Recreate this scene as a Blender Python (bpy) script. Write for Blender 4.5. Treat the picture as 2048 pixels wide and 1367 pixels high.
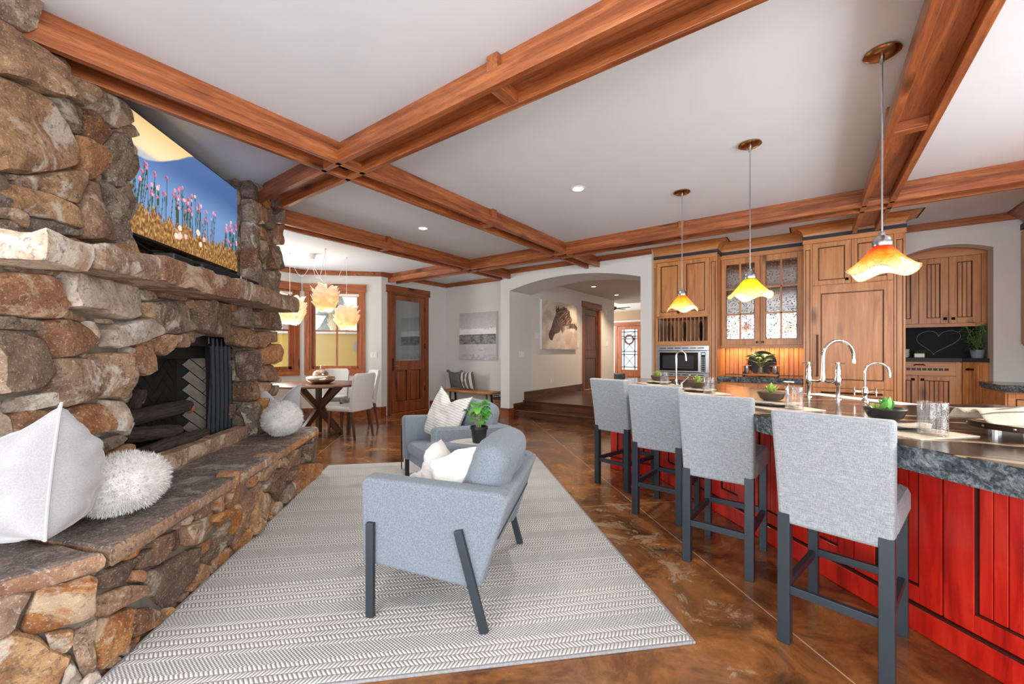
import bpy, bmesh, math, random
from math import sin, cos, pi, radians, sqrt, atan2, exp
from mathutils import Vector, Matrix, noise
for o in list(bpy.data.objects): bpy.data.objects.remove(o)
SC = bpy.context.scene
COL = SC.collection
R45 = radians(45)
CEIL = 2.81
def P3(n, s, z=0.0):
    """point of the 45 degree living-area frame (right, away, up) in world metres"""
    return ((n - s) * 0.70710678, (n + s) * 0.70710678, z)

# ------------------------------------------------------------------ camera
cam_d = bpy.data.cameras.new('camera'); cam = bpy.data.objects.new('camera', cam_d); COL.objects.link(cam)
cam.location = (0, 0, 1.25); cam.rotation_euler = (pi / 2, 0, radians(36.2))
cam_d.sensor_width = 36.0; cam_d.sensor_fit = 'HORIZONTAL'; cam_d.lens = 820.0 / 2048.0 * 36.0
cam_d.shift_y = 20.5 / 2048.0; cam_d.clip_start = 0.05; cam_d.clip_end = 200
SC.camera = cam
# ------------------------------------------------------------------ world, light, exposure
vs = SC.view_settings
vs.view_transform = 'Standard'; vs.look = 'None'; vs.exposure = 0.55; vs.gamma = 1.0; vs.use_curve_mapping = False
w = bpy.data.worlds.new('world'); SC.world = w; w.use_nodes = True
bg = w.node_tree.nodes['Background']; bg.inputs[0].default_value = (0.86, 0.93, 1.0, 1); bg.inputs[1].default_value = 1.7
def area(name, loc, rot, sx, sy, power, col=(1, 1, 1)):
    d = bpy.data.lights.new(name, 'AREA'); d.shape = 'RECTANGLE'; d.size = sx; d.size_y = sy; d.energy = power; d.color = col
    o = bpy.data.objects.new(name, d); COL.objects.link(o); o.location = loc; o.rotation_euler = rot
    return o
# daylight entering by the tall windows behind the camera, the patio doors to the right and the dining bay
area('daylight_rear_windows', (-0.2, -3.36, 1.35), (-pi / 2, 0, pi), 4.4, 2.3, 150, (0.96, 0.985, 1.0))
area('daylight_side_windows', (2.12, -0.9, 1.35), (0, pi / 2, 0), 2.3, 3.0, 75, (0.97, 0.99, 1.0))
area('added_kitchen_fill', (2.15, 2.7, 1.55), (0, pi / 2, 0), 1.0, 3.2, 40, (1.0, 0.99, 0.97))  # fill light at an invented, unseen window, added to brighten kitchen and ceiling
area('daylight_dining_window', (-7.76, 2.85, 1.65), (0, -pi / 2, 0), 1.4, 1.1, 60, (1.0, 0.98, 0.95))
area('daylight_foyer', (-7.6, 14.0, 1.9), (0, -pi / 2, 0), 2.2, 3.0, 130, (1.0, 0.97, 0.93))

# ------------------------------------------------------------------ helpers
def link(o, parent=None):
    COL.objects.link(o)
    if parent is not None: o.parent = parent
    return o
def tag(o, label=None, cat=None, group=None, kind=None):
    if label: o['label'] = label
    if cat: o['category'] = cat
    if group: o['group'] = group
    if kind: o['kind'] = kind
    return o
def thing(name, label, cat, loc=(0, 0, 0), rz=0.0, group=None):
    o = bpy.data.objects.new(name, None); o.empty_display_size = 0.1
    COL.objects.link(o); o.location = loc; o.rotation_euler = (0, 0, rz)
    return tag(o, label, cat, group)
def children(o): return [c for c in bpy.data.objects if c.parent == o]
def copy_tree(o, parent=None):
    c = o.copy(); COL.objects.link(c); c.parent = parent
    for k in children(o): copy_tree(k, c)
    return c

class MB:
    def __init__(s): s.v = []; s.f = []
    def add(s, vs, fs):
        b = len(s.v); s.v += [tuple(p) for p in vs]; s.f += [tuple(i + b for i in f) for f in fs]; return s
    def box(s, x0, x1, y0, y1, z0, z1):
        return s.add([(x0,y0,z0),(x1,y0,z0),(x1,y1,z0),(x0,y1,z0),(x0,y0,z1),(x1,y0,z1),(x1,y1,z1),(x0,y1,z1)],
                     [(0,3,2,1),(4,5,6,7),(0,1,5,4),(1,2,6,5),(2,3,7,6),(3,0,4,7)])
    def obox(s, c, ax, ay, az):
        """box from centre and three half vectors"""
        c = Vector(c); ax, ay, az = Vector(ax), Vector(ay), Vector(az)
        p = [c + ax * i + ay * j + az * k for k in (-1, 1) for (i, j) in ((-1,-1),(1,-1),(1,1),(-1,1))]
        return s.add(p, [(0,3,2,1),(4,5,6,7),(0,1,5,4),(1,2,6,5),(2,3,7,6),(3,0,4,7)])
    def bar(s, a, b, w, h, up=(0, 0, 1)):
        a, b = Vector(a), Vector(b); d = b - a; L = d.length; d.normalize()
        u = Vector(up); x = d.cross(u)
        if x.length < 1e-4: x = d.cross(Vector((0, 1, 0)))
        x.normalize(); u = x.cross(d)
        return s.obox((a + b) / 2, d * (L / 2), x * (w / 2), u * (h / 2))
    def prism(s, poly, z0, z1):
        n = len(poly)
        return s.add([(x, y, z0) for x, y in poly] + [(x, y, z1) for x, y in poly],
                     [tuple(range(n))[::-1], tuple(range(n, 2 * n))] + [(i, (i + 1) % n, n + (i + 1) % n, n + i) for i in range(n)])
    def prism_y(s, poly, y0, y1):
        n = len(poly)
        return s.add([(x, y0, z) for x, z in poly] + [(x, y1, z) for x, z in poly],
                     [tuple(range(n)), tuple(range(n, 2 * n))[::-1]] + [(n + i, n + (i + 1) % n, (i + 1) % n, i) for i in range(n)])
    def prism_x(s, poly, x0, x1):
        n = len(poly)
        return s.add([(x0, y, z) for y, z in poly] + [(x1, y, z) for y, z in poly],
                     [tuple(range(n))[::-1], tuple(range(n, 2 * n))] + [(i, (i + 1) % n, n + (i + 1) % n, n + i) for i in range(n)])
    def tube(s, pts, r, seg=8, closed=False):
        pts = [Vector(p) for p in pts]; n = len(pts); rr = r if isinstance(r, (list, tuple)) else [r] * n
        rings = []; px = None
        for i in range(n):
            a = pts[(i - 1) % n] if (closed or i > 0) else pts[i]; b = pts[(i + 1) % n] if (closed or i < n - 1) else pts[i]
            d = (b - a).normalized()
            if px is None: px = d.orthogonal().normalized()
            px = (px - d * px.dot(d))
            if px.length < 1e-6: px = d.orthogonal()
            px.normalize(); py = d.cross(px)
            rings.append([pts[i] + (px * cos(2 * pi * k / seg) + py * sin(2 * pi * k / seg)) * rr[i] for k in range(seg)])
        vs = [p for ring in rings for p in ring]; fs = []
        m = n if closed else n - 1
        for i in range(m):
            j = (i + 1) % n
            for k in range(seg):
                l = (k + 1) % seg; fs.append((i * seg + k, i * seg + l, j * seg + l, j * seg + k))
        if not closed: fs += [tuple(range(seg))[::-1], tuple(range((n - 1) * seg, n * seg))]
        return s.add(vs, fs)
    def lathe(s, prof, seg=24, c=(0, 0), wav=None, cap=True):
        vs = []; fs = []; n = len(prof)
        for i, (r, z) in enumerate(prof):
            for k in range(seg):
                a = 2 * pi * k / seg
                q, zz = (r, z) if wav is None else wav(i, r, z, a)
                vs.append((c[0] + q * cos(a), c[1] + q * sin(a), zz))
        for i in range(n - 1):
            for k in range(seg):
                l = (k + 1) % seg; fs.append((i * seg + k, i * seg + l, (i + 1) * seg + l, (i + 1) * seg + k))
        if cap and prof[0][0] > 1e-5 and wav is None: fs.append(tuple(range(seg))[::-1])
        if cap and prof[-1][0] > 1e-5 and wav is None: fs.append(tuple(range((n - 1) * seg, n * seg)))
        return s.add(vs, fs)
    def grid(s, fn, nu, nv):
        vs = [fn(i / nu, j / nv) for j in range(nv + 1) for i in range(nu + 1)]; w_ = nu + 1
        return s.add(vs, [(j * w_ + i, j * w_ + i + 1, (j + 1) * w_ + i + 1, (j + 1) * w_ + i) for j in range(nv) for i in range(nu)])
    def xf(s, m):
        s.v = [tuple(m @ Vector(p)) for p in s.v]; return s
    def mesh(s, name, smooth=False, angle=40):
        me = bpy.data.meshes.new(name); me.from_pydata(s.v, [], s.f); me.validate(); me.update()
        if smooth:
            me.polygons.foreach_set('use_smooth', [True] * len(me.polygons))
            try: me.set_sharp_from_angle(angle=radians(angle))
            except Exception: pass
        return me
    def build(s, name, mat, parent=None, loc=(0, 0, 0), rz=0.0, smooth=False, bevel=0.0, sub=0, angle=40, seg=2):
        me = s.mesh(name, smooth or sub > 0, 180 if sub else angle); me.materials.append(mat)
        o = bpy.data.objects.new(name, me); link(o, parent); o.location = loc; o.rotation_euler = (0, 0, rz)
        if bevel:
            b = o.modifiers.new('bevel', 'BEVEL'); b.width = bevel; b.segments = seg; b.limit_method = 'ANGLE'
        if sub:
            m = o.modifiers.new('sub', 'SUBSURF'); m.levels = sub; m.render_levels = sub
        return o
def bx(name, mat, parent, *dims, bevel=0.0): return MB().box(*dims).build(name, mat, parent, bevel=bevel)
def struct(o): o['kind'] = 'structure'; return o

# ------------------------------------------------------------------ materials
def lin(h):
    h = h.lstrip('#'); out = []
    for i in (0, 2, 4):
        c = int(h[i:i + 2], 16) / 255.0; out.append(c / 12.92 if c <= 0.04045 else ((c + 0.055) / 1.055) ** 2.4)
    return (*out, 1.0)
class NT:
    def __init__(s, name):
        s.m = bpy.data.materials.new(name); s.m.use_nodes = True; s.t = s.m.node_tree; s.n = s.t.nodes
        s.b = s.n['Principled BSDF']; s.out = s.n['Material Output']
    def new(s, ty, **kw):
        n = s.n.new(ty)
        for k, v in kw.items():
            if k in n.inputs.keys() if isinstance(k, str) else False: n.inputs[k].default_value = v
            else: setattr(n, k, v)
        return n
    def l(s, a, b): s.t.links.new(a, b)
    def coord(s, scale=(1, 1, 1), rot=(0, 0, 0), kind='Object', loc=(0, 0, 0)):
        c = s.n.new('ShaderNodeTexCoord'); m = s.n.new('ShaderNodeMapping'); m.inputs['Scale'].default_value = scale
        m.inputs['Rotation'].default_value = rot; m.inputs['Location'].default_value = loc
        s.l(c.outputs[kind], m.inputs[0]); return m.outputs[0]
    def noise(s, vec, scale=5, detail=4, rough=0.55, dist=0.0):
        n = s.n.new('ShaderNodeTexNoise'); n.inputs['Scale'].default_value = scale; n.inputs['Detail'].default_value = detail
        n.inputs['Roughness'].default_value = rough; n.inputs['Distortion'].default_value = dist
        if vec is not None: s.l(vec, n.inputs['Vector'])
        return n.outputs['Fac']
    def ramp(s, fac, stops, interp='LINEAR'):
        r = s.n.new('ShaderNodeValToRGB'); e = r.color_ramp.elements; r.color_ramp.interpolation = interp
        while len(e) < len(stops): e.new(0.5)
        for i, (p, c) in enumerate(stops):
            e[i].position = p; e[i].color = lin(c) if isinstance(c, str) else ((c, c, c, 1) if isinstance(c, (int, float)) else c)
        s.l(fac, r.inputs[0]); return r.outputs[0]
    def mix(s, fac, a, b, blend='MIX'):
        n = s.n.new('ShaderNodeMix'); n.data_type = 'RGBA'; n.blend_type = blend
        for sock, v in ((n.inputs[0], fac), (n.inputs[6], a), (n.inputs[7], b)):
            if isinstance(v, (int, float)): sock.default_value = v
            elif isinstance(v, str): sock.default_value = lin(v)
            elif isinstance(v, tuple): sock.default_value = v
            else: s.l(v, sock)
        return n.outputs[2]
    def math(s, op, a, b=0.5, c=0.0):
        n = s.n.new('ShaderNodeMath'); n.operation = op
        for i, v in enumerate((a, b, c)):
            if isinstance(v, (int, float)): n.inputs[i].default_value = v
            else: s.l(v, n.inputs[i])
        return n.outputs[0]
    def bump(s, h, strength=0.3, dist=0.01):
        b = s.n.new('ShaderNodeBump'); b.inputs['Strength'].default_value = strength; b.inputs['Distance'].default_value = dist
        s.l(h, b.inputs['Height']); s.l(b.outputs[0], s.b.inputs['Normal']); return b
    def col(s, v):
        if isinstance(v, str): s.b.inputs['Base Color'].default_value = lin(v)
        else: s.l(v, s.b.inputs['Base Color'])
    def set(s, **kw):
        for k, v in kw.items():
            k = {'rough': 'Roughness', 'metal': 'Metallic', 'spec': 'Specular IOR Level', 'coat': 'Coat Weight', 'ior': 'IOR', 'trans': 'Transmission Weight',
                 'emit': 'Emission Color', 'estr': 'Emission Strength', 'sheen': 'Sheen Weight', 'coatr': 'Coat Roughness'}[k]
            if isinstance(v, (int, float)): s.b.inputs[k].default_value = v
            elif isinstance(v, str): s.b.inputs[k].default_value = lin(v)
            else: s.l(v, s.b.inputs[k])
        return s
def plain(name, c, rough=0.5, metal=0.0, var=0.06, vs_=6.0, **kw):
    t = NT(name); h = lin(c); n = t.noise(t.coord(), vs_, 3)
    a = tuple(min(1, x * (1 + var)) for x in h[:3]) + (1,); b = tuple(x * (1 - var) for x in h[:3]) + (1,)
    t.col(t.ramp(n, [(0.3, b), (0.7, a)])); t.set(rough=rough, metal=metal, **kw); return t.m
def wood(name, dark, mid, light, axis='x', rough=0.38, knots=True, scale=1.0, coat=0.12, streak=0.55):
    t = NT(name); s = {'x': (0.5, 7, 7), 'y': (7, 0.5, 7), 'z': (7, 7, 0.5)}[axis]
    g = t.noise(t.coord(tuple(k * scale for k in s)), 3.0, 6, 0.6, 0.8)
    big = t.noise(t.coord(tuple(k * 0.45 * scale for k in s)), 1.6, 3, 0.5, 1.2)
    c = t.ramp(g, [(0.30, dark), (0.5, mid), (0.70, light)])
    c = t.mix(t.ramp(big, [(0.35, 0.0), (0.7, 0.5)]), c, light)
    fl = t.noise(t.coord(tuple(k * 5 * scale for k in s)), 4.0, 4, 0.6)
    c = t.mix(t.ramp(fl, [(0.32, streak), (0.5, 0.0)]), c, dark)
    if knots:
        ks = {'x': (1.4, 4, 4), 'y': (4, 1.4, 4), 'z': (4, 4, 1.4)}[axis]
        v = t.n.new('ShaderNodeTexVoronoi'); v.inputs['Scale'].default_value = 1.0; t.l(t.coord(ks), v.inputs['Vector'])
        k = t.ramp(v.outputs['Distance'], [(0.06, 0.9), (0.20, 0.0)])
        c = t.mix(k, c, tuple(x * 0.35 for x in lin(dark)[:3]) + (1,))
    t.col(c); t.set(rough=rough, coat=coat, coatr=0.25); t.bump(fl, 0.08, 0.004); return t.m
def fabric(name, c1, c2, scale=220, rough=0.95, bumpd=0.002, sheen=0.2, c3=None):
    t = NT(name); v = t.coord()
    n = t.noise(v, scale, 3, 0.7); n2 = t.noise(v, scale * 0.35, 2, 0.6); m = t.math('ADD', t.math('MULTIPLY', n, 0.6), t.math('MULTIPLY', n2, 0.4))
    st = [(0.38, c1), (0.62, c2)] + ([(0.75, c3)] if c3 else [])
    t.col(t.ramp(m, st)); t.set(rough=rough, sheen=sheen); t.bump(n, 0.5, bumpd); return t.m
def metal(name, c, rough=0.25): return plain(name, c, rough, 1.0, 0.03)
def glow(name, c, strength):
    t = NT(name); t.col(c); t.set(emit=c, estr=strength, rough=0.5); return t.m
def attr_mat(name, rough=0.6, emit=0.0):
    t = NT(name); a = t.n.new('ShaderNodeAttribute'); a.attribute_name = 'Col'; t.col(a.outputs['Color']); t.set(rough=rough)
    if emit: t.l(a.outputs['Color'], t.b.inputs['Emission Color']); t.b.inputs['Emission Strength'].default_value = emit
    return t.m
def clear(name, tint=(1, 1, 1), gl=0.12, rough=0.02, ripple=0):
    """window glass: lets light straight through and reflects a little"""
    t = NT(name); t.n.remove(t.b); tr = t.n.new('ShaderNodeBsdfTransparent'); tr.inputs[0].default_value = (*tint, 1)
    g = t.n.new('ShaderNodeBsdfGlossy'); g.inputs['Roughness'].default_value = rough
    lw = t.n.new('ShaderNodeLayerWeight'); lw.inputs[0].default_value = 0.35
    f = t.math('ADD', t.math('MULTIPLY', lw.outputs['Fresnel'], 0.6), gl)
    if ripple:
        b = t.n.new('ShaderNodeBump'); b.inputs['Strength'].default_value = 0.7; b.inputs['Distance'].default_value = 0.01
        v = t.n.new('ShaderNodeTexVoronoi'); v.inputs['Scale'].default_value = ripple; t.l(t.coord(), v.inputs['Vector'])
        h = t.ramp(v.outputs['Distance'], [(0.0, 1.0), (0.35, 0.0)]); t.l(h, b.inputs['Height']); t.l(b.outputs[0], g.inputs['Normal'])
    m = t.n.new('ShaderNodeMixShader'); t.l(f, m.inputs[0]); t.l(tr.outputs[0], m.inputs[1]); t.l(g.outputs[0], m.inputs[2]); t.l(m.outputs[0], t.out.inputs[0]); return t.m

M = {}
def plaster(name, c):
    t = NT(name); v = t.coord(); n = t.noise(v, 2.2, 5, 0.6); n2 = t.noise(v, 26, 4, 0.6); h = lin(c)
    t.col(t.ramp(n, [(0.3, tuple(x * 0.97 for x in h[:3]) + (1,)), (0.7, tuple(min(1, x * 1.02) for x in h[:3]) + (1,))])); t.set(rough=0.85)
    t.bump(t.math('ADD', n, t.math('MULTIPLY', n2, 0.25)), 0.12, 0.01); return t.m
M['wall'] = plaster('wall_plaster', '#d6d5d1'); M['ceil'] = plaster('ceiling_plaster', '#dbe1e8')
M['hallwall'] = plaster('hall_plaster', '#dcd7d0'); M['tan'] = plaster('tan_plaster', '#a58d72')
for a in 'xyz':
    M['beam_' + a] = wood('beam_alder_' + a, '#5a2810', '#8c4822', '#b87041', a)
    M['cab_' + a] = wood('cabinet_alder_' + a, '#97562a', '#bd7a43', '#d2985f', a, rough=0.4, streak=0.22)
    M['door_' + a] = wood('door_alder_' + a, '#57240f', '#83411f', '#a15b30', a, rough=0.32)
    M['dark_' + a] = wood('dark_floor_wood_' + a, '#2c1409', '#4b2614', '#6a3a20', a, rough=0.25)
    M['trim_' + a] = wood('window_alder_' + a, '#6b3014', '#9a5128', '#b8703f', a)
M['glaze'] = plain('dark_glaze', '#3a1c0c', 0.5)
M['black'] = plain('black_iron', '#15161a', 0.45)
M['blackgloss'] = plain('black_gloss', '#0b0c0e', 0.15)
M['bronze'] = plain('bronze_knob', '#3b2a20', 0.35, 0.8)
M['white'] = plain('white_paint', '#e9e7e3', 0.5, var=0.02)
M['chrome'] = metal('polished_nickel', '#d8d2cc', 0.07)
M['steel'] = metal('brushed_steel', '#b9bbbd', 0.28)
M['bandblack'] = plain('black_crown_band', '#262a2e', 0.55)
M['glass'] = clear('window_glass')
def floor_mat():
    t = NT('stained_concrete'); v = t.coord()
    n1 = t.noise(v, 0.9, 6, 0.62, 1.0); n2 = t.noise(v, 3.2, 7, 0.68, 0.8); n3 = t.noise(v, 30, 5, 0.7)
    c = t.ramp(n2, [(0.30, '#35200f'), (0.44, '#5f3a20'), (0.57, '#8a562d'), (0.72, '#b07844')])
    c = t.mix(t.ramp(n1, [(0.45, 0.0), (0.75, 0.6)]), c, '#a06b38')
    c = t.mix(t.ramp(n3, [(0.55, 0.0), (0.75, 0.35)]), c, '#2b170d')
    # worn pale patches where the stain has rubbed off
    n4 = t.noise(v, 2.3, 9, 0.72, 0.6); n5 = t.noise(t.coord(loc=(3.1, 1.7, 0)), 0.75, 2, 0.5)
    w_ = t.math('MULTIPLY', t.ramp(n4, [(0.56, 0.0), (0.61, 1.0)]), t.ramp(n5, [(0.52, 0.0), (0.62, 0.85)]))
    sx = t.n.new('ShaderNodeSeparateXYZ'); t.l(t.coord(rot=(0, 0, -R45)), sx.inputs[0])
    # traffic wear on the walkway between rug and stools
    wx = t.math('SUBTRACT', 1.0, t.math('MULTIPLY', t.math('ABSOLUTE', t.math('SUBTRACT', sx.outputs[0], 1.28)), 4.5)); wy = t.math('SUBTRACT', 1.0, t.math('MULTIPLY', t.math('ABSOLUTE', t.math('SUBTRACT', sx.outputs[1], 2.5)), 0.75))
    n6 = t.noise(v, 5.5, 9, 0.75, 0.8); mk = t.math('MINIMUM', wx, wy); w2 = t.ramp(t.math('ADD', n6, t.math('MULTIPLY', t.math('MAXIMUM', mk, -1.0), 0.16)), [(0.625, 0.0), (0.68, 0.65)])
    c = t.mix(t.math('MAXIMUM', w_, w2), c, '#a58d72')
    # saw-cut joints on the 45 degree grid
    def line(sock, at, per):
        d = t.math('ABSOLUTE', t.math('SUBTRACT', t.math('MODULO', t.math('ADD', sock, per * 20.5 - at), per), per / 2)); return t.math('LESS_THAN', d, 0.0035)
    j = t.math('MAXIMUM', line(sx.outputs[0], 1.515, 3.1), line(sx.outputs[1], 3.19, 3.1))
    c = t.mix(t.math('MULTIPLY', j, 0.7), c, '#c9ae92')
    t.col(c); t.set(rough=t.ramp(n2, [(0.3, 0.16), (0.7, 0.30)]), coat=0.25, coatr=0.12)
    t.bump(t.math('SUBTRACT', t.math('MULTIPLY', n3, 0.3), j), 0.15, 0.003); return t.m
M['floor'] = floor_mat()
# ------------------------------------------------------------------ room shell
struct(bx('floor', M['floor'], None, -8.3, 2.4, -3.6, 6.75, -0.12, 0.0))
struct(bx('ceiling', M['ceil'], None, -8.3, 2.4, -3.6, 7.0, CEIL, CEIL + 0.12))
def wallpoly(name, poly, y0, y1, mat=None, parent=None):
    return struct(MB().prism_y(poly, y0, y1).build(name, mat or M['wall'], parent))
struct(bx('wall_painting', M['wall'], None, -6.95, -4.83, 6.70, 6.85, 0, CEIL))
# arch wall, one outline with a segmental arch opening, 0.75 m deep
def arch_pts(x0, x1, zs, zp, n=20):
    h = zp - zs; w_ = (x1 - x0) / 2; r = (w_ * w_ + h * h) / (2 * h); cx = (x0 + x1) / 2; cz = zp - r; a = math.asin(w_ / r)
    return [(cx + r * sin(-a + 2 * a * i / n), cz + r * cos(-a + 2 * a * i / n)) for i in range(n + 1)]
AX0, AX1, AY = -4.62, -2.12, 6.23
poly = [(-4.83, 0), (AX0, 0)] + arch_pts(AX0, AX1, 2.41, 2.575) + [(AX1, 0), (-1.95, 0), (-1.95, CEIL), (-4.83, CEIL)]
wallpoly('wall_arch', poly, AY, AY + 0.75)
KX0, KX1, KY = 0.93, 1.663, 6.99
poly = [(-1.95, 0), (KX0, 0)] + arch_pts(KX0, KX1, 2.445, 2.525) + [(KX1, 0), (2.2, 0), (2.2, CEIL), (-1.95, CEIL)]
wallpoly('wall_kitchen', poly, KY, KY + 0.19)
def holed(name, axis, a0, a1, c0, c1, holes, mat=None):
    """wall of thickness c0..c1 with rectangular openings (u0,u1,z0,z1)"""
    m = MB(); us = sorted({a0, a1} | {h[0] for h in holes} | {h[1] for h in holes}); zs = sorted({0, CEIL} | {h[2] for h in holes} | {h[3] for h in holes})
    for i in range(len(us) - 1):
        for j in range(len(zs) - 1):
            cu, cz = (us[i] + us[i + 1]) / 2, (zs[j] + zs[j + 1]) / 2
            if any(h[0] < cu < h[1] and h[2] < cz < h[3] for h in holes): continue
            if axis == 'x': m.box(us[i], us[i + 1], c0, c1, zs[j], zs[j + 1])
            else: m.box(c0, c1, us[i], us[i + 1], zs[j], zs[j + 1])
    bm = bmesh.new(); me = m.mesh(name); bm.from_mesh(me); bmesh.ops.remove_doubles(bm, verts=bm.verts, dist=1e-4); bm.to_mesh(me); bm.free()
    me.materials.append(mat or M['wall']); o = bpy.data.objects.new(name, me); COL.objects.link(o); return struct(o)
holed('wall_rear', 'x', -2.75, 2.35, -3.55, -3.4, [(-2.4, 2.0, 0.2, 2.5)])
holed('wall_patio', 'y', -3.4, 0.75, 2.2, 2.35, [(-2.4, 0.6, 0.2, 2.5)])
holed('wall_right', 'y', 0.75, 7.2, 2.2, 2.35, [(1.1, 4.3, 1.05, 2.35)])  # unseen opening made up to go with the added kitchen fill light
struct(bx('wall_living', M['wall'], None, -2.9, -2.75, -3.4, -0.6, 0, CEIL))
DX = -6.78
holed('wall_door', 'y', 4.95, 6.72, DX - 0.15, DX, [(5.155, 6.085, 0, 2.44)])
# bay: 45 degree wall with a window, then the dining window wall
baylen = 1.46
def bay_frame(o): o.location = (DX, 4.95, 0); o.rotation_euler = (0, 0, radians(-135)); return o
bw = holed('wall_bay', 'x', 0, baylen, 0, 0.15, [(0.385, 1.32, 0.90, 2.41)])
bay_frame(bw); bw.scale = (1, -1, 1)
BX = DX - baylen * 0.7071
holed('wall_dining', 'y', 1.6, 4.95 - baylen * 0.7071, BX - 0.15, BX, [(2.3, 3.79, 0.90, 2.41)])
struct(bx('wall_dining_end', M['wall'], None, BX - 0.15, -4.4, 1.45, 1.6, 0, CEIL))
# hall beyond the arch
HZ0 = 0.30
holed('wall_hall', 'y', AY + 0.75, 11.18, AX0 - 0.15, AX0, [(9.36, 10.28, HZ0, 2.38)], M['hallwall'])
struct(bx('wall_foyer_return', M['hallwall'], None, -9.0, AX0, 11.18, 11.3, 0, 3.3))
struct(bx('wall_hall_right', M['hallwall'], None, -1.95, -1.8, AY + 0.75, 15.9, 0, 3.3))
holed('wall_foyer', 'x', -9.0, -1.8, 15.85, 16.0, [(-6.34, -5.32, HZ0, 2.30)], M['hallwall']); struct(bx('wall_foyer_upper', M['hallwall'], None, -9.0, -1.8, 15.85, 16.0, CEIL, 3.6))
struct(bx('wall_foyer_side', M['hallwall'], None, -9.1, -9.0, 11.3, 15.9, 0, 3.6))
struct(bx('ceiling_hall', plaster('hall_ceiling', '#cfc9c4'), None, -4.8, -1.8, AY + 0.75, 12.2, 2.74, 2.86))
struct(bx('ceiling_foyer', M['hallwall'], None, -9.0, -1.8, 11.2, 16.0, 3.42, 3.5))
struct(bx('trim_foyer_band', M['tan'], None, -9.0, -1.9, 15.70, 15.85, 2.52, 2.86))
struct(bx('trim_foyer_tray', M['tan'], None, -6.3, -3.2, 12.2, 13.4, 3.0, 3.30))
# two steps of dark wood up to the hall, floor planks
st = struct(tag(bpy.data.objects.new('floor_hall', None))); COL.objects.link(st)
bx('landing_base', M['dark_x'], st, -9.0, -1.8, 6.72, 16.0, 0.0, HZ0 - 0.02)
bx('step_base', M['dark_x'], st, AX0, AX1, 6.36, 6.72, 0.0, 0.13)
bx('tread', M['dark_x'], st, AX0, AX1, 6.33, 6.70, 0.13, 0.152, bevel=0.006)
bx('nosing', M['dark_x'], st, AX0, AX1, 6.67, 6.80, HZ0 - 0.02, HZ0 + 0.002, bevel=0.006)
bx('riser', M['dark_x'], st, AX0, AX1, 6.35, 6.365, 0.0, 0.13)
bx('riser', M['dark_x'], st, AX0, AX1, 6.70, 6.722, 0.15, HZ0 - 0.02)
pm = MB().box(0, 0.119, 0, 9.2, 0, 0.02).mesh('plank'); pm.materials.append(M['dark_y'])
for i in range(36):
    o = link(bpy.data.objects.new('plank', pm), st); o.location = (-4.62 + 0.12 * i - 1.2, 6.8, HZ0 - 0.02)
# ------------------------------------------------------------------ baseboards
BM = M['door_x']
def base(name, pts, mat=None, h=0.17, t=0.02, parent=None):
    m = MB()
    for (a, b) in zip(pts[:-1], pts[1:]):
        d = Vector(b) - Vector(a); nrm = Vector((-d.y, d.x)).normalized() * -1
        c = (Vector(a) + Vector(b)) / 2 + nrm * t / 2
        m.obox((c.x, c.y, h / 2), (d.x / 2, d.y / 2, 0), (nrm.x * t / 2, nrm.y * t / 2, 0), (0, 0, h / 2))
        m.obox((c.x, c.y, h + 0.008), (d.x / 2, d.y / 2, 0), (nrm.x * (t / 2 + 0.004), nrm.y * (t / 2 + 0.004), 0), (0, 0, 0.008))
    return struct(m.build(name, mat or BM))
base('baseboard_back', [(-6.78, 6.70), (-4.83, 6.70)]); base('baseboard_arch', [(-4.83, 6.70), (-4.83, AY), (AX0, AY), (AX0, 6.36)])
base('baseboard_door', [(DX, 4.95), (DX, 5.05)], M['door_y']); base('baseboard_door_far', [(DX, 6.2), (DX, 6.70)], M['door_y'])
base('baseboard_bay', [(BX, 4.95 - baylen * 0.7071), (DX, 4.95)]); base('baseboard_dining', [(BX, 1.6), (BX, 4.95 - baylen * 0.7071)], M['door_y'])
hb = base('baseboard_hall', [(AX0, 6.72), (AX0, 9.25)], M['dark_y'], 0.15); hb.location.z = HZ0
hb = base('baseboard_hall_step', [(AX0, 6.36), (AX0, 6.72)], M['dark_y'], 0.10); hb.location.z = 0.15
# ------------------------------------------------------------------ crown strip along the walls
def crown(name, a, b, mat, h=0.085, t=0.03):
    d = Vector(b) - Vector(a); nrm = Vector((d.y, -d.x)).normalized(); c = (Vector(a) + Vector(b)) / 2 + nrm * t / 2
    return struct(MB().obox((c.x, c.y, CEIL - h / 2), (d.x / 2, d.y / 2, 0), (nrm.x * t / 2, nrm.y * t / 2, 0), (0, 0, h / 2)).build(name, mat, bevel=0.003))
crown('trim_crown_back', (-6.78, 6.70), (-4.83, 6.70), M['beam_x']); crown('trim_crown_arch', (-4.83, AY), (-1.95, AY), M['beam_x'])
crown('trim_crown_door', (DX, 4.95), (DX, 6.70), M['beam_y']); crown('trim_crown_bay', (BX, 4.95 - baylen * 0.7071), (DX, 4.95), M['beam_x'])
crown('trim_crown_dining', (BX, 1.6), (BX, 4.95 - baylen * 0.7071), M['beam_y']); crown('trim_crown_kitchen', (0.85, KY), (2.2, KY), M['beam_x'])
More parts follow.
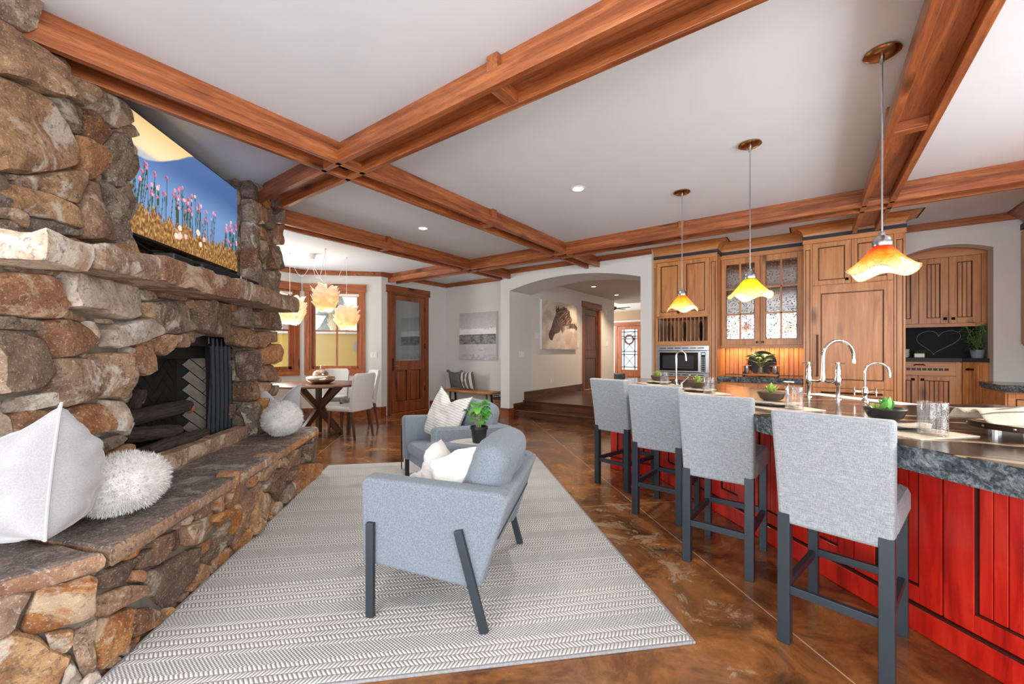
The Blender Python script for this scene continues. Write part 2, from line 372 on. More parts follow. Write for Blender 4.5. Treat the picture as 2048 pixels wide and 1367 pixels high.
# ------------------------------------------------------------------ ceiling beams: narrow box above, two flange boards with a channel between, cross blocks
def beam(label, axis, c, a0, a1, blocks, cross=()):
    t = thing('ceiling_beam', label, 'beam', group='coffered ceiling beams')
    wm = M['beam_' + axis]; om = M['beam_' + ('y' if axis == 'x' else 'x')]
    def b(name, u0, u1, v0, v1, z0, z1, mat=wm, parent=t):
        return bx(name, mat, parent, *((u0, u1, v0, v1) if axis == 'x' else (v0, v1, u0, u1)), z0, z1, bevel=0.003)
    b('core', a0, a1, c - 0.078, c + 0.078, CEIL - 0.115, CEIL)
    for s in (-1, 1):
        b('flange', a0, a1, c + s * 0.12 - 0.042 * (s > 0), c + s * 0.12 + 0.042 * (s < 0), CEIL - 0.178, CEIL - 0.088)
    for p in blocks:
        b('cross_block', p - 0.035, p + 0.035, c - 0.08, c + 0.08, CEIL - 0.176, CEIL - 0.115, om)
        for s in (-1, 1): b('side_block', p - 0.035, p + 0.035, c + s * 0.095 - 0.018, c + s * 0.095 + 0.018, CEIL - 0.09, CEIL - 0.001, om)
    return t
XA, XL, XR, YB, YF = -2.907, -4.71, 0.4975, 1.778, 5.22
beam('long ceiling beam running from the upper left stones across to the arch', 'y', XA, 0.12, AY, [3.5])
beam('wide ceiling beam from the top edge of view back to the chimney stones', 'x', YB, -4.10, 2.2, [-1.35, 1.6])
beam('ceiling beam over the kitchen cabinets carrying on toward the bay', 'x', YF, DX, 2.2, [-1.25, 1.8])
beam('ceiling beam nearest the dining bay, starting behind the stone chimney', 'y', XL, 1.7, AY, [3.48])
beam('steep ceiling beam above the kitchen island at upper right', 'y', XR, -3.4, 6.20, [3.55])
STONES = [
('n',-1.87,0.07,[(1.964,2.709),(2.127,2.849),(2.132,2.784),(2.13,2.694),(2.095,2.644),(2.046,2.634),(1.964,2.626)]),
('n',-1.87,0.07,[(1.964,2.621),(2.046,2.631),(2.095,2.641),(2.184,2.63),(2.241,2.601),(2.248,2.487),(2.222,2.443),(2.147,2.423),(2.073,2.422),(1.964,2.388)]),
('n',-1.87,0.07,[(1.964,2.383),(2.067,2.41),(2.141,2.417),(2.184,2.419),(2.241,2.383),(2.302,2.348),(2.331,2.272),(2.345,2.181),(2.209,2.089),(2.089,2.026),(1.964,1.991)]),
('n',-1.87,0.07,[(2.196,2.63),(2.275,2.662),(2.338,2.667),(2.36,2.633),(2.316,2.607),(2.254,2.597)]),
('n',-1.87,0.07,[(2.251,2.583),(2.331,2.614),(2.421,2.616),(2.461,2.6),(2.437,2.551),(2.39,2.496),(2.331,2.5),(2.254,2.497)]),
('n',-1.87,0.07,[(2.465,2.606),(2.405,2.63),(2.519,2.658),(2.608,2.647),(2.646,2.617),(2.637,2.552),(2.563,2.475),(2.453,2.485),(2.398,2.5)]),
('n',-1.87,0.07,[(2.545,2.667),(2.675,2.71),(2.68,2.66),(2.646,2.621),(2.59,2.629)]),
('n',-1.87,0.07,[(2.646,2.617),(2.705,2.575),(2.72,2.521),(2.656,2.476),(2.572,2.476),(2.637,2.552)]),
('n',-1.87,0.07,[(2.209,2.426),(2.254,2.482),(2.331,2.493),(2.398,2.494),(2.36,2.346),(2.338,2.335),(2.288,2.353)]),
('n',-1.87,0.07,[(2.401,2.493),(2.453,2.478),(2.563,2.472),(2.519,2.402),(2.477,2.339),(2.421,2.324),(2.367,2.344)]),
('n',-1.87,0.07,[(2.323,2.314),(2.36,2.333),(2.477,2.332),(2.519,2.31),(2.519,2.239),(2.437,2.143),(2.39,2.135),(2.352,2.204)]),
('n',-1.87,0.07,[(2.502,2.358),(2.563,2.461),(2.637,2.492),(2.685,2.404),(2.646,2.332),(2.656,2.194),(2.545,2.15),(2.519,2.31)]),
('n',-1.87,0.07,[(1.96,1.976),(2.036,1.993),(2.036,1.948),(1.96,1.892)]),
('n',-1.87,0.07,[(2.039,2.001),(2.083,2.016),(2.074,1.992),(2.042,1.979)]),
('n',-1.87,0.07,[(2.074,1.989),(2.1,2.023),(2.176,2.063),(2.194,2.035),(2.176,1.993),(2.134,1.973),(2.087,1.974)]),
('n',-1.87,0.07,[(2.179,2.061),(2.282,2.127),(2.383,2.171),(2.4,2.116),(2.383,2.062),(2.314,1.975),(2.25,1.974),(2.168,1.983)]),
('n',-1.87,0.07,[(2.027,1.963),(2.067,1.97),(2.161,1.977),(2.298,1.966),(2.348,1.934),(2.361,1.877),(2.331,1.86),(2.212,1.868),(2.12,1.862),(2.048,1.867)]),
('n',-1.87,0.07,[(1.96,1.886),(2.03,1.91),(2.055,1.896),(2.042,1.865),(1.96,1.84)]),
('n',-1.87,0.07,[(1.96,1.83),(2.042,1.859),(2.087,1.841),(2.097,1.797),(2.061,1.786),(2.03,1.809),(1.96,1.793)]),
('n',-1.87,0.07,[(2.1,1.838),(2.19,1.853),(2.298,1.854),(2.348,1.85),(2.339,1.824),(2.227,1.808),(2.1,1.778)]),
('n',-1.87,0.07,[(1.96,1.784),(2.036,1.805),(2.08,1.779),(2.087,1.721),(2.083,1.653),(2.042,1.592),(1.96,1.569)]),
('n',-1.87,0.07,[(2.352,2.004),(2.387,2.048),(2.437,2.135),(2.475,2.146),(2.524,2.092),(2.534,2.004),(2.524,1.851),(2.437,1.828),(2.356,1.822),(2.356,1.929)]),
('n',-1.87,0.07,[(2.484,2.155),(2.575,2.137),(2.629,2.062),(2.629,1.984),(2.663,1.985),(2.657,1.852),(2.534,1.846),(2.534,1.987),(2.524,2.092)]),
('n',-1.78,0.09,[(1.958,1.622),(2.034,1.639),(2.103,1.63),(2.121,1.61),(2.107,1.587),(2.034,1.58),(1.964,1.586)]),
('n',-1.78,0.09,[(1.85,1.546),(1.97,1.574),(2.034,1.58),(2.089,1.55),(2.136,1.481),(2.132,1.401),(2.002,1.391),(1.911,1.405),(1.85,1.405)]),
('n',-1.78,0.09,[(2.117,1.589),(2.139,1.62),(2.266,1.638),(2.412,1.651),(2.58,1.648),(2.663,1.591),(2.675,1.512),(2.638,1.464),(2.525,1.425),(2.337,1.445),(2.185,1.459),(2.147,1.462),(2.125,1.521)]),
('n',-1.78,0.09,[(1.85,1.39),(2.002,1.391),(2.075,1.39),(2.085,1.367),(2.068,1.346),(1.94,1.345),(1.85,1.343)]),
('n',-1.78,0.09,[(2.147,1.455),(2.266,1.431),(2.319,1.413),(2.301,1.4),(2.162,1.407)]),
('n',-1.78,0.09,[(2.328,1.417),(2.452,1.423),(2.472,1.4),(2.374,1.401)]),
('n',-1.78,0.09,[(2.075,1.383),(2.154,1.396),(2.292,1.396),(2.337,1.353),(2.355,1.315),(2.301,1.268),(2.139,1.225),(2.117,1.273),(2.089,1.32)]),
('n',-1.78,0.09,[(2.301,1.396),(2.337,1.399),(2.393,1.348),(2.383,1.292),(2.337,1.322)]),
('n',-1.78,0.08,[(1.853,1.334),(1.927,1.331),(2.084,1.309),(2.124,1.256),(2.128,1.156),(2.076,1.106),(1.967,1.087),(1.853,1.088)]),
('n',-1.78,0.08,[(2.132,1.221),(2.227,1.224),(2.293,1.148),(2.342,1.068),(2.317,1.019),(2.124,0.991),(2.1,1.074),(2.132,1.156)]),
('n',-1.78,0.08,[(2.255,1.232),(2.312,1.248),(2.332,1.197),(2.302,1.147),(2.269,1.19)]),
('n',-1.78,0.08,[(2.342,1.248),(2.507,1.248),(2.549,1.191),(2.562,1.068),(2.507,0.998),(2.373,1.021),(2.332,1.094),(2.332,1.197)]),
('n',-1.78,0.08,[(1.921,1.036),(1.988,1.07),(2.1,1.074),(2.108,1.012),(2.024,1.001),(1.927,1.008)]),
('n',-1.78,0.08,[(1.853,1.085),(1.921,1.071),(1.918,1.016),(1.853,1.019)]),
('n',-1.78,0.08,[(1.853,1.025),(1.927,0.987),(1.937,0.917),(1.921,0.865),(1.853,0.874)]),
('n',-1.78,0.08,[(1.941,0.992),(2.024,1.008),(2.1,0.994),(2.116,0.935),(2.116,0.889),(2.061,0.855),(1.941,0.885)]),
('n',-1.78,0.08,[(2.12,0.965),(2.227,0.989),(2.373,0.995),(2.416,0.883),(2.405,0.85),(2.255,0.849),(2.124,0.879)]),
('n',-1.78,0.08,[(2.389,1.002),(2.531,0.99),(2.568,0.934),(2.555,0.841),(2.472,0.819),(2.416,0.848)]),
('n',-1.78,0.08,[(2.124,0.864),(2.209,0.85),(2.245,0.814),(2.209,0.786),(2.132,0.816)]),
('n',-1.78,0.08,[(2.255,0.841),(2.416,0.841),(2.416,0.825),(2.274,0.816)]),
('n',-1.78,0.08,[(2.209,0.768),(2.255,0.804),(2.461,0.812),(2.531,0.779),(2.484,0.753),(2.332,0.71)]),
('n',-1.78,0.08,[(1.853,0.868),(1.941,0.874),(2.061,0.847),(2.116,0.804),(2.1,0.732),(1.853,0.802)]),
('n',-1.78,0.06,[(2.411,1.381),(2.705,1.455),(2.821,1.406),(2.814,1.364),(2.624,1.302),(2.411,1.262)]),
('n',-1.78,0.06,[(2.762,1.547),(2.917,1.582),(3.073,1.573),(3.159,1.487),(3.149,1.403),(2.917,1.363),(2.821,1.375),(2.747,1.443)]),
('n',-1.78,0.06,[(3.149,1.623),(3.498,1.635),(3.679,1.6),(3.693,1.488),(3.679,1.374),(3.498,1.374),(3.209,1.394),(3.169,1.5)]),
('n',-1.78,0.06,[(2.664,1.615),(2.791,1.624),(2.806,1.584),(2.677,1.547)]),
('n',-1.78,0.06,[(2.821,1.623),(3.092,1.645),(3.149,1.629),(3.055,1.594),(2.821,1.586)]),
('n',-1.78,0.06,[(2.684,1.538),(2.755,1.546),(2.747,1.443),(2.691,1.459)]),
('n',-1.78,0.06,[(3.548,1.634),(3.763,1.645),(3.735,1.584),(3.599,1.592)]),
('n',-1.78,0.06,[(3.721,1.576),(3.792,1.641),(3.944,1.643),(3.96,1.461),(3.792,1.473)]),
('n',-1.78,0.06,[(3.96,1.629),(4.408,1.684),(4.49,1.614),(4.448,1.48),(3.992,1.478)]),
('n',-1.78,0.06,[(3.707,1.461),(3.976,1.454),(4.041,1.372),(3.976,1.285),(3.735,1.319)]),
('n',-1.78,0.06,[(4.041,1.434),(4.29,1.455),(4.309,1.364),(4.18,1.279),(4.058,1.302)]),
('n',-1.78,0.06,[(4.448,1.679),(4.597,1.694),(4.597,1.515),(4.49,1.474)]),
('n',-1.78,0.06,[(4.309,1.447),(4.553,1.459),(4.553,1.353),(4.329,1.347)]),
('n',-1.78,0.06,[(4.127,1.271),(4.448,1.342),(4.553,1.264),(4.532,1.14),(4.144,1.118)]),
('n',-1.78,0.06,[(4.127,1.111),(4.448,1.125),(4.575,0.943),(4.329,0.961),(4.127,0.991)]),
('n',-1.78,0.06,[(4.092,0.97),(4.329,0.944),(4.309,0.845),(4.109,0.849)]),
('n',-1.78,0.06,[(4.329,0.919),(4.575,0.908),(4.553,0.803),(4.348,0.824)]),
('n',-1.78,0.06,[(4.109,0.817),(4.329,0.818),(4.575,0.729),(4.532,0.576),(4.329,0.473),(4.144,0.452),(4.127,0.72)]),
('n',-1.78,0.06,[(4.329,0.465),(4.553,0.554),(4.553,0.377),(4.253,0.405)]),
('s',4.05,0.035,[(-1.882,1.262),(-1.717,1.27),(-1.71,1.013),(-1.853,0.999),(-1.889,1.077)]),
('s',4.05,0.035,[(-1.945,1.278),(-1.896,1.27),(-1.903,1.2),(-1.945,1.201)]),
('s',4.05,0.035,[(-1.945,1.17),(-1.896,1.169),(-1.903,1.007),(-1.945,1.007)]),
('s',4.05,0.035,[(-1.945,0.977),(-1.739,0.99),(-1.724,0.826),(-1.796,0.796),(-1.938,0.814)]),
('s',4.05,0.035,[(-1.874,0.767),(-1.739,0.803),(-1.71,0.732),(-1.71,0.514),(-1.796,0.485),(-1.81,0.641)]),
('s',4.05,0.035,[(-1.945,0.784),(-1.896,0.783),(-1.896,0.659),(-1.945,0.66)]),
('s',4.05,0.035,[(-1.854,2.781),(-1.786,2.813),(-1.732,2.77),(-1.738,2.649),(-1.846,2.643)]),
('s',4.05,0.035,[(-1.846,2.624),(-1.732,2.631),(-1.721,2.455),(-1.846,2.449)]),
('s',4.05,0.035,[(-1.848,2.43),(-1.726,2.414),(-1.721,2.176),(-1.848,2.162)]),
('s',4.05,0.035,[(-1.854,2.134),(-1.738,2.148),(-1.709,2.028),(-1.709,1.823),(-1.803,1.84),(-1.854,1.968)]),
('n',-1.78,0.06,[(4.102,2.647),(4.283,2.634),(4.239,2.501),(4.131,2.444)]),
('n',-1.78,0.06,[(4.283,2.634),(4.438,2.626),(4.423,2.498),(4.329,2.449),(4.252,2.486)]),
('n',-1.78,0.06,[(4.102,2.42),(4.352,2.416),(4.399,2.307),(4.111,2.309)]),
('n',-1.78,0.06,[(4.09,2.294),(4.329,2.279),(4.352,2.093),(4.195,2.119),(4.111,2.195)]),
('n',-1.78,0.06,[(4.375,2.321),(4.522,2.318),(4.547,2.113),(4.375,2.078)]),
('n',-1.78,0.06,[(4.438,2.615),(4.679,2.782),(4.707,2.649),(4.457,2.539)]),
('n',-1.78,0.06,[(4.472,2.533),(4.679,2.614),(4.679,2.39),(4.547,2.356)]),
('n',-1.78,0.06,[(4.195,2.022),(4.573,2.097),(4.599,1.824),(4.352,1.811),(4.152,1.822)]),
('n',-1.78,0.06,[(4.558,2.348),(4.652,2.361),(4.641,2.132),(4.578,2.108)]),
('n',-1.78,0.06,[(4.074,2.806),(4.239,2.873),(4.261,2.764),(4.09,2.671)]),
('n',-1.78,0.06,[(4.261,2.882),(4.707,3.065),(4.707,2.824),(4.352,2.668)]),
('n',-1.335,0.035,[(1.792,0.406),(1.938,0.38),(1.948,0.354),(1.908,0.305),(1.796,0.342)]),
('n',-1.335,0.035,[(2.059,0.416),(2.277,0.37),(2.284,0.277),(2.159,0.282),(2.048,0.291),(2.059,0.374)]),
('n',-1.335,0.035,[(1.954,0.384),(2.053,0.376),(2.048,0.295),(1.969,0.327)]),
('n',-1.335,0.035,[(1.991,0.267),(2.048,0.278),(2.185,0.255),(2.394,0.226),(2.427,0.149),(2.394,0.066),(2.185,0.02),(2.048,0.169)]),
('n',-1.335,0.035,[(2.292,0.369),(2.427,0.352),(2.572,0.348),(2.591,0.253),(2.427,0.23),(2.299,0.27)]),
('n',-1.335,0.035,[(2.444,0.212),(2.552,0.205),(2.552,0.151),(2.427,0.159),(2.394,0.196)]),
('n',-1.335,0.035,[(2.651,0.295),(2.839,0.294),(2.851,0.181),(2.736,0.123),(2.661,0.19)]),
('n',-1.335,0.035,[(2.875,0.256),(2.977,0.332),(3.115,0.339),(3.031,0.237),(2.875,0.098),(2.758,0.055),(2.781,0.115)]),
('n',-1.335,0.035,[(3.145,0.344),(3.205,0.243),(3.438,0.076),(3.145,0.035),(2.925,0.039),(3.031,0.211)]),
('n',-1.335,0.035,[(3.236,0.288),(3.512,0.336),(3.549,0.158),(3.474,0.078),(3.268,0.222)]),
('n',-1.335,0.035,[(1.796,0.317),(1.888,0.293),(1.991,0.243),(2.002,0.204),(1.888,0.217),(1.822,0.22),(1.796,0.251)]),
('n',-1.335,0.035,[(1.792,0.225),(1.948,0.183),(1.938,0.107),(1.888,0.048),(1.792,0.03)]),
('n',-1.335,0.035,[(1.959,0.173),(2.048,0.119),(2.133,0.04),(2.095,0.012),(1.938,0.047)]),
('n',-1.335,0.035,[(3.549,0.15),(3.797,0.143),(3.842,0.046),(3.512,0.035)]),
('n',-1.335,0.035,[(3.628,0.429),(3.935,0.389),(3.983,0.24),(3.669,0.277)]),
('n',-1.335,0.035,[(3.983,0.395),(4.42,0.354),(4.451,0.125),(4.033,0.245)]),
('n',-1.335,0.035,[(3.888,0.249),(4.482,0.107),(4.42,-0.011),(3.983,-0.018),(3.888,0.132)]),
('n',-1.335,0.035,[(3.569,0.274),(3.842,0.215),(3.797,0.156),(3.569,0.198)]),
('n',-1.335,0.035,[(2.591,0.22),(2.641,0.288),(2.651,0.183),(2.725,0.117),(2.591,0.09),(2.479,0.072),(2.444,0.131),(2.562,0.147)]),
('n',-1.335,0.035,[(2.497,0.324),(2.611,0.322),(2.621,0.23)]),
('x',-2.21,0.04,[(0.072,0.431),(0.131,0.425),(0.165,0.412),(0.119,0.315),(0.072,0.301)]),
('x',-2.21,0.04,[(0.178,0.419),(0.318,0.407),(0.321,0.27),(0.303,0.247),(0.161,0.263),(0.135,0.3),(0.165,0.372)]),
('x',-2.21,0.04,[(0.072,0.288),(0.119,0.306),(0.178,0.254),(0.204,0.205),(0.259,0.145),(0.255,0.114),(0.213,0.045),(0.072,0.139)]),
('x',-2.21,0.04,[(0.191,0.253),(0.255,0.231),(0.259,0.18),(0.245,0.161),(0.209,0.203)]),
('x',-2.21,0.04,[(0.262,0.213),(0.313,0.227),(0.321,0.231),(0.321,0.045),(0.279,0.057)]),
('x',-2.21,0.04,[(0.241,0.095),(0.259,0.118),(0.284,0.04),(0.269,0.008),(0.236,0.03)]),
]
STONES += [
('n',-1.78,0.056,[(2.403,0.511),(2.521,0.521),(2.58,0.627),(2.539,0.745),(2.426,0.724),(2.306,0.712),(2.31,0.584)]),
('n',-1.78,0.056,[(2.053,0.403),(2.109,0.497),(2.129,0.652),(1.965,0.727),(1.879,0.582),(1.867,0.474),(1.942,0.393)]),
('n',-1.78,0.056,[(4.154,2.14),(4.063,2.235),(3.989,2.126),(3.997,2.032),(4.086,1.939),(4.191,2.03)]),
('n',-1.78,0.056,[(4.152,1.674),(4.242,1.671),(4.335,1.698),(4.316,1.806),(4.221,1.812),(4.133,1.777)]),
('n',-1.78,0.056,[(2.29,0.504),(2.303,0.599),(2.225,0.661),(2.133,0.632),(2.123,0.55),(2.151,0.49),(2.214,0.477)]),
('n',-1.78,0.056,[(4.401,2.471),(4.364,2.418),(4.389,2.359),(4.451,2.359),(4.484,2.407),(4.463,2.462)]),
('n',-1.78,0.056,[(4.155,1.665),(4.127,1.768),(4.05,1.788),(4.006,1.726),(4.051,1.666)]),
('n',-1.78,0.056,[(4.047,1.82),(4.076,1.788),(4.124,1.785),(4.146,1.828),(4.152,1.89),(4.088,1.911),(4.05,1.864)]),
('n',-1.78,0.056,[(4.055,0.802),(4.018,0.769),(4.027,0.72),(4.079,0.68),(4.116,0.735),(4.107,0.79)]),
('n',-1.78,0.056,[(4.009,1.126),(4.04,1.068),(4.116,1.071),(4.128,1.155),(4.053,1.174)]),
('n',-1.78,0.056,[(4.467,1.751),(4.432,1.778),(4.387,1.751),(4.386,1.698),(4.429,1.676),(4.463,1.692),(4.48,1.72)]),
('n',-1.78,0.056,[(2.172,0.727),(2.173,0.678),(2.215,0.665),(2.261,0.658),(2.28,0.705),(2.25,0.739),(2.21,0.755)]),
('n',-1.78,0.056,[(4.289,2.768),(4.235,2.737),(4.193,2.69),(4.238,2.647),(4.284,2.642),(4.342,2.658),(4.323,2.715)]),
('n',-1.78,0.056,[(4.025,2.331),(4.04,2.301),(4.076,2.272),(4.121,2.301),(4.101,2.347),(4.08,2.39),(4.042,2.36)]),
('n',-1.78,0.056,[(4.058,0.468),(4.103,0.475),(4.133,0.515),(4.124,0.578),(4.06,0.58),(4.024,0.543),(4.025,0.498)]),
('n',-1.78,0.056,[(2.543,1.035),(2.54,0.993),(2.58,0.973),(2.605,1.01),(2.584,1.046)]),
('n',-1.78,0.056,[(4.11,2.534),(4.107,2.576),(4.1,2.618),(4.059,2.607),(4.037,2.584),(4.043,2.554),(4.065,2.515)]),
('n',-1.78,0.056,[(2.356,0.498),(2.361,0.531),(2.332,0.559),(2.301,0.534),(2.299,0.501),(2.327,0.485)]),
('n',-1.78,0.056,[(4.393,2.635),(4.434,2.635),(4.447,2.67),(4.419,2.69),(4.386,2.676)]),
('n',-1.78,0.056,[(2.147,0.753),(2.105,0.729),(2.074,0.696),(2.11,0.669),(2.155,0.659),(2.166,0.706)]),
('n',-1.78,0.056,[(4.034,0.901),(4.059,0.882),(4.094,0.891),(4.092,0.926),(4.068,0.963),(4.037,0.933)]),
('n',-1.78,0.056,[(4.042,2.433),(4.084,2.396),(4.123,2.444),(4.097,2.504),(4.046,2.475)]),
('n',-1.78,0.056,[(4.113,1.172),(4.128,1.227),(4.105,1.28),(4.06,1.243),(4.062,1.199)]),
('n',-1.78,0.056,[(2.542,1.274),(2.528,1.234),(2.55,1.204),(2.582,1.2),(2.608,1.217),(2.608,1.249),(2.583,1.27)]),
('n',-1.78,0.056,[(2.556,0.563),(2.538,0.535),(2.546,0.501),(2.581,0.504),(2.601,0.528),(2.589,0.558)]),
('n',-1.78,0.056,[(2.138,0.755),(2.162,0.734),(2.187,0.747),(2.205,0.763),(2.193,0.785),(2.172,0.792),(2.141,0.789)]),
('n',-1.78,0.056,[(4.089,0.977),(4.121,0.993),(4.117,1.035),(4.07,1.038),(4.061,0.997)]),
('n',-1.78,0.056,[(4.314,2.067),(4.31,2.092),(4.29,2.099),(4.266,2.095),(4.266,2.067),(4.29,2.054)]),
('n',-1.78,0.056,[(4.071,2.236),(4.088,2.238),(4.092,2.256),(4.08,2.267),(4.065,2.273),(4.059,2.258),(4.06,2.245)]),
('n',-1.78,0.056,[(2.596,0.833),(2.572,0.856),(2.546,0.831),(2.547,0.795),(2.581,0.794),(2.6,0.809)]),
('n',-1.78,0.056,[(4.24,2.04),(4.268,2.057),(4.26,2.083),(4.241,2.102),(4.214,2.089),(4.212,2.057)]),
('n',-1.78,0.056,[(4.07,2.677),(4.081,2.699),(4.078,2.717),(4.06,2.725),(4.05,2.71),(4.053,2.694)]),
('n',-1.78,0.056,[(4.061,0.847),(4.061,0.816),(4.094,0.799),(4.119,0.833),(4.094,0.872)]),
('n',-1.87,0.048,[(2.662,1.661),(2.744,1.699),(2.75,1.791),(2.676,1.902),(2.537,1.836),(2.58,1.706)]),
('n',-1.87,0.048,[(2.602,2.158),(2.624,2.079),(2.669,1.99),(2.746,2.054),(2.769,2.116),(2.741,2.173),(2.668,2.23)]),
('n',-1.87,0.048,[(2.335,1.818),(2.231,1.787),(2.286,1.695),(2.364,1.691),(2.44,1.773)]),
('n',-1.87,0.048,[(2.699,2.405),(2.661,2.345),(2.659,2.287),(2.719,2.25),(2.756,2.306),(2.752,2.358)]),
('n',-1.87,0.048,[(2.682,1.906),(2.743,1.903),(2.767,1.956),(2.723,1.994),(2.67,1.968)]),
('n',-1.87,0.048,[(2.469,1.706),(2.513,1.702),(2.543,1.735),(2.546,1.788),(2.496,1.832),(2.434,1.801),(2.441,1.74)]),
('n',-1.87,0.048,[(2.17,1.789),(2.111,1.752),(2.161,1.704),(2.211,1.714),(2.228,1.772)]),
('n',-1.87,0.048,[(2.75,2.445),(2.735,2.472),(2.698,2.497),(2.663,2.463),(2.683,2.424),(2.709,2.405),(2.739,2.416)]),
('n',-1.87,0.048,[(2.703,1.875),(2.721,1.866),(2.736,1.879),(2.727,1.898),(2.703,1.899)]),
('n',-1.87,0.048,[(2.501,2.158),(2.515,2.176),(2.505,2.197),(2.485,2.189),(2.475,2.177),(2.483,2.162)]),
('n',-1.87,0.048,[(2.671,2.272),(2.658,2.266),(2.656,2.252),(2.661,2.235),(2.681,2.235),(2.693,2.251),(2.682,2.265)]),
('n',-1.87,0.048,[(2.716,2.204),(2.728,2.223),(2.725,2.24),(2.709,2.247),(2.693,2.237),(2.696,2.216)]),
('n',-1.78,0.048,[(2.585,1.162),(2.651,1.114),(2.729,1.14),(2.762,1.215),(2.747,1.324),(2.64,1.298),(2.579,1.244)]),
('n',-1.78,0.048,[(2.858,1.226),(2.911,1.272),(2.913,1.353),(2.833,1.363),(2.747,1.33),(2.791,1.249)]),
('n',-1.78,0.048,[(2.997,1.288),(3.047,1.279),(3.081,1.316),(3.078,1.379),(3.016,1.373),(2.953,1.343)]),
('n',-1.78,0.048,[(3.146,1.315),(3.171,1.345),(3.178,1.402),(3.12,1.393),(3.09,1.362),(3.107,1.324)]),
('n',-1.78,0.048,[(2.679,1.671),(2.648,1.666),(2.631,1.629),(2.67,1.622),(2.706,1.64)]),
('n',-1.78,0.048,[(3.719,1.554),(3.694,1.528),(3.699,1.501),(3.711,1.471),(3.747,1.474),(3.759,1.506),(3.744,1.531)]),
('n',-1.78,0.048,[(3.119,1.61),(3.093,1.6),(3.08,1.575),(3.1,1.554),(3.137,1.548),(3.149,1.588)]),
('n',-1.78,0.048,[(3.255,1.634),(3.256,1.653),(3.244,1.666),(3.227,1.66),(3.214,1.641),(3.235,1.632)]),
('n',-1.78,0.048,[(2.776,1.654),(2.766,1.634),(2.788,1.629),(2.81,1.624),(2.82,1.646),(2.803,1.66),(2.788,1.664)]),
('n',-1.78,0.048,[(2.853,1.648),(2.872,1.633),(2.894,1.636),(2.889,1.657),(2.872,1.663)]),
('n',-1.78,0.048,[(3.171,1.666),(3.152,1.645),(3.177,1.631),(3.198,1.632),(3.205,1.653),(3.192,1.669)]),
('n',-1.78,0.048,[(4.033,1.471),(4.01,1.471),(3.984,1.457),(4.004,1.433),(4.031,1.421),(4.05,1.448)]),
('n',-1.78,0.048,[(2.714,1.638),(2.733,1.627),(2.75,1.628),(2.763,1.642),(2.755,1.658),(2.74,1.665),(2.725,1.657)]),
('n',-1.78,0.048,[(2.952,1.332),(2.92,1.338),(2.917,1.309),(2.933,1.295),(2.953,1.305)]),
('n',-1.335,0.028,[(3.369,0.431),(3.312,0.497),(3.224,0.501),(3.163,0.432),(3.165,0.326),(3.269,0.309),(3.377,0.322)]),
('n',-1.335,0.028,[(2.759,0.513),(2.697,0.426),(2.713,0.301),(2.857,0.264),(2.97,0.384),(2.866,0.493)]),
('n',-1.335,0.028,[(2.575,0.075),(2.553,0.01),(2.595,-0.038),(2.655,-0.047),(2.699,-0.003),(2.725,0.08),(2.638,0.088)]),
('n',-1.335,0.028,[(3.48,0.427),(3.462,0.343),(3.544,0.285),(3.638,0.326),(3.621,0.416),(3.588,0.469),(3.524,0.474)]),
('n',-1.335,0.028,[(2.693,0.403),(2.655,0.439),(2.603,0.434),(2.541,0.392),(2.587,0.331),(2.646,0.301),(2.698,0.345)]),
('n',-1.335,0.028,[(2.479,0.435),(2.435,0.459),(2.394,0.43),(2.375,0.365),(2.442,0.361),(2.513,0.372)]),
('n',-1.335,0.028,[(2.997,0.34),(3.063,0.345),(3.126,0.396),(3.064,0.448),(3.007,0.451),(2.969,0.402)]),
('n',-1.335,0.028,[(2.825,-0.044),(2.878,-0.038),(2.909,0.006),(2.922,0.086),(2.841,0.076),(2.788,0.053),(2.788,-0.005)]),
('n',-1.335,0.028,[(3.391,-0.032),(3.459,-0.038),(3.51,0.028),(3.438,0.086),(3.35,0.047)]),
('n',-1.335,0.028,[(2.52,0.064),(2.444,0.112),(2.386,0.057),(2.388,-0.005),(2.437,-0.034),(2.49,-0.01)]),
('n',-1.335,0.028,[(3.34,-0.013),(3.348,0.032),(3.305,0.053),(3.247,0.021),(3.296,-0.022)]),
('n',-1.335,0.028,[(3.901,0.098),(3.877,0.134),(3.834,0.115),(3.839,0.073),(3.848,0.031),(3.895,0.027),(3.918,0.066)]),
('n',-1.335,0.028,[(2.262,0.397),(2.319,0.371),(2.368,0.388),(2.349,0.436),(2.305,0.442)]),
('n',-1.335,0.028,[(4.407,0.428),(4.377,0.449),(4.34,0.442),(4.299,0.408),(4.337,0.369),(4.377,0.367),(4.407,0.389)]),
('n',-1.335,0.028,[(1.908,0.001),(1.936,0.006),(1.948,0.037),(1.914,0.063),(1.879,0.03)]),
('n',-1.335,0.028,[(3.407,0.354),(3.451,0.344),(3.463,0.382),(3.457,0.408),(3.43,0.413),(3.396,0.397)]),
('n',-1.335,0.028,[(4.213,0.38),(4.244,0.379),(4.25,0.41),(4.237,0.434),(4.211,0.441),(4.189,0.423),(4.176,0.388)]),
('n',-1.335,0.028,[(1.951,0.27),(1.987,0.257),(2.007,0.294),(1.979,0.318),(1.945,0.33),(1.925,0.295)]),
('n',-1.335,0.028,[(3.901,0.024),(3.907,-0.005),(3.937,-0.005),(3.95,0.022),(3.926,0.054)]),
('n',-1.335,0.028,[(4.066,0.394),(4.081,0.391),(4.102,0.391),(4.096,0.41),(4.088,0.421),(4.074,0.42),(4.063,0.41)]),
('n',-1.335,0.028,[(2.222,0.431),(2.2,0.418),(2.203,0.392),(2.231,0.387),(2.24,0.413)]),
('n',-1.335,0.028,[(3.851,0.023),(3.825,0.038),(3.802,0.012),(3.826,-0.008),(3.85,-0.002)]),
('n',-1.335,0.028,[(1.903,0.4),(1.926,0.388),(1.953,0.391),(1.941,0.415),(1.922,0.418)]),
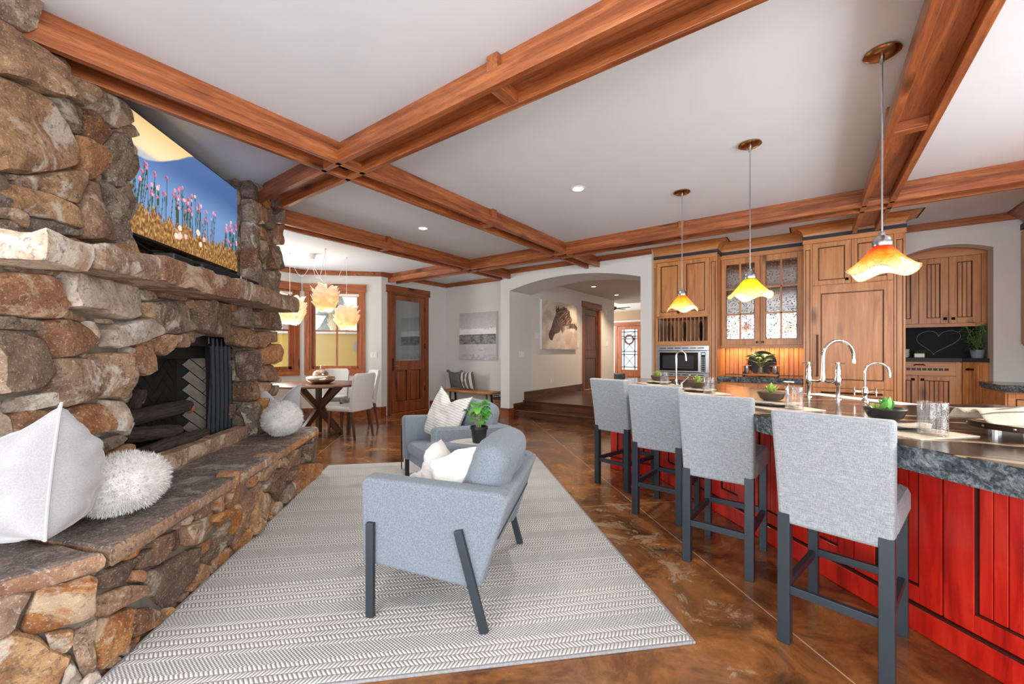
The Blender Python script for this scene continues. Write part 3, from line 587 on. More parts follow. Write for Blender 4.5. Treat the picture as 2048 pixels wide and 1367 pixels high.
('n',-1.335,0.028,[(2.908,0.108),(2.928,0.089),(2.947,0.089),(2.958,0.105),(2.955,0.131),(2.925,0.133)]),
('n',-1.335,0.028,[(2.342,0.048),(2.338,0.023),(2.364,0.013),(2.379,0.037),(2.362,0.052)]),
('n',-1.335,0.028,[(3.623,0.313),(3.606,0.289),(3.635,0.27),(3.657,0.292),(3.648,0.32)]),
('n',-1.335,0.028,[(3.136,0.347),(3.141,0.37),(3.12,0.382),(3.104,0.37),(3.095,0.349),(3.116,0.343)]),
('n',-1.335,0.028,[(2.541,0.052),(2.521,0.046),(2.514,0.026),(2.527,0.011),(2.544,0.011),(2.552,0.024),(2.557,0.041)]),
('n',-1.335,0.028,[(3.763,-0.002),(3.784,-0.007),(3.797,0.012),(3.784,0.038),(3.752,0.026)]),
('n',-1.335,0.028,[(3.613,0.007),(3.633,-0.01),(3.656,0.003),(3.653,0.033),(3.623,0.032)]),
('n',-1.335,0.028,[(1.961,0.409),(1.959,0.392),(1.975,0.388),(1.989,0.388),(2.003,0.403),(1.987,0.414),(1.974,0.416)]),
('n',-1.335,0.028,[(2.755,0.105),(2.732,0.104),(2.73,0.084),(2.732,0.063),(2.754,0.066),(2.761,0.084)]),
('n',-1.335,0.028,[(2.712,0.021),(2.721,-0.001),(2.745,-0.006),(2.776,0.011),(2.76,0.046),(2.724,0.05)]),
('n',-1.335,0.028,[(3.553,-0.004),(3.571,0.015),(3.548,0.029),(3.527,0.028),(3.522,0.008),(3.533,-0.008)]),
('n',-1.335,0.028,[(3.878,0.157),(3.847,0.19),(3.812,0.165),(3.813,0.122),(3.853,0.13)]),
('n',-1.335,0.028,[(3.238,0.233),(3.246,0.253),(3.239,0.268),(3.225,0.286),(3.203,0.275),(3.208,0.253),(3.218,0.241)]),
('n',-1.335,0.028,[(2.136,0.036),(2.123,0.023),(2.13,0.006),(2.147,0.003),(2.167,0.014),(2.159,0.039)]),
('n',-1.335,0.028,[(3.478,0.068),(3.498,0.05),(3.516,0.067),(3.52,0.084),(3.507,0.103),(3.489,0.088)]),
('n',-1.335,0.028,[(4.29,0.373),(4.295,0.394),(4.28,0.408),(4.262,0.408),(4.254,0.394),(4.252,0.376),(4.269,0.373)]),
('n',-1.335,0.028,[(2.281,0.002),(2.304,0.005),(2.319,0.03),(2.291,0.038),(2.262,0.026)]),
('n',-1.335,0.028,[(1.868,-0.001),(1.885,0.014),(1.875,0.037),(1.852,0.033),(1.832,0.018),(1.85,0.002)]),
('n',-1.335,0.028,[(4.002,0.287),(3.981,0.271),(3.988,0.247),(4.008,0.235),(4.024,0.253),(4.019,0.271)]),
('n',-1.335,0.028,[(1.991,0.011),(1.996,0.027),(1.98,0.033),(1.965,0.034),(1.953,0.019),(1.967,0.007),(1.98,0.003)]),
('n',-1.335,0.028,[(3.714,-0.012),(3.739,-0.01),(3.75,0.013),(3.736,0.036),(3.709,0.033),(3.701,0.009)]),
('x',-2.21,0.028,[(-0.048,0.088),(-0.041,-0.03),(0.075,-0.058),(0.194,0.047),(0.063,0.144)]),
('x',-2.21,0.028,[(0.062,0.262),(0.015,0.26),(-0.016,0.239),(-0.019,0.2),(0.01,0.175),(0.061,0.163),(0.066,0.215)]),
('x',-2.21,0.028,[(0.064,0.399),(0.018,0.425),(-0.023,0.392),(-0.003,0.342),(0.062,0.333)]),
('x',-2.21,0.028,[(0.034,0.268),(0.066,0.304),(0.032,0.331),(0.001,0.322),(0.0,0.289)]),
('x',-2.21,0.028,[(0.182,0.026),(0.187,0.004),(0.203,-0.009),(0.224,-0.004),(0.244,0.016),(0.231,0.046),(0.2,0.044)]),
('x',-2.21,0.028,[(0.322,-0.007),(0.335,0.012),(0.325,0.033),(0.303,0.044),(0.284,0.028),(0.282,0.005),(0.299,-0.01)]),
('s',4.05,0.024,[(-1.843,1.361),(-1.763,1.517),(-1.783,1.638),(-1.914,1.77),(-1.996,1.603),(-1.98,1.473)]),
('s',4.05,0.024,[(-1.871,2.042),(-1.991,1.991),(-2.05,1.918),(-2.025,1.832),(-1.948,1.734),(-1.819,1.788),(-1.84,1.915)]),
('s',4.05,0.024,[(-2.023,2.698),(-2.032,2.605),(-1.952,2.504),(-1.858,2.595),(-1.862,2.695),(-1.943,2.776)]),
('s',4.05,0.024,[(-1.855,2.186),(-1.87,2.299),(-1.978,2.265),(-2.041,2.213),(-2.034,2.128),(-1.964,2.082),(-1.865,2.087)]),
('s',4.05,0.024,[(-1.861,2.399),(-1.88,2.537),(-2.007,2.476),(-2.052,2.389),(-1.999,2.305),(-1.898,2.309)]),
('s',4.05,0.024,[(-1.836,0.584),(-1.822,0.645),(-1.881,0.687),(-1.952,0.661),(-1.937,0.594),(-1.914,0.556),(-1.869,0.55)]),
('s',4.05,0.024,[(-1.968,1.324),(-1.929,1.287),(-1.862,1.3),(-1.864,1.367),(-1.903,1.399),(-1.956,1.423),(-1.976,1.368)]),
('s',4.05,0.024,[(-1.79,1.688),(-1.762,1.719),(-1.778,1.758),(-1.821,1.777),(-1.87,1.741),(-1.832,1.695)]),
('s',4.05,0.024,[(-1.783,1.303),(-1.775,1.341),(-1.801,1.373),(-1.84,1.357),(-1.855,1.317),(-1.824,1.275)]),
('s',4.05,0.024,[(-1.932,2.026),(-1.893,2.042),(-1.918,2.076),(-1.95,2.074),(-1.959,2.043)]),
('s',4.05,0.024,[(-1.935,2.779),(-1.912,2.754),(-1.867,2.748),(-1.871,2.793),(-1.892,2.817),(-1.922,2.808)]),
('s',4.05,0.024,[(-1.877,0.736),(-1.889,0.721),(-1.889,0.707),(-1.877,0.694),(-1.857,0.702),(-1.86,0.724)]),
('s',4.05,0.024,[(-1.883,0.987),(-1.867,0.988),(-1.864,1.005),(-1.871,1.021),(-1.891,1.026),(-1.898,1.007),(-1.902,0.988)]),
]
# ------------------------------------------------------------------ stone fireplace, set at 45 degrees
def stone_mat(name, a, b, c, blot, lich, amt=0.5):
    t = NT(name); v = t.coord(); r = t.n.new('ShaderNodeObjectInfo').outputs['Random']
    off = t.n.new('ShaderNodeVectorMath'); off.operation = 'ADD'; t.l(v, off.inputs[0])
    cx = t.n.new('ShaderNodeCombineXYZ'); t.l(t.math('MULTIPLY', r, 37.0), cx.inputs[0]); t.l(t.math('MULTIPLY', r, 11.0), cx.inputs[1]); t.l(cx.outputs[0], off.inputs[1]); v = off.outputs[0]
    n1 = t.noise(v, 4.5, 8, 0.68, 0.9); n2 = t.noise(v, 11.0, 9, 0.75, 0.7); n3 = t.noise(v, 42.0, 7, 0.75); n4 = t.noise(v, 3.2, 7, 0.68, 1.2); n5 = t.noise(v, 90, 4, 0.7)
    col = t.ramp(n1, [(0.28, a), (0.48, b), (0.68, c)])
    hue = t.n.new('ShaderNodeHueSaturation'); t.l(col, hue.inputs['Color']); t.l(t.math('ADD', 0.75, t.math('MULTIPLY', r, 0.4)), hue.inputs['Saturation']); t.l(t.math('ADD', 0.86, t.math('MULTIPLY', r, 0.45)), hue.inputs['Value'])
    col = t.mix(t.ramp(n2, [(0.47, 0.0), (0.60, amt)]), hue.outputs[0], blot)
    col = t.mix(t.ramp(n4, [(0.54, 0.0), (0.61, 0.85)]), col, lich)
    col = t.mix(t.math('MULTIPLY', t.ramp(n3, [(0.53, 0.0), (0.62, 0.8)]), t.ramp(n1, [(0.40, 0.2), (0.6, 0.9)])), col, '#2a221c')
    col = t.mix(t.ramp(n5, [(0.56, 0.0), (0.66, 0.5)]), col, '#e4dccf')
    t.col(col); t.set(rough=0.85); t.bump(t.math('ADD', t.math('MULTIPLY', n2, 0.8), t.math('MULTIPLY', n3, 0.45)), 0.9, 0.03); return t.m
M['st_tan'] = stone_mat('stone_tan', '#7d5a44', '#a67f5d', '#c8a883', '#64493a', '#dfd3c2', 0.6)
M['st_brown'] = stone_mat('stone_brown', '#5a3f30', '#7d5a43', '#9e7857', '#453329', '#b9a58d', 0.6)
M['st_rust'] = stone_mat('stone_rust', '#7d4c30', '#a56f46', '#c29260', '#5c3b29', '#d3bb9c', 0.5)
M['st_grey'] = stone_mat('stone_grey', '#6c5747', '#8d7763', '#aa937c', '#4a3c32', '#d3c8b6', 0.7)
M['st_white'] = stone_mat('stone_white', '#a88a73', '#cbb8a4', '#e6dccd', '#8f6245', '#efe9df', 0.45)
M['mortar'] = plain('mortar', '#6f655a', 0.9, var=0.25, vs_=20)
M['slab'] = stone_mat('hearth_slate', '#5c4c42', '#7d675a', '#9a7f6c', '#474142', '#a8a29d', 0.7)
M['slabedge'] = stone_mat('hearth_flagstone_edge', '#8d5c38', '#b07a4d', '#c79a6e', '#6e4528', '#d8c2a6', 0.4)
M['soot'] = plain('sooty_firebrick', '#1b1917', 0.85, var=0.3, vs_=9); M['brick'] = plain('pale_firebrick', '#8d8377', 0.85, var=0.2, vs_=14)
FP = thing('fireplace', 'large fieldstone fireplace with raised hearth and stone mantel filling the left side', 'fireplace', (0, 0, 0), R45)
def chaikin(p, it=1):
    for _ in range(it):
        q = []
        for i in range(len(p)):
            a, b = p[i], p[(i + 1) % len(p)]
            q += [(a[0] * .87 + b[0] * .13, a[1] * .87 + b[1] * .13), (a[0] * .13 + b[0] * .87, a[1] * .13 + b[1] * .87)]
        p = q
    return p
def stone(k, c, pr, poly, mat, seed, parent=FP, sign=None, name='stone'):
    rnd = random.Random(seed); p = chaikin(poly, 1); fine = []
    for i in range(len(p)):
        a, b = p[i], p[(i + 1) % len(p)]; L = sqrt((a[0] - b[0]) ** 2 + (a[1] - b[1]) ** 2); m = max(1, int(L / 0.035))
        fine += [(a[0] + (b[0] - a[0]) * j / m, a[1] + (b[1] - a[1]) * j / m) for j in range(m)]
    p = fine; n = len(p); cx = sum(q[0] for q in p) / n; cy = sum(q[1] for q in p) / n
    size = min(max(q[0] for q in p) - min(q[0] for q in p), max(q[1] for q in p) - min(q[1] for q in p)); pr = min(pr, 0.25 * size + 0.02) * rnd.uniform(0.85, 1.25)
    g = 1 + 0.006 / max(size, 0.05); verts = []; faces = []
    tx, ty = rnd.uniform(-.28, .28), rnd.uniform(-.28, .28)
    rings = [(g, -0.06), (g, pr * 0.35), (g * 0.985, pr * 0.72), (g * 0.93, pr * 0.96), (g * 0.66, pr * 1.04), (g * 0.33, pr * 1.06)]
    for (sc, d) in rings:
        for q in p:
            x = cx + (q[0] - cx) * sc; y = cy + (q[1] - cy) * sc
            e = noise.noise(Vector((x * 9 + seed, y * 9, d * 3))) * 0.022 + noise.noise(Vector((x * 26, y * 26, seed * 1.7))) * 0.009
            dd = d if d < 0 else max(0.004, d + e + ((x - cx) * tx + (y - cy) * ty) * min(1, d / pr))
            verts.append((x + e * 0.5 * (d > 0), y + e * 0.4 * (d > 0), dd))
    for r in range(len(rings) - 1):
        for i in range(n):
            j = (i + 1) % n; faces.append((r * n + i, r * n + j, (r + 1) * n + j, (r + 1) * n + i))
    verts.append((cx, cy, pr * 1.1)); b = (len(rings) - 1) * n; faces += [(b + i, b + (i + 1) % n, len(verts) - 1) for i in range(n)]
    out = []
    for (x, y, d) in verts:
        if k == 'n': out.append((c + d, x, y))
        elif k == 's': out.append((x, c - d, y))
        else:  # world plane x = c -> local frame of the fireplace
            X, Y = c + d, x; out.append(((X + Y) * 0.70710678, (Y - X) * 0.70710678, y))
    me = bpy.data.meshes.new(name); me.from_pydata(out, [], faces)
    bm = bmesh.new(); bm.from_mesh(me); bmesh.ops.recalc_face_normals(bm, faces=bm.faces); bm.to_mesh(me); bm.free()
    me.polygons.foreach_set('use_smooth', [True] * len(me.polygons)); me.set_sharp_from_angle(angle=radians(38))
    me.materials.append(mat); o = bpy.data.objects.new(name, me); link(o, parent); return o
rs = random.Random(5)
for i, (k, c, pr, poly) in enumerate(STONES):
    cs = sum(q[0] for q in poly) / len(poly); cz = sum(q[1] for q in poly) / len(poly)
    if k == 'x': key = rs.choice(['st_rust', 'st_white', 'st_tan', 'st_rust'])
    elif c > -1.5 and k == 'n': key = rs.choice(['st_brown', 'st_brown', 'st_rust', 'st_tan'])
    elif k == 's': key = rs.choice(['st_grey', 'st_brown', 'st_grey'])
    elif cs > 3.3: key = rs.choice(['st_brown', 'st_brown', 'st_rust', 'st_grey'])
    elif cz > 1.75: key = rs.choice(['st_tan', 'st_grey', 'st_rust', 'st_grey', 'st_tan'])
    else: key = rs.choice(['st_tan', 'st_white', 'st_rust', 'st_tan', 'st_tan', 'st_grey'])
    key = {0: 'st_tan', 1: 'st_tan', 2: 'st_tan', 9: 'st_brown', 20: 'st_grey', 21: 'st_rust', 24: 'st_rust', 25: 'st_white', 26: 'st_grey', 29: 'st_rust', 31: 'st_grey', 34: 'st_tan'}.get(i, key)
    stone(k, c, pr, poly, M[key], i + 1)
# mortar cores
def core(name, poly, z0, z1, mat=None): return MB().prism(poly, z0, z1).build(name, mat or M['mortar'], FP)
core('left_pier_core', [(-1.78, 2.58), (-3.0, 2.58), (-3.0, 1.44), (-2.289, 1.44), (-1.78, 1.95)], 0.40, 1.70)
core('left_pier_core', [(-1.87, 2.70), (-3.0, 2.70), (-3.0, 1.44), (-2.36, 1.44), (-1.87, 1.95)], 1.68, CEIL)
core('right_pier_core', [(-1.78, 4.06), (-1.78, 4.46), (-2.9, 4.46), (-2.9, 4.06)], 0.40, CEIL)
core('hearth_core', [(-1.335, 1.79), (-1.335, 4.42), (-3.0, 4.42), (-3.0, 1.138), (-1.987, 1.138)], 0.0, 0.42)
lint = [(2.60, 1.68), (2.60, 1.14)] + [(2.60 + 1.46 * i / 10, 1.14 + 0.27 * sin(pi * min(1, (i / 10) * 0.62 + 0.0)) ** 0.8 - 0.09 * max(0, i / 10 - 0.75) * 4 * 0.6) for i in range(1, 11)] + [(4.06, 1.68)]
MB().prism_x(lint, -2.25, -1.785).build('lintel_core', M['mortar'], FP)
core('niche_shelf', [(-1.79, 2.58), (-1.79, 4.08), (-2.6, 4.08), (-2.6, 2.58)], 1.66, 1.755)
core('niche_back', [(-2.2, 2.58), (-2.2, 4.08), (-2.6, 4.08), (-2.6, 2.58)], 1.70, CEIL, M['st_brown'])
# near side return of the chimney, seen only from the side
rn = random.Random(9); z = 0.5
while z < 2.7:
    h = rn.uniform(0.22, 0.42); y = 0.10
    while y > -0.55:
        w_ = rn.uniform(0.25, 0.45); y1 = max(-0.6, y - w_); g = 0.012
        stone('x', -2.637, 0.06, [(y - g, z + g), (y - g - rn.uniform(0, .03), z + h - g), (y1 + g + rn.uniform(0, .03), z + h - g), (y1 + g, z + g)], M[rn.choice(['st_tan', 'st_rust', 'st_grey', 'st_white'])], rn.randint(200, 900)); y = y1
    z += h
for (y0, y1, z0, z1) in ((0.0, -0.3, 0.02, 0.2), (-0.0, -0.28, 0.21, 0.40), (-0.3, -0.6, 0.02, 0.24), (-0.29, -0.6, 0.25, 0.40)):
    stone('x', -2.21, 0.04, [(y0, z0), (y0, z1), (y1, z1), (y1, z0)], M['st_rust'], int(z1 * 300))
# rough slabs: a box skin broken up with noise
def slab(name, poly, z0, z1, mat, seed, rough=0.010, n=7, parent=FP, edge=None, step=0.06):
    """poly = outline (n,s); subdivided top, rough broken edge"""
    p = []
    for i in range(len(poly)):
        a, b = poly[i], poly[(i + 1) % len(poly)]; L = sqrt((a[0] - b[0]) ** 2 + (a[1] - b[1]) ** 2); m = max(1, int(L / step))
        p += [(a[0] + (b[0] - a[0]) * j / m, a[1] + (b[1] - a[1]) * j / m) for j in range(m)]
    cx = sum(q[0] for q in p) / len(p); cy = sum(q[1] for q in p) / len(p); N = len(p); vs = []; fs = []
    rows = [(0.985, z0), (1.0, z0 + (z1 - z0) * 0.2), (1.004, z0 + (z1 - z0) * 0.55), (0.998, z0 + (z1 - z0) * 0.88), (0.985, z1), (0.8, z1), (0.4, z1)]
    for ri, (sc, z) in enumerate(rows):
        for q in p:
            e = noise.noise(Vector((q[0] * 7 + seed, q[1] * 7, z * 9))) * rough + noise.noise(Vector((q[0] * 22, q[1] * 22 + seed, z * 20))) * rough * 0.5
            d = Vector((q[0] - cx, q[1] - cy)); L = d.length or 1; off = d * ((sc - 1) if ri > 4 else 0) + d / L * ((min(0.03, (1 - sc) * -1.0) if ri <= 4 else 0) + e * (1 if ri <= 4 else 0))
            vs.append((q[0] + off.x, q[1] + off.y, z + e * (0.8 if ri >= 4 else 0.5)))
    for r in range(len(rows) - 1):
        for i in range(N):
            j = (i + 1) % N; fs.append((r * N + i, r * N + j, (r + 1) * N + j, (r + 1) * N + i))
    fs += [tuple(range(N))[::-1], tuple(range((len(rows) - 1) * N, len(rows) * N))]
    m = MB().add(vs, fs); o = m.build(name, mat, parent, smooth=True, angle=35)
    if edge is not None:
        o.data.materials.append(edge)
        for f in o.data.polygons:
            if abs(f.normal.z) < 0.6: f.material_index = 1
    return o
for i, pl in enumerate([[(-1.285, 3.635), (-1.285, 4.36), (-1.33, 4.46), (-1.9, 4.46), (-1.9, 3.635)], [(-1.285, 2.80), (-1.285, 3.615), (-1.9, 3.615), (-1.9, 2.80)],
                        [(-1.285, 1.80), (-1.285, 2.78), (-1.9, 2.78), (-1.9, 2.06)], [(-1.30, 1.785), (-1.91, 2.035), (-2.4, 1.5), (-2.35, 1.15), (-1.945, 1.138)]]):
    slab('hearth_slab', pl, 0.418, 0.492, M['slab'], 11 + i * 3, 0.009, edge=M['slabedge'])
for i, (s0, s1, nf, z0, z1, mt) in enumerate([(1.80, 2.02, -1.50, 1.60, 1.715, 'st_white'), (2.03, 2.36, -1.47, 1.612, 1.735, 'st_tan'), (2.37, 3.15, -1.45, 1.618, 1.755, 'st_rust'), (3.16, 4.32, -1.46, 1.64, 1.775, 'st_tan')]):
    slab('mantel_stone', [(nf, s0), (nf, s1), (-1.82, s1), (-1.82, s0)], z0, z1, M[mt], 40 + i * 7, 0.022, step=0.045)
slab('curb_stone', [(-1.765, 2.75), (-1.765, 3.97), (-1.86, 3.97), (-1.86, 2.75)], 0.485, 0.597, M['slabedge'], 77, 0.005)
# firebox
fb = MB().box(-2.29, -2.24, 2.62, 4.06, 0.45, 1.5).box(-2.29, -1.86, 2.56, 2.60, 0.45, 1.5).box(-2.29, -1.84, 2.60, 4.06, 0.45, 0.50).box(-2.29, -1.98, 2.60, 4.06, 1.42, 1.47)
fbo = fb.build('firebox_shell', M['soot'], FP)
MB().bar((-1.93, 4.09, 0.97), (-2.26, 3.82, 0.97), 0.04, 1.0).build('firebox_side', M['soot'], FP)
bx('hood_bar', M['black'], FP, -1.96, -1.93, 2.60, 4.05, 1.30, 1.40)
bx('hood_bar', M['soot'], FP, -2.1, -2.08, 2.60, 4.0, 1.20, 1.30)
brk = MB().box(-0.098, 0.098, -0.034, 0.034, -0.006, 0.006).mesh('firebrick')
def bricks(org, ud, vd, W, H_, mat):
    me = brk.copy(); me.materials.append(mat); org = Vector(org); ud = Vector(ud).normalized(); vd = Vector(vd).normalized(); nd = ud.cross(vd); L = 0.2; B_ = 0.075
    for i in range(-14, 15):
        for j in range(-14, 15):
            for o_ in (0, 1):
                bu = (i * B_ + j * L) * 0.7071 * 1.0; 
                # herringbone: two bricks per cell on a diagonal lattice
                a = i * B_ + j * L; b = i * B_ - j * L
                x, y = (a + L / 2, b + B_ / 2) if o_ == 0 else (a + B_ / 2 , b + B_ + L / 2)
                u = (x - y) * 0.7071 + W / 2; v = (x + y) * 0.7071 + H_ / 2
                if not (0.06 < u < W - 0.06 and 0.06 < v < H_ - 0.06): continue
                an = R45 if o_ == 0 else R45 + pi / 2
                bo = link(bpy.data.objects.new('firebrick', me), FP); e1 = ud * cos(an) + vd * sin(an); e2 = -ud * sin(an) + vd * cos(an)
                bo.matrix_local = Matrix(((e1.x, e2.x, nd.x, 0), (e1.y, e2.y, nd.y, 0), (e1.z, e2.z, nd.z, 0), (0, 0, 0, 1))) ; bo.location = org + ud * u + vd * v
bricks((-2.236, 2.62, 0.5), (0, 1, 0), (0, 0, 1), 1.25, 0.9, M['soot'])
bricks((-2.235, 3.80, 0.5), (0.33, 0.27, 0), (0, 0, 1), 0.45, 0.9, M['brick'])
# wire mesh curtain bunched at the right jamb
def mesh_mat():
    t = NT('wire_mesh'); t.n.remove(t.b); d = t.n.new('ShaderNodeBsdfPrincipled'); d.inputs['Base Color'].default_value = lin('#24262a'); d.inputs['Metallic'].default_value = .6; d.inputs['Roughness'].default_value = .45
    tr = t.n.new('ShaderNodeBsdfTransparent'); c = t.n.new('ShaderNodeTexChecker'); c.inputs['Scale'].default_value = 260; t.l(t.coord(), c.inputs['Vector'])
    m = t.n.new('ShaderNodeMixShader'); t.l(t.math('MULTIPLY', c.outputs['Fac'], 0.55), m.inputs[0]); t.l(d.outputs[0], m.inputs[1]); t.l(tr.outputs[0], m.inputs[2]); t.l(m.outputs[0], t.out.inputs[0]); return t.m
MB().grid(lambda u, v: (-1.945 + 0.028 * sin(u * 34 + v * 1.5), 3.66 + 0.36 * u + 0.02 * sin(v * 3), 0.505 + 0.86 * v), 90, 6).build('mesh_curtain', mesh_mat(), FP, smooth=True)
MB().tube([(-1.945, 2.62, 1.37), (-1.945, 4.04, 1.37)], 0.006).build('curtain_rod', M['black'], FP)
MB().tube([(-1.90, 3.62, 1.385), (-1.90, 3.62, 1.32)], 0.004).build('damper_pull', M['chrome'], FP)
# gas logs
def bark(name, a, b):
    t = NT(name); v = t.coord((30, 30, 4)); n = t.noise(v, 1.6, 6, 0.7, 0.6); t.col(t.ramp(n, [(0.3, a), (0.7, b)])); t.set(rough=0.9); t.bump(n, 0.9, 0.02); return t.m
M['bark'] = bark('charred_bark', '#141110', '#5a4a42'); M['cutwood'] = plain('split_log_face', '#a5623f', 0.85, var=0.15, vs_=12)
def log(a, b, r, label, seed, faced=None):
    a, b = Vector(P3(*a)), Vector(P3(*b)); d = b - a; L = d.length; t = thing('fire_log', label, 'log', tuple((a + b) / 2), 0, 'gas logs in the firebox')
    m = MB(); n = 12
    pts = [Vector((0.012 * noise.noise(Vector((i * .6, seed, 0))), 0.012 * noise.noise(Vector((seed, i * .6, 3))), -L / 2 + L * i / n)) for i in range(n + 1)]
    m.tube(pts, [r * (0.72 + 0.28 * min(1, 4 * min(i, n - i) / n + .3)) * (1 + 0.18 * noise.noise(Vector((i, seed, 5)))) for i in range(n + 1)], 12)
    m.v = [(x * (1 + .15 * noise.noise(Vector((x * 40, y * 40, z * 6)))), y * (1 + .15 * noise.noise(Vector((x * 40, y * 40, z * 6 + 9)))), z) for x, y, z in m.v]
    rot = d.to_track_quat('Z', 'Y'); o = m.build('bark', M['bark'], t, smooth=True, angle=60); o.rotation_mode = 'QUATERNION'; o.rotation_quaternion = rot
    if faced:
        q = MB().lathe([(0.0, 0), (r * 0.8, 0), (r * 0.92, 0.02), (r * 0.8, faced), (0, faced + 0.01)], 10); w_ = q.build('split_face', M['cutwood'], t, smooth=True)
        w_.rotation_mode = 'QUATERNION'; w_.rotation_quaternion = rot; w_.location = rot @ Vector((0, -r * 0.25, L / 2 - faced - 0.01))
log((-1.95, 3.0, 0.60), (-1.93, 3.62, 0.60), 0.05, 'front charred log with an orange split end, lying lowest in the firebox', 1, 0.20)
log((-2.08, 2.95, 0.72), (-2.0, 3.42, 0.665), 0.05, 'grey barked log in the middle of the log pile', 2)
log((-2.15, 2.85, 0.80), (-2.08, 3.68, 0.82), 0.055, 'black burnt log lying across the top of the pile', 3, 0.01)
log((-2.19, 3.22, 0.84), (-2.18, 3.30, 0.98), 0.05, 'short split log standing upright at the back of the firebox', 4, 0.09)
log((-2.05, 2.9, 0.565), (-2.12, 3.7, 0.56), 0.045, 'charred log at the bottom of the pile toward the mesh curtain', 5)
em = MB(); re_ = random.Random(3)
for i in range(90):
    n_, s_ = re_.uniform(-2.18, -1.9), re_.uniform(2.8, 3.75); h = re_.uniform(0.015, 0.05)
    em.obox((n_, s_, 0.5 + h / 2), (re_.uniform(.01, .04), re_.uniform(-.02, .02), re_.uniform(-.01, .01)), (re_.uniform(-.01, .01), re_.uniform(.01, .025), 0), (0, 0, h / 2))
tag(em.build('ember_bed', M['blackgloss'], None, rz=R45), 'loose black embers and ash under the gas logs', 'embers', kind='stuff')
# ------------------------------------------------------------------ flat pictures: a colour grid computed point by point
def smooth(a, b, x): t = max(0.0, min(1.0, (x - a) / (b - a))); return t * t * (3 - 2 * t)
def mixc(a, b, t): return tuple(a[i] * (1 - t) + b[i] * t for i in range(3))
def L3(h): return lin(h)[:3]
def fbm(x, y, o=4, s=0.0):
    return noise.fractal(Vector((x, y, s)), 1.0, 2.0, o)
def picture(name, mat, parent, org, ud, vd, W, H_, nx, ny, fn, loc=(0, 0, 0)):
    org, ud, vd = Vector(org), Vector(ud), Vector(vd); m = MB()
    m.grid(lambda u, v: tuple(org + ud * (u * W) + vd * (v * H_)), nx, ny); o = m.build(name, mat, parent, loc=loc)
    cols = [fn(i / nx, j / ny) for j in range(ny + 1) for i in range(nx + 1)]
    a = o.data.color_attributes.new('Col', 'FLOAT_COLOR', 'POINT')
    a.data.foreach_set('color', [c for p in cols for c in (*p, 1.0)]); return o
M['print'] = attr_mat('canvas_print', 0.6); M['screen'] = attr_mat('screen_print', 0.25, 0.5)
# television: flowering meadow before blue hills
rt = random.Random(21); fl = []; stems = []
for (u0, u1, n) in ((0.02, 0.30, 26), (0.34, 0.60, 32), (0.62, 0.74, 7), (0.82, 1.0, 24)):
    for i in range(n):
        u = rt.uniform(u0, u1); v = rt.uniform(0.34, 0.60) + (0.04 if u < 0.6 else -0.06) * rt.random(); r = rt.uniform(0.014, 0.021)
        fl.append((u, v, r, rt.choice(['#c9708f', '#b85a80', '#d98fa6', '#a9466e', '#e3b9b4']))); stems.append((u, u + rt.uniform(-.05, .03), v))
for i in range(8): fl.append((rt.uniform(0.3, 0.75), rt.uniform(0.12, 0.28), rt.uniform(0.024, 0.04), rt.choice(['#e9b6ae', '#eecdb9', '#f1d9c4'])))
def tv_pic(u, v):
    top = mixc(L3('#f0dcae'), L3('#e9c98c'), smooth(0.75, 1.0, v)); ridge = 0.66 + 0.40 * smooth(0.12, 0.62, u) + 0.02 * fbm(u * 3, 1)
    far = 0.74 + 0.03 * fbm(u * 2 + 5, 2); c = top
    if v < far + 0.02: c = mixc(c, L3('#9fb1c4'), 0.8 * smooth(far + 0.02, far - 0.03, v))
    if v < ridge: c = mixc(mixc(L3('#6f93c4'), L3('#4a6a9c'), smooth(0.45, 0.8, v)), c, smooth(ridge - 0.015, ridge, v))
    gr = 0.24 + 0.10 * fbm(u * 60, 3.3, 3) + 0.05 * fbm(u * 14, 8)
    for (us, ub, vt) in stems:
        if v < vt:
            x = us + (ub - us) * (1 - v / vt)
            if abs(u - x) < 0.0028: c = L3('#35502f') if v > 0.25 else L3('#5d4a22')
    if v < gr:
        g = fbm(u * 110, v * 26, 4); c = mixc(L3('#5c3d20'), mixc(L3('#93683a'), L3('#c39a5e'), smooth(0, .5, g)), smooth(-.7, .2, g))
    for (fu, fv, r, h) in fl:
        du = (u - fu) * 1.78; dv = v - fv; d = du * du + dv * dv
        if d < r * r: c = mixc(L3(h), L3('#ffffff'), 0.25 * max(0, (dv + du) / r)); break
    return c
t = thing('television', 'flat television showing pink meadow flowers, set in the stone niche above the mantel', 'television', P3(-1.93, 3.37, 1.955), R45)
bx('bezel', M['blackgloss'], t, -0.02, 0.045, -0.675, 0.675, 0.0, 0.765, bevel=0.004)
picture('screen', M['screen'], t, (0.047, -0.665, 0.02), (0, 1, 0), (0, 0, 1), 1.33, 0.735, 240, 130, tv_pic)
bx('wall_mount', M['black'], t, -0.26, -0.02, -0.15, 0.15, 0.25, 0.5)
MB().tube([(0.03, -0.62, 0.0), (0.05, -0.45, -0.06), (0.04, -0.3, -0.03), (0.05, -0.2, -0.1), (0.06, -0.1, -0.155)], 0.006, 6).build('cable', M['black'], t, smooth=True)
t = thing('soundbar', 'long black soundbar with a small silver badge on the stone mantel', 'soundbar', P3(-1.70, 3.48, 1.783), R45)
MB().box(-0.05, 0.05, -0.40, 0.44, 0, 0.085).build('body', M['black'], t, bevel=0.018, seg=3, smooth=True)
bx('grille', plain('speaker_cloth', '#1c1d20', 0.9), t, 0.045, 0.053, -0.38, 0.42, 0.008, 0.078, bevel=0.003)
bx('badge', M['steel'], t, 0.05, 0.057, 0.10, 0.20, 0.045, 0.08, bevel=0.003)
for i in range(4): bx('button', M['black'], t, 0.055, 0.059, 0.115 + i * .02, 0.127 + i * .02, 0.062, 0.072)
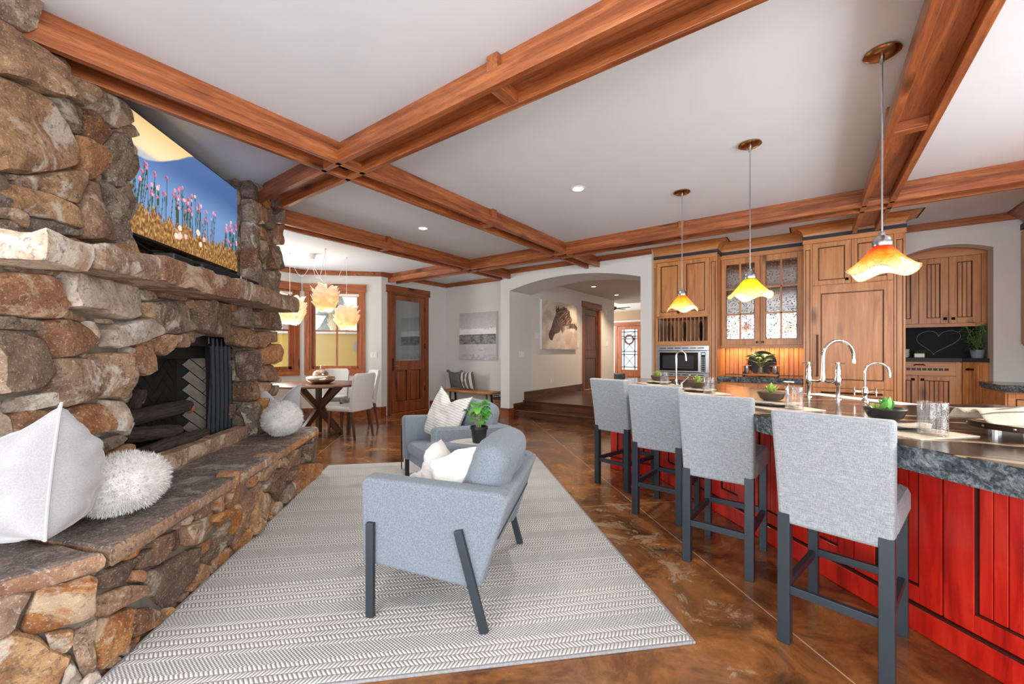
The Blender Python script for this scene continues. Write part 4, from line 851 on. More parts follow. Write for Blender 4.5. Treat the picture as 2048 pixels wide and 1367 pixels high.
t = thing('speaker_box', 'dark grey box speaker beside the soundbar on the mantel', 'speaker', P3(-1.74, 2.93, 1.765), R45)
MB().box(-0.06, 0.06, -0.10, 0.10, 0, 0.10).build('body', plain('charcoal_box', '#33373c', 0.5), t, bevel=0.006)
bx('front_panel', M['black'], t, 0.058, 0.064, -0.09, 0.09, 0.01, 0.09)

# ------------------------------------------------------------------ rug
def rug_mat():
    t = NT('woven_rug'); v = t.coord(); sx = t.n.new('ShaderNodeSeparateXYZ'); t.l(v, sx.inputs[0]); x, y = sx.outputs[0], sx.outputs[1]
    band = t.math('FRACT', t.math('MULTIPLY', y, 1 / 0.31))           # repeating stripe set along the length
    # chunky braid: diagonal checks, mirrored row by row
    row = t.math('FRACT', t.math('MULTIPLY', y, 1 / 0.034)); flip = t.math('SIGN', t.math('SUBTRACT', t.math('FRACT', t.math('MULTIPLY', y, 1 / 0.068)), 0.5))
    dg = t.math('ADD', t.math('MULTIPLY', x, 58), t.math('MULTIPLY', t.math('MULTIPLY', row, flip), 1.1)); braid = t.math('ABSOLUTE', t.math('SINE', t.math('MULTIPLY', dg, 3.1416)))
    rowe = t.math('ABSOLUTE', t.math('SINE', t.math('MULTIPLY', row, 3.1416)))
    # fine dotted stripes
    dots = t.math('MULTIPLY', t.math('SINE', t.math('MULTIPLY', x, 420)), t.math('SINE', t.math('MULTIPLY', y, 370)))
    isd = t.math('LESS_THAN', t.math('ABSOLUTE', t.math('SUBTRACT', band, 0.5)), 0.13)
    hb = t.math('MULTIPLY', braid, t.math('POWER', rowe, 0.4)); hd = t.math('ADD', 0.5, t.math('MULTIPLY', dots, 0.5))
    mx = t.n.new('ShaderNodeMix'); t.l(isd, mx.inputs[0]); t.l(hb, mx.inputs[2]); t.l(hd, mx.inputs[3]); h = mx.outputs[0]
    fine = t.noise(v, 190, 3, 0.7)
    cb = t.ramp(h, [(0.10, '#858381'), (0.34, '#c3c0bb'), (0.6, '#dedbd6')]); cd = t.ramp(h, [(0.1, '#7b7c7e'), (0.4, '#b9b8b6'), (0.7, '#dcdad6')])
    c = t.mix(isd, cb, cd); c = t.mix(t.math('MULTIPLY', fine, 0.3), c, '#8d8b88')
    t.col(c); t.set(rough=0.95); t.bump(t.math('ADD', h, t.math('MULTIPLY', fine, 0.3)), 0.9, 0.008); return t.m
t = thing('area_rug', 'pale grey and cream striped woven area rug under the armchairs', 'rug', P3(-0.13, 3.19, 0.0), R45)
bx('pile', rug_mat(), t, -1.165, 1.165, -1.565, 1.565, 0.0, 0.014, bevel=0.005)
bd = plain('rug_binding', '#8b8a8c', 0.9, var=0.2, vs_=90)
for (x0, x1, y0, y1) in ((-1.178, -1.163, -1.575, 1.575), (1.163, 1.178, -1.575, 1.575), (-1.163, 1.163, -1.575, -1.563), (-1.163, 1.163, 1.563, 1.575)): bx('binding', bd, t, x0, x1, y0, y1, 0.0, 0.012, bevel=0.004)

# ------------------------------------------------------------------ cushions
def cushion_mesh(w_, h_, th, seed=0, chop=0.0, wrinkle=0.012, pinch=0.10, nu=36, nv=36, ears=0.0, pw=2.6, rc=0.0):
    """upright cushion: local x = width, z = height from 0, y = thickness"""
    m = MB()
    def side(sg):
        def f(u, v):
            a, b = u * 2 - 1, v * 2 - 1
            ex = 1 - pinch * (1 - abs(b) ** 2.5) * abs(a) ** 3; ez = 1 - pinch * (1 - abs(a) ** 2.5) * abs(b) ** 3
            x, z = a * w_ / 2 * ex, b * h_ / 2 * ez
            pr = max(0.0, (1 - abs(a) ** pw)) ** 0.55 * max(0.0, (1 - abs(b) ** pw)) ** 0.55
            if rc: k = 1 - rc * (abs(a) * abs(b)) ** 4; x *= k; z *= k
            y = sg * th / 2 * pr
            c = chop * exp(-(a / 0.38) ** 2) * smooth(-0.6, 1.0, b); z -= c * h_
            y *= 1 - 0.45 * exp(-(a / 0.25) ** 2) * smooth(0.0, 1.0, b) * (1 if chop else 0)
            if ears: z += ears * h_ * abs(a) ** 3 * smooth(0.2, 1.0, b)
            wr = noise.noise(Vector((a * 2.2 + seed, b * 2.2 - a * 1.5, sg * 2.0))) * wrinkle * 1.6 + abs(noise.noise(Vector((a * 1.6 + b * 3.0 + seed, b - a * 2, sg)))) * wrinkle
            y += sg * wr * pr; z += wr * 0.5 * pr; x += wr * 0.4 * pr
            return (x, y, z + h_ / 2)
        return f
    m.grid(side(-1), nu, nv); n = len(m.v); m.grid(side(1), nu, nv); m.f = [f if max(f) < n else f[::-1] for f in m.f]
    zmin = min(p[2] for p in m.v); m.v = [(x, y, z - zmin) for x, y, z in m.v]
    return m
def piping(w_, h_, pinch, chop, seed, wrinkle, ears=0.0, r=0.005):
    pts = []; K = 30
    edge = [(-1 + 2 * i / K, -1) for i in range(K)] + [(1, -1 + 2 * i / K) for i in range(K)] + [(1 - 2 * i / K, 1) for i in range(K)] + [(-1, 1 - 2 * i / K) for i in range(K)]
    for a, b in edge:
        ex = 1 - pinch * (1 - abs(b) ** 2.5) * abs(a) ** 3; ez = 1 - pinch * (1 - abs(a) ** 2.5) * abs(b) ** 3
        z = b * h_ / 2 * ez - chop * exp(-(a / 0.38) ** 2) * smooth(-0.6, 1.0, b) * h_
        if ears: z += ears * h_ * abs(a) ** 3 * smooth(0.2, 1.0, b)
        pts.append((a * w_ / 2 * ex * 1.005, 0, z + h_ / 2))
    return MB().tube(pts, r, 6, closed=True)
def cushion(name, label, mat, loc, rot, w_, h_, th, seed=0, chop=0.0, wrinkle=0.012, pinch=0.10, group=None, pip=None, ears=0.0, cat='pillow'):
    t = thing(name, label, cat, loc, 0, group); t.rotation_euler = rot
    o = cushion_mesh(w_, h_, th, seed, chop, wrinkle, pinch, ears=ears).build('cover', mat, t, smooth=True, angle=180)
    if pip:
        p = piping(w_, h_, pinch, chop, seed, wrinkle, ears); zm = min(q[2] for q in p.v); p.v = [(x, y, z - zm) for x, y, z in p.v]; p.build('piping', pip, t, smooth=True)
    return t
M['velvet'] = fabric('silver_velvet', '#8f8e91', '#a3a2a5', 500, 0.6, 0.0004, 0.6)
M['velvetpip'] = plain('velvet_piping', '#b1b0b2', 0.8)
M['whitecloth'] = fabric('white_cotton', '#cfccc7', '#dedcd8', 400, 0.95, 0.001, 0.1)
def ribbed():
    t = NT('cream_ribbed_cloth'); v = t.coord(); wv = t.n.new('ShaderNodeTexWave'); wv.bands_direction = 'Z'; wv.inputs['Scale'].default_value = 14; wv.inputs['Distortion'].default_value = 2.0; t.l(v, wv.inputs['Vector'])
    t.col(t.ramp(wv.outputs['Fac'], [(0.0, '#b9b4ac'), (0.5, '#d8d4ce')])); t.set(rough=0.95); t.bump(wv.outputs['Fac'], 0.4, 0.003); return t.m
M['ribbed'] = ribbed()
def fur_ball(label, loc, a, b, c, rz, seed):
    """round long-pile pillow: soft body plus tufts of pile"""
    t = thing('fluffy_pillow', label, 'pillow', loc, rz, 'fluffy round pillows on the hearth'); m = MB(); nu, nv = 40, 24
    def pt(u, v, k=1.0):
        th, ph = 2 * pi * u, pi * (v - 0.5); q = Vector((cos(ph) * cos(th), cos(ph) * sin(th), sin(ph)))
        e = 1 + 0.07 * noise.noise(q * 2.2 + Vector((seed, 0, 0))) + 0.03 * noise.noise(q * 7)
        return Vector((q.x * a * e * k, q.y * b * e * k, c + max(-0.92, q.z) * c * e * k * (1.0 if q.z > -0.8 else 0.98)))
    m.grid(lambda u, v: tuple(pt(u, v)), nu, nv); m.build('body', M['fur'], t, smooth=True, angle=180)
    rr = random.Random(seed); vs = []; fs = []
    for i in range(9000):
        u, v = rr.random(), math.acos(1 - 2 * rr.random()) / pi; p = pt(u, v); n_ = (p - Vector((0, 0, c))); n_ = Vector((n_.x / a / a, n_.y / b / b, n_.z / c / c)).normalized()
        d = (n_ + Vector((rr.gauss(0, .45), rr.gauss(0, .45), rr.gauss(-.1, .45)))).normalized(); L = rr.uniform(0.012, 0.028); sd = d.cross(n_ if rr.random() < .5 else Vector((0, 0, 1)))
        if sd.length < 1e-3: continue
        sd = sd.normalized() * rr.uniform(0.0015, 0.003); b0 = p - n_ * 0.004; tip = b0 + d * L
        if tip.z < 0.002: tip.z = 0.002
        if b0.z < 0.0: continue
        k = len(vs); vs += [tuple(b0 - sd), tuple(b0 + sd), tuple(tip)]; fs.append((k, k + 1, k + 2))
    o = MB().add(vs, fs).build('pile', M['fur'], t); o['kind'] = 'stuff'; return t
M['fur'] = plain('white_long_pile', '#d6d4d0', 0.95, var=0.05, vs_=30, sheen=0.3)
HZ = 0.497
fur_ball('white fluffy round pillow lying beside the big velvet pillow on the near hearth', P3(-1.52, 2.20, HZ), 0.155, 0.20, 0.135, R45, 3)
fur_ball('white fluffy oval pillow at the far end of the hearth', P3(-1.49, 4.0, HZ), 0.16, 0.225, 0.15, R45 + .2, 8)
c_ = cushion('throw_pillow', 'large silver grey velvet pillow with piping, leaning at the near end of the hearth', M['velvet'], P3(-1.60, 1.84, HZ + 0.012), (radians(-8), radians(-16), radians(6)), 0.50, 0.46, 0.34, 2, 0.04, 0.028, 0.10, pip=M['velvetpip'], ears=0.08)
c_ = cushion('throw_pillow', 'grey velvet pillow with pointed corners tucked behind the far fluffy pillow', M['velvet'], P3(-1.61, 4.22, HZ + 0.01), (radians(-8), 0, radians(66)), 0.40, 0.40, 0.10, 5, 0.26, 0.012, 0.12, pip=M['velvetpip'], ears=0.1)

# ------------------------------------------------------------------ armchairs
M['chairfab'] = fabric('heather_grey_tweed', '#5d666f', '#828b94', 480, 0.95, 0.0008, 0.1, '#959da5')
M['leg'] = plain('slate_black_metal', '#303840', 0.38, 0.3)
def rbox(m, x0, x1, y0, y1, z0, z1): return m.box(x0, x1, y0, y1, z0, z1)
def side_panel(x0, x1):
    """arm panel outline in (y,z): y forward; leaning rear edge"""
    p = [(0.325, 0.245), (0.335, 0.62), (0.315, 0.645), (-0.345, 0.61), (-0.385, 0.58), (-0.255, 0.185), (-0.225, 0.175)]
    return MB().prism_x(p[::-1], x0, x1)
def armchair(label, loc, rz):
    t = thing('armchair', label, 'armchair', loc, rz, 'grey armchairs on the rug')
    for s in (-1, 1):
        a, b = (s * 0.42, s * 0.315); side_panel(min(a, b), max(a, b)).build('arm', M['chairfab'], t, bevel=0.022, seg=3, smooth=True, angle=50)
    bk = MB().prism_x([(-0.395, 0.595), (-0.25, 0.22), (-0.17, 0.22), (-0.29, 0.60)], -0.415, 0.415); bk.build('back', M['chairfab'], t, bevel=0.025, seg=3, smooth=True, angle=50)
    MB().tube([(-0.40, -0.33, 0.405), (0.40, -0.33, 0.405)], 0.0035, 6).build('back_seam', plain('dark_seam_cord', '#3a4047', 0.9), t)  # thin dark cord along the back seam
    bx('seat_base', M['chairfab'], t, -0.31, 0.31, -0.24, 0.30, 0.235, 0.31, bevel=0.02)
    bx('seat_cushion', M['chairfab'], t, -0.308, 0.308, -0.22, 0.325, 0.305, 0.425, bevel=0.045)
    c = cushion_mesh(0.62, 0.41, 0.22, 4, 0.0, 0.008, 0.0, pw=5.0, rc=0.12); c.xf(Matrix.Translation((0, -0.17, 0.40)) @ Matrix.Rotation(radians(16), 4, 'X')); c.build('back_cushion', M['chairfab'], t, smooth=True, angle=180)
    for s in (-1, 1):
        x = s * 0.432
        MB().bar((x, 0.275, 0.0), (x, 0.275, 0.44), 0.024, 0.038, (0, 1, 0)).build('leg', M['leg'], t, bevel=0.002)
        MB().bar((x, -0.277, 0.0), (x, -0.155, 0.44), 0.024, 0.038, (0, 1, 0)).build('leg', M['leg'], t, bevel=0.002)
    MB().bar((-0.432, 0.275, 0.262), (0.432, 0.275, 0.262), 0.025, 0.025).bar((-0.432, -0.21, 0.20), (0.432, -0.21, 0.20), 0.025, 0.025).build('cross_bar', M['leg'], t)
    return t
f1 = atan2(-0.415, -0.909) - pi / 2
armchair('grey tweed armchair seen from its side and back, nearest on the rug', (-1.597, 1.664, 0.014), f1)
f2 = atan2(-0.93, -0.364) - pi / 2
armchair('grey tweed armchair farther back, facing the hearth beside the plant', (-2.605, 2.655, 0.014), f2)
d1 = Vector((-0.909, -0.415, 0)); r1 = Vector((-0.415, 0.909, 0)); c1 = Vector((-1.597, 1.664, 0.445))
cushion('throw_pillow', 'plain white throw pillow chopped in the middle on the nearest armchair', M['whitecloth'], tuple(c1 + d1 * 0.12 - r1 * 0.16 - Vector((0, 0, .02))), (radians(34), radians(6), radians(160)), 0.52, 0.37, 0.18, 7, 0.22, 0.03, 0.10, ears=0.06)
d2 = Vector((-0.364, -0.93, 0)); r2 = Vector((-0.93, 0.364, 0)); c2 = Vector((-2.605, 2.655, 0.445))
cushion('throw_pillow', 'cream ribbed throw pillow on the farther armchair', M['ribbed'], tuple(c2 + d2 * 0.10 + r2 * 0.17), (radians(24), radians(-8), f2 + radians(12)), 0.50, 0.46, 0.16, 12, 0.14, 0.015, 0.10, ears=0.06)
# ------------------------------------------------------------------ round side table with plant, notepad
t = thing('side_table', 'small round white side table between the two armchairs', 'table', (-2.02, 2.27, 0.014))
MB().lathe([(0.0, 0.54), (0.19, 0.54), (0.2, 0.548), (0.2, 0.556), (0.19, 0.563), (0, 0.563)], 36).build('table_top', plain('pale_marble', '#e3ded8', 0.3), t, smooth=True)
MB().lathe([(0.015, 0.02), (0.012, 0.54)], 14).build('stem', M['white'], t, smooth=True); MB().lathe([(0.14, 0), (0.14, 0.012), (0.02, 0.022)], 30).build('base', M['white'], t, smooth=True)
TT = 0.578
t = thing('writing_pad', 'thin white pad lying on the side table beside the plant pot', 'paper', (-1.97, 2.26, TT), radians(-8)); bx('sheets', M['white'], t, -0.10, 0.13, -0.08, 0.08, 0, 0.008)
def leaf_mesh(name, L, W, curl=0.25, fold=0.25, nu=6, nv=4, tipw=1.0):
    m = MB()
    def f(u, v):
        wv = W * (sin(pi * u ** (0.75 / tipw)) ** 0.65 if 0 < u < 1 else 0.0) + 0.001; b = v * 2 - 1
        return (b * wv / 2, u * L, -curl * L * u * u + abs(b) * wv * fold)
    m.grid(f, 2 * nv, nu); return m.mesh(name, True, 180)
def leaf_mat(name, a, b, vein=None):
    t = NT(name); v = t.coord(); n = t.noise(v, 18, 3, 0.6); r = t.n.new('ShaderNodeObjectInfo').outputs['Random']
    c = t.mix(r, a, b); c = t.mix(t.ramp(n, [(0.4, 0.0), (0.7, 0.5)]), c, vein or b); t.col(c); t.set(rough=0.38, sheen=0.05); return t.m
M['leafg'] = leaf_mat('green_leaf', '#2f7d34', '#6fae4a'); M['leafd'] = leaf_mat('dark_leaf', '#1f4a20', '#4f8436'); M['succ'] = leaf_mat('succulent_leaf', '#6f8f3a', '#b9c860', '#8aa84a')
M['stemg'] = plain('plant_stem', '#7c8a4a', 0.7); M['soil'] = plain('potting_soil', '#241a13', 0.95, var=0.3, vs_=60)
def plant_leaf(parent, me, p, d, roll, s=1.0):
    o = link(bpy.data.objects.new('leaf', me), parent); d = Vector(d).normalized(); q = d.to_track_quat('Y', 'Z'); o.rotation_mode = 'QUATERNION'
    o.rotation_quaternion = q @ Matrix.Rotation(roll, 3, 'Y').to_quaternion(); o.location = p; o.scale = (s, s, s); return o
t = thing('potted_plant', 'round leafed green plant in a small black plastic pot on the side table', 'plant', (-1.985, 2.30, TT + 0.009))
MB().lathe([(0.0, 0.0), (0.045, 0.0), (0.048, 0.004), (0.06, 0.10), (0.066, 0.10), (0.066, 0.118), (0.058, 0.118), (0.055, 0.095), (0, 0.095)], 28).build('pot', M['black'], t, smooth=True)
MB().lathe([(0.056, 0.09), (0, 0.10)], 20).build('soil', M['soil'], t)
lm = leaf_mesh('leaf', 0.075, 0.062, 0.22, 0.12); lm.materials.append(M['leafg']); rp = random.Random(14)
for i in range(9):
    a = 2 * pi * i / 9 + rp.uniform(-.3, .3); R_ = rp.uniform(0.03, 0.11); h = rp.uniform(0.13, 0.25)
    p0, p1, p2 = Vector((0.01 * cos(a), 0.01 * sin(a), 0.095)), Vector((R_ * .5 * cos(a), R_ * .5 * sin(a), 0.095 + h * .6)), Vector((R_ * cos(a), R_ * sin(a), 0.095 + h * .85))
    MB().tube([p0, p1, p2], 0.003, 5).build('stem', M['stemg'], t, smooth=True)
    for k in range(5):
        f = 0.35 + 0.65 * k / 4; b = p0.lerp(p1, f * 2) if f < .5 else p1.lerp(p2, f * 2 - 1); aa = a + rp.uniform(-1.9, 1.9)
        plant_leaf(t, lm, tuple(b), (cos(aa), sin(aa), rp.uniform(-.45, .55)), rp.uniform(-.5, .5), rp.uniform(0.7, 1.1))
# low black tube stand with a white panel beyond the far armchair
t = thing('magazine_stand', 'black wire stand holding a white panel at the front corner of the far armchair', 'stand', (-3.42, 2.78, 0.0), f2)
MB().tube([(-0.10, 0, 0.47), (-0.10, 0, 0.03), (-0.08, 0, 0.006), (0.08, 0, 0.006), (0.10, 0, 0.03), (0.10, 0, 0.47)], 0.006, 6).tube([(-0.10, -0.16, 0.47), (-0.10, -0.16, 0.03), (-0.08, -0.16, 0.006), (0.08, -0.16, 0.006), (0.10, -0.16, 0.03), (0.10, -0.16, 0.47)], 0.006, 6).tube([(-0.1, 0, 0.25), (-0.1, -0.16, 0.25)], 0.005, 6).tube([(0.1, 0, 0.25), (0.1, -0.16, 0.25)], 0.005, 6).build('frame', M['black'], t, smooth=True)
bx('panel', M['white'], t, -0.09, 0.09, -0.14, -0.02, 0.012, 0.40, bevel=0.004)

# ------------------------------------------------------------------ bar stools
def linen():
    t = NT('grey_linen'); a = t.noise(t.coord((420, 420, 40)), 1.0, 3, 0.7); b = t.noise(t.coord((40, 40, 420)), 1.0, 3, 0.7); n = t.math('ADD', t.math('MULTIPLY', a, 0.5), t.math('MULTIPLY', b, 0.5))
    t.col(t.ramp(n, [(0.36, '#75787d'), (0.5, '#919499'), (0.62, '#a8abaf')])); t.set(rough=0.95, sheen=0.2); t.bump(n, 0.4, 0.002); return t.m
M['linen'] = linen()
def make_stool():
    t = thing('bar_stool', 'grey upholstered counter stool', 'stool', (0, 0, 0), 0, 'counter stools along the island')
    # local: faces +y, back at -y
    for (x, y, top) in ((-0.165, -0.225, 0.56), (0.165, -0.225, 0.56)): MB().prism_y([(x - .023, 0), (x + .023, 0), (x + .023, top), (x - .023, top)], -0.255, -0.21).build('leg', M['leg'], t, bevel=0.002)
    for x in (-0.162, 0.162): bx('leg', M['leg'], t, x - .02, x + .02, 0.185, 0.225, 0.0, 0.54, bevel=0.002)
    bx('stretcher', M['leg'], t, -0.15, 0.15, -0.245, -0.22, 0.215, 0.25, bevel=0.002); bx('stretcher', M['leg'], t, -0.15, 0.15, 0.193, 0.217, 0.235, 0.27, bevel=0.002)
    for x in (-0.163, 0.163): bx('stretcher', M['leg'], t, x - .012, x + .012, -0.21, 0.19, 0.225, 0.26, bevel=0.002)
    bx('seat', M['linen'], t, -0.19, 0.19, -0.19, 0.24, 0.53, 0.665, bevel=0.035)
    bk = MB()
    def f(sg):
        def g(u, v):
            a = u * 2 - 1; z = 0.515 + 0.49 * v; y = -0.215 - 0.075 * v ** 1.4 + sg * 0.036 - 0.012 * (1 - a * a) * (v)
            return (a * (0.186 + 0.010 * v), y, z)
        return g
    bk.grid(f(-1), 10, 12); n = len(bk.v); bk.grid(f(1), 10, 12); bk.f = [q if max(q) < n else q[::-1] for q in bk.f]
    bm = bmesh.new(); me = bk.mesh('tmp'); bm.from_mesh(me); bmesh.ops.bridge_loops(bm, edges=[e for e in bm.edges if e.is_boundary]); bmesh.ops.recalc_face_normals(bm, faces=bm.faces)
    me2 = bpy.data.meshes.new('backrest'); bm.to_mesh(me2); bm.free(); me2.polygons.foreach_set('use_smooth', [True] * len(me2.polygons)); me2.set_sharp_from_angle(angle=radians(50)); me2.materials.append(M['linen'])
    o = bpy.data.objects.new('backrest', me2); link(o, t); b = o.modifiers.new('bevel', 'BEVEL'); b.width = 0.014; b.segments = 3; b.limit_method = 'ANGLE'; b.angle_limit = radians(50)
    return t
proto = make_stool()
SL = [((0.118, 2.325), -13, 'grey upholstered counter stool nearest the viewer, its back filling the lower right'),
      ((-0.425, 2.835), -4, 'second nearest grey counter stool, in front of the faucet side of the island'),
      ((-0.925, 3.36), -4, 'third grey counter stool from the viewer, between two others'),
      ((-1.44, 3.84), -14, 'grey counter stool farthest from the viewer, beside the hall steps')]
for i, ((x, y), a, lb) in enumerate(SL):
    o = proto if i == 0 else copy_tree(proto); o.location = (x, y, 0); o.rotation_euler = (0, 0, radians(a)); o['label'] = lb
# ------------------------------------------------------------------ kitchen cabinetry (fronts face -y)
def panel_door(parent, x0, x1, z0, z1, y, mat='cab', fr=0.055, beads=0, knob=None, name='door', rail=None, th=0.022):
    """framed door: stiles and rails, recessed panel with dark glazed moulding, optional bead boards, square knob"""
    rl = rail or fr; m = MB(); a = 'z' if (z1 - z0) >= (x1 - x0) * 0.6 else 'x'
    m.box(x0, x0 + fr, y - th, y, z0, z1).box(x1 - fr, x1, y - th, y, z0, z1).box(x0 + fr, x1 - fr, y - th, y, z0, z0 + rl).box(x0 + fr, x1 - fr, y - th, y, z1 - rl, z1)
    d = m.build(name, M[mat + '_' + a], parent, bevel=0.0025)
    px0, px1, pz0, pz1 = x0 + fr, x1 - fr, z0 + rl, z1 - rl; g = 0.007
    mo = MB().box(px0, px0 + g, y - th * .8, y, pz0, pz1).box(px1 - g, px1, y - th * .8, y, pz0, pz1).box(px0 + g, px1 - g, y - th * .8, y, pz0, pz0 + g).box(px0 + g, px1 - g, y - th * .8, y, pz1 - g, pz1)
    mo.build('moulding', M['glaze'], d)
    if beads:
        w_ = (px1 - px0 - 2 * g) / beads
        for i in range(beads): bx('bead_board', M[mat + '_z'], d, px0 + g + i * w_ + 0.003, px0 + g + (i + 1) * w_ - 0.003, y - th * .5, y, pz0 + g, pz1 - g, bevel=0.003)
        bx('panel', M['glaze'], d, px0 + g, px1 - g, y - 0.003, y, pz0 + g, pz1 - g)
    else: bx('panel', M[mat + '_' + a], d, px0 + g + .004, px1 - g - .004, y - th * .55, y, pz0 + g + .004, pz1 - g - .004, bevel=0.004)
    if knob:
        kx, kz = knob; q = 0.016
        MB().add([(kx - q, y - th - .012, kz - q), (kx + q, y - th - .012, kz - q), (kx + q, y - th - .012, kz + q), (kx - q, y - th - .012, kz + q), (kx, y - th - .024, kz)], [(0, 1, 4), (1, 2, 4), (2, 3, 4), (3, 0, 4), (3, 2, 1, 0)]).box(kx - .006, kx + .006, y - th - .012, y - th, kz - .006, kz + .006).build('knob', M['bronze'], d)
    return d
def pilaster(parent, x0, x1, y, z0, z1):
    m = MB(); f = 0.02; m.box(x0, x0 + f, y - .02, y, z0, z1).box(x1 - f, x1, y - .02, y, z0, z1).box(x0 + f, x1 - f, y - .02, y, z1 - .07, z1).box(x0 + f, x1 - f, y - .02, y, z0, z0 + .08)
    d = m.build('pilaster', M['cab_z'], parent, bevel=0.002); g = 0.006
    MB().box(x0 + f, x0 + f + g, y - .016, y, z0 + .08, z1 - .07).box(x1 - f - g, x1 - f, y - .016, y, z0 + .08, z1 - .07).box(x0 + f, x1 - f, y - .016, y, z1 - .07 - g, z1 - .07).build('moulding', M['glaze'], d)
    bx('panel', M['cab_z'], d, x0 + f + g, x1 - f - g, y - .01, y, z0 + .08, z1 - .07 - g)
def cove(parent, x0, x1, y, ztop, zbot, proj, ends=(True, True)):
    """crown: cove profile swept along the front with mitred returns, black band below"""
    prof = []; K = 8
    for i in range(K + 1):
        a = i / K * pi / 2; prof.append((proj * (1 - cos(a)) , zbot + (ztop - zbot) * sin(a)))
    prof = [(0.0, zbot)] + prof[1:] + [(proj + .012, ztop), (proj + .012, ztop + .0)]
    e0, e1 = (1 if ends[0] else 0), (1 if ends[1] else 0); m = MB(); P = len(prof); yb = y + 0.3; vs = []
    for (d, z) in prof:
        vs += [(x0 - d * e0, yb, z), (x0 - d * e0, y - d, z), (x1 + d * e1, y - d, z), (x1 + d * e1, yb, z)]
    fs = []
    for i in range(P - 1):
        for j in range(3): fs.append((i * 4 + j, i * 4 + j + 1, (i + 1) * 4 + j + 1, (i + 1) * 4 + j))
    fs.append(tuple((P - 1) * 4 + j for j in range(4))); m.add(vs, fs); m.build('crown', M['cab_x'], parent, smooth=True, angle=30)
    MB().box(x0 - .012 * e0, x1 + .012 * e1, y - .014, y + .28, zbot - .052, zbot + .004).build('crown_band', M['bandblack'], parent)
CF = 6.33
# microwave and plate-rack cabinet
K1 = thing('microwave_cabinet', 'tall knotty alder cabinet with plate rack and microwave, left end of the kitchen run', 'cabinet', (0, 0, 0))
bx('side_panel', M['cab_z'], K1, -1.994, -1.965, CF, KY, 0, 2.64); bx('side_panel', M['cab_z'], K1, -1.10, -1.07, CF, KY, 0, 2.64); bx('back_panel', M['cab_z'], K1, -1.965, -1.10, KY - .03, KY, 0, 2.64)
bx('deck', M['cab_x'], K1, -1.965, -1.10, CF, KY - .03, 1.765, 2.635); bx('shelf', M['cab_x'], K1, -1.965, -1.10, CF - .005, KY - .03, 1.375, 1.41); bx('lower_box', M['cab_x'], K1, -1.965, -1.10, CF, KY - .03, 0.0, 0.885)
bx('top_rail', M['cab_x'], K1, -1.994, -1.07, CF - .02, CF, 2.595, 2.645)
pilaster(K1, -1.994, -1.902, CF, 0.1, 2.595); pilaster(K1, -1.168, -1.07, CF, 0.1, 2.595)
panel_door(K1, -1.897, -1.538, 1.79, 2.59, CF, knob=(-1.585, 1.835)); panel_door(K1, -1.532, -1.173, 1.79, 2.59, CF, knob=(-1.487, 1.835))
bx('rack_rail', M['cab_x'], K1, -1.90, -1.17, CF - .018, CF, 1.345, 1.412); bx('rack_rail', M['cab_x'], K1, -1.90, -1.17, CF - .018, CF, 1.757, 1.79)
for x0, x1 in ((-1.902, -1.886), (-1.188, -1.17)): bx('rack_stile', M['cab_z'], K1, x0, x1, CF - .018, CF, 1.41, 1.76)
dm = MB().lathe([(0.006, 1.41), (0.006, 1.757)], 8).mesh('dowel', True); dm.materials.append(M['cab_z'])
for i in range(13):
    o = link(bpy.data.objects.new('dowel', dm), K1); o.location = (-1.868 + i * 0.0555, CF + 0.02, 0)
panel_door(K1, -1.897, -1.538, 0.12, 0.86, CF); panel_door(K1, -1.532, -1.173, 0.12, 0.86, CF)
cove(K1, -1.994, -1.07, CF, CEIL - .002, 2.69, 0.13)
M['plate'] = plain('dark_stoneware', '#23262b', 0.3)
for i, (x, lb) in enumerate(((-1.755, 'left'), (-1.55, 'middle'), (-1.325, 'right'))):
    pl = MB().lathe([(0, 0), (0.08, 0.0), (0.145, 0.016), (0.145, 0.021), (0.08, 0.007), (0, 0.006)], 32).build('plate', M['plate'], None, smooth=True)
    tag(pl, f'dark round plate standing {lb}most in the wooden plate rack' if lb != 'middle' else 'dark round plate standing in the middle of the wooden plate rack', 'plate', 'dark plates in the rack'); pl.rotation_euler = (0, pi / 2, 0); pl.location = (x, CF + 0.115, 1.412 + 0.146)
# microwave with steel trim kit
t = thing('microwave', 'built-in stainless steel microwave with black glass door', 'microwave', (-1.54, CF, 0.89))
W_ = 0.366
bx('trim_top', M['steel'], t, -W_, W_, -.02, .3, 0.385, 0.455, bevel=.003); bx('trim_bottom', M['steel'], t, -W_, W_, -.02, .3, 0.0, 0.062, bevel=.003)
for s in (-1, 1): bx('trim_side', M['steel'], t, min(s * W_, s * (W_ - .03)), max(s * W_, s * (W_ - .03)), -.02, .3, 0.062, 0.385, bevel=.003)
for z in (0.42, 0.03):
    for i in range(6): bx('vent_slot', M['black'], t, -0.31 + i * .105, -0.225 + i * .105, -.022, -.018, z - .006, z + .006)
dr = bx('door_frame', M['steel'], t, -W_ + .03, W_ - .115, -.035, -.0, 0.066, 0.381, bevel=.006); bx('door_glass', M['blackgloss'], dr, -W_ + .055, W_ - .14, -.038, -.03, 0.09, 0.357)
bx('window', plain('oven_window', '#3a3d42', 0.12), dr, -W_ + .10, W_ - .20, -.0395, -.037, 0.12, 0.315)
cp = bx('control_panel', M['steel'], t, W_ - .112, W_ - .03, -.035, 0.0, 0.066, 0.381, bevel=.004); bx('keypad', M['blackgloss'], cp, W_ - .10, W_ - .042, -.038, -.03, 0.085, 0.36)
bx('display', glow('display_glow', '#bfe6ff', 0.4), cp, W_ - .092, W_ - .05, -.0395, -.037, 0.325, 0.347)
kb = M['steel']
for r in range(7):
    for c in range(3): bx('key', kb, cp, W_ - .094 + c * .017, W_ - .084 + c * .017, -.0395, -.037, 0.10 + r * .029, 0.109 + r * .029)
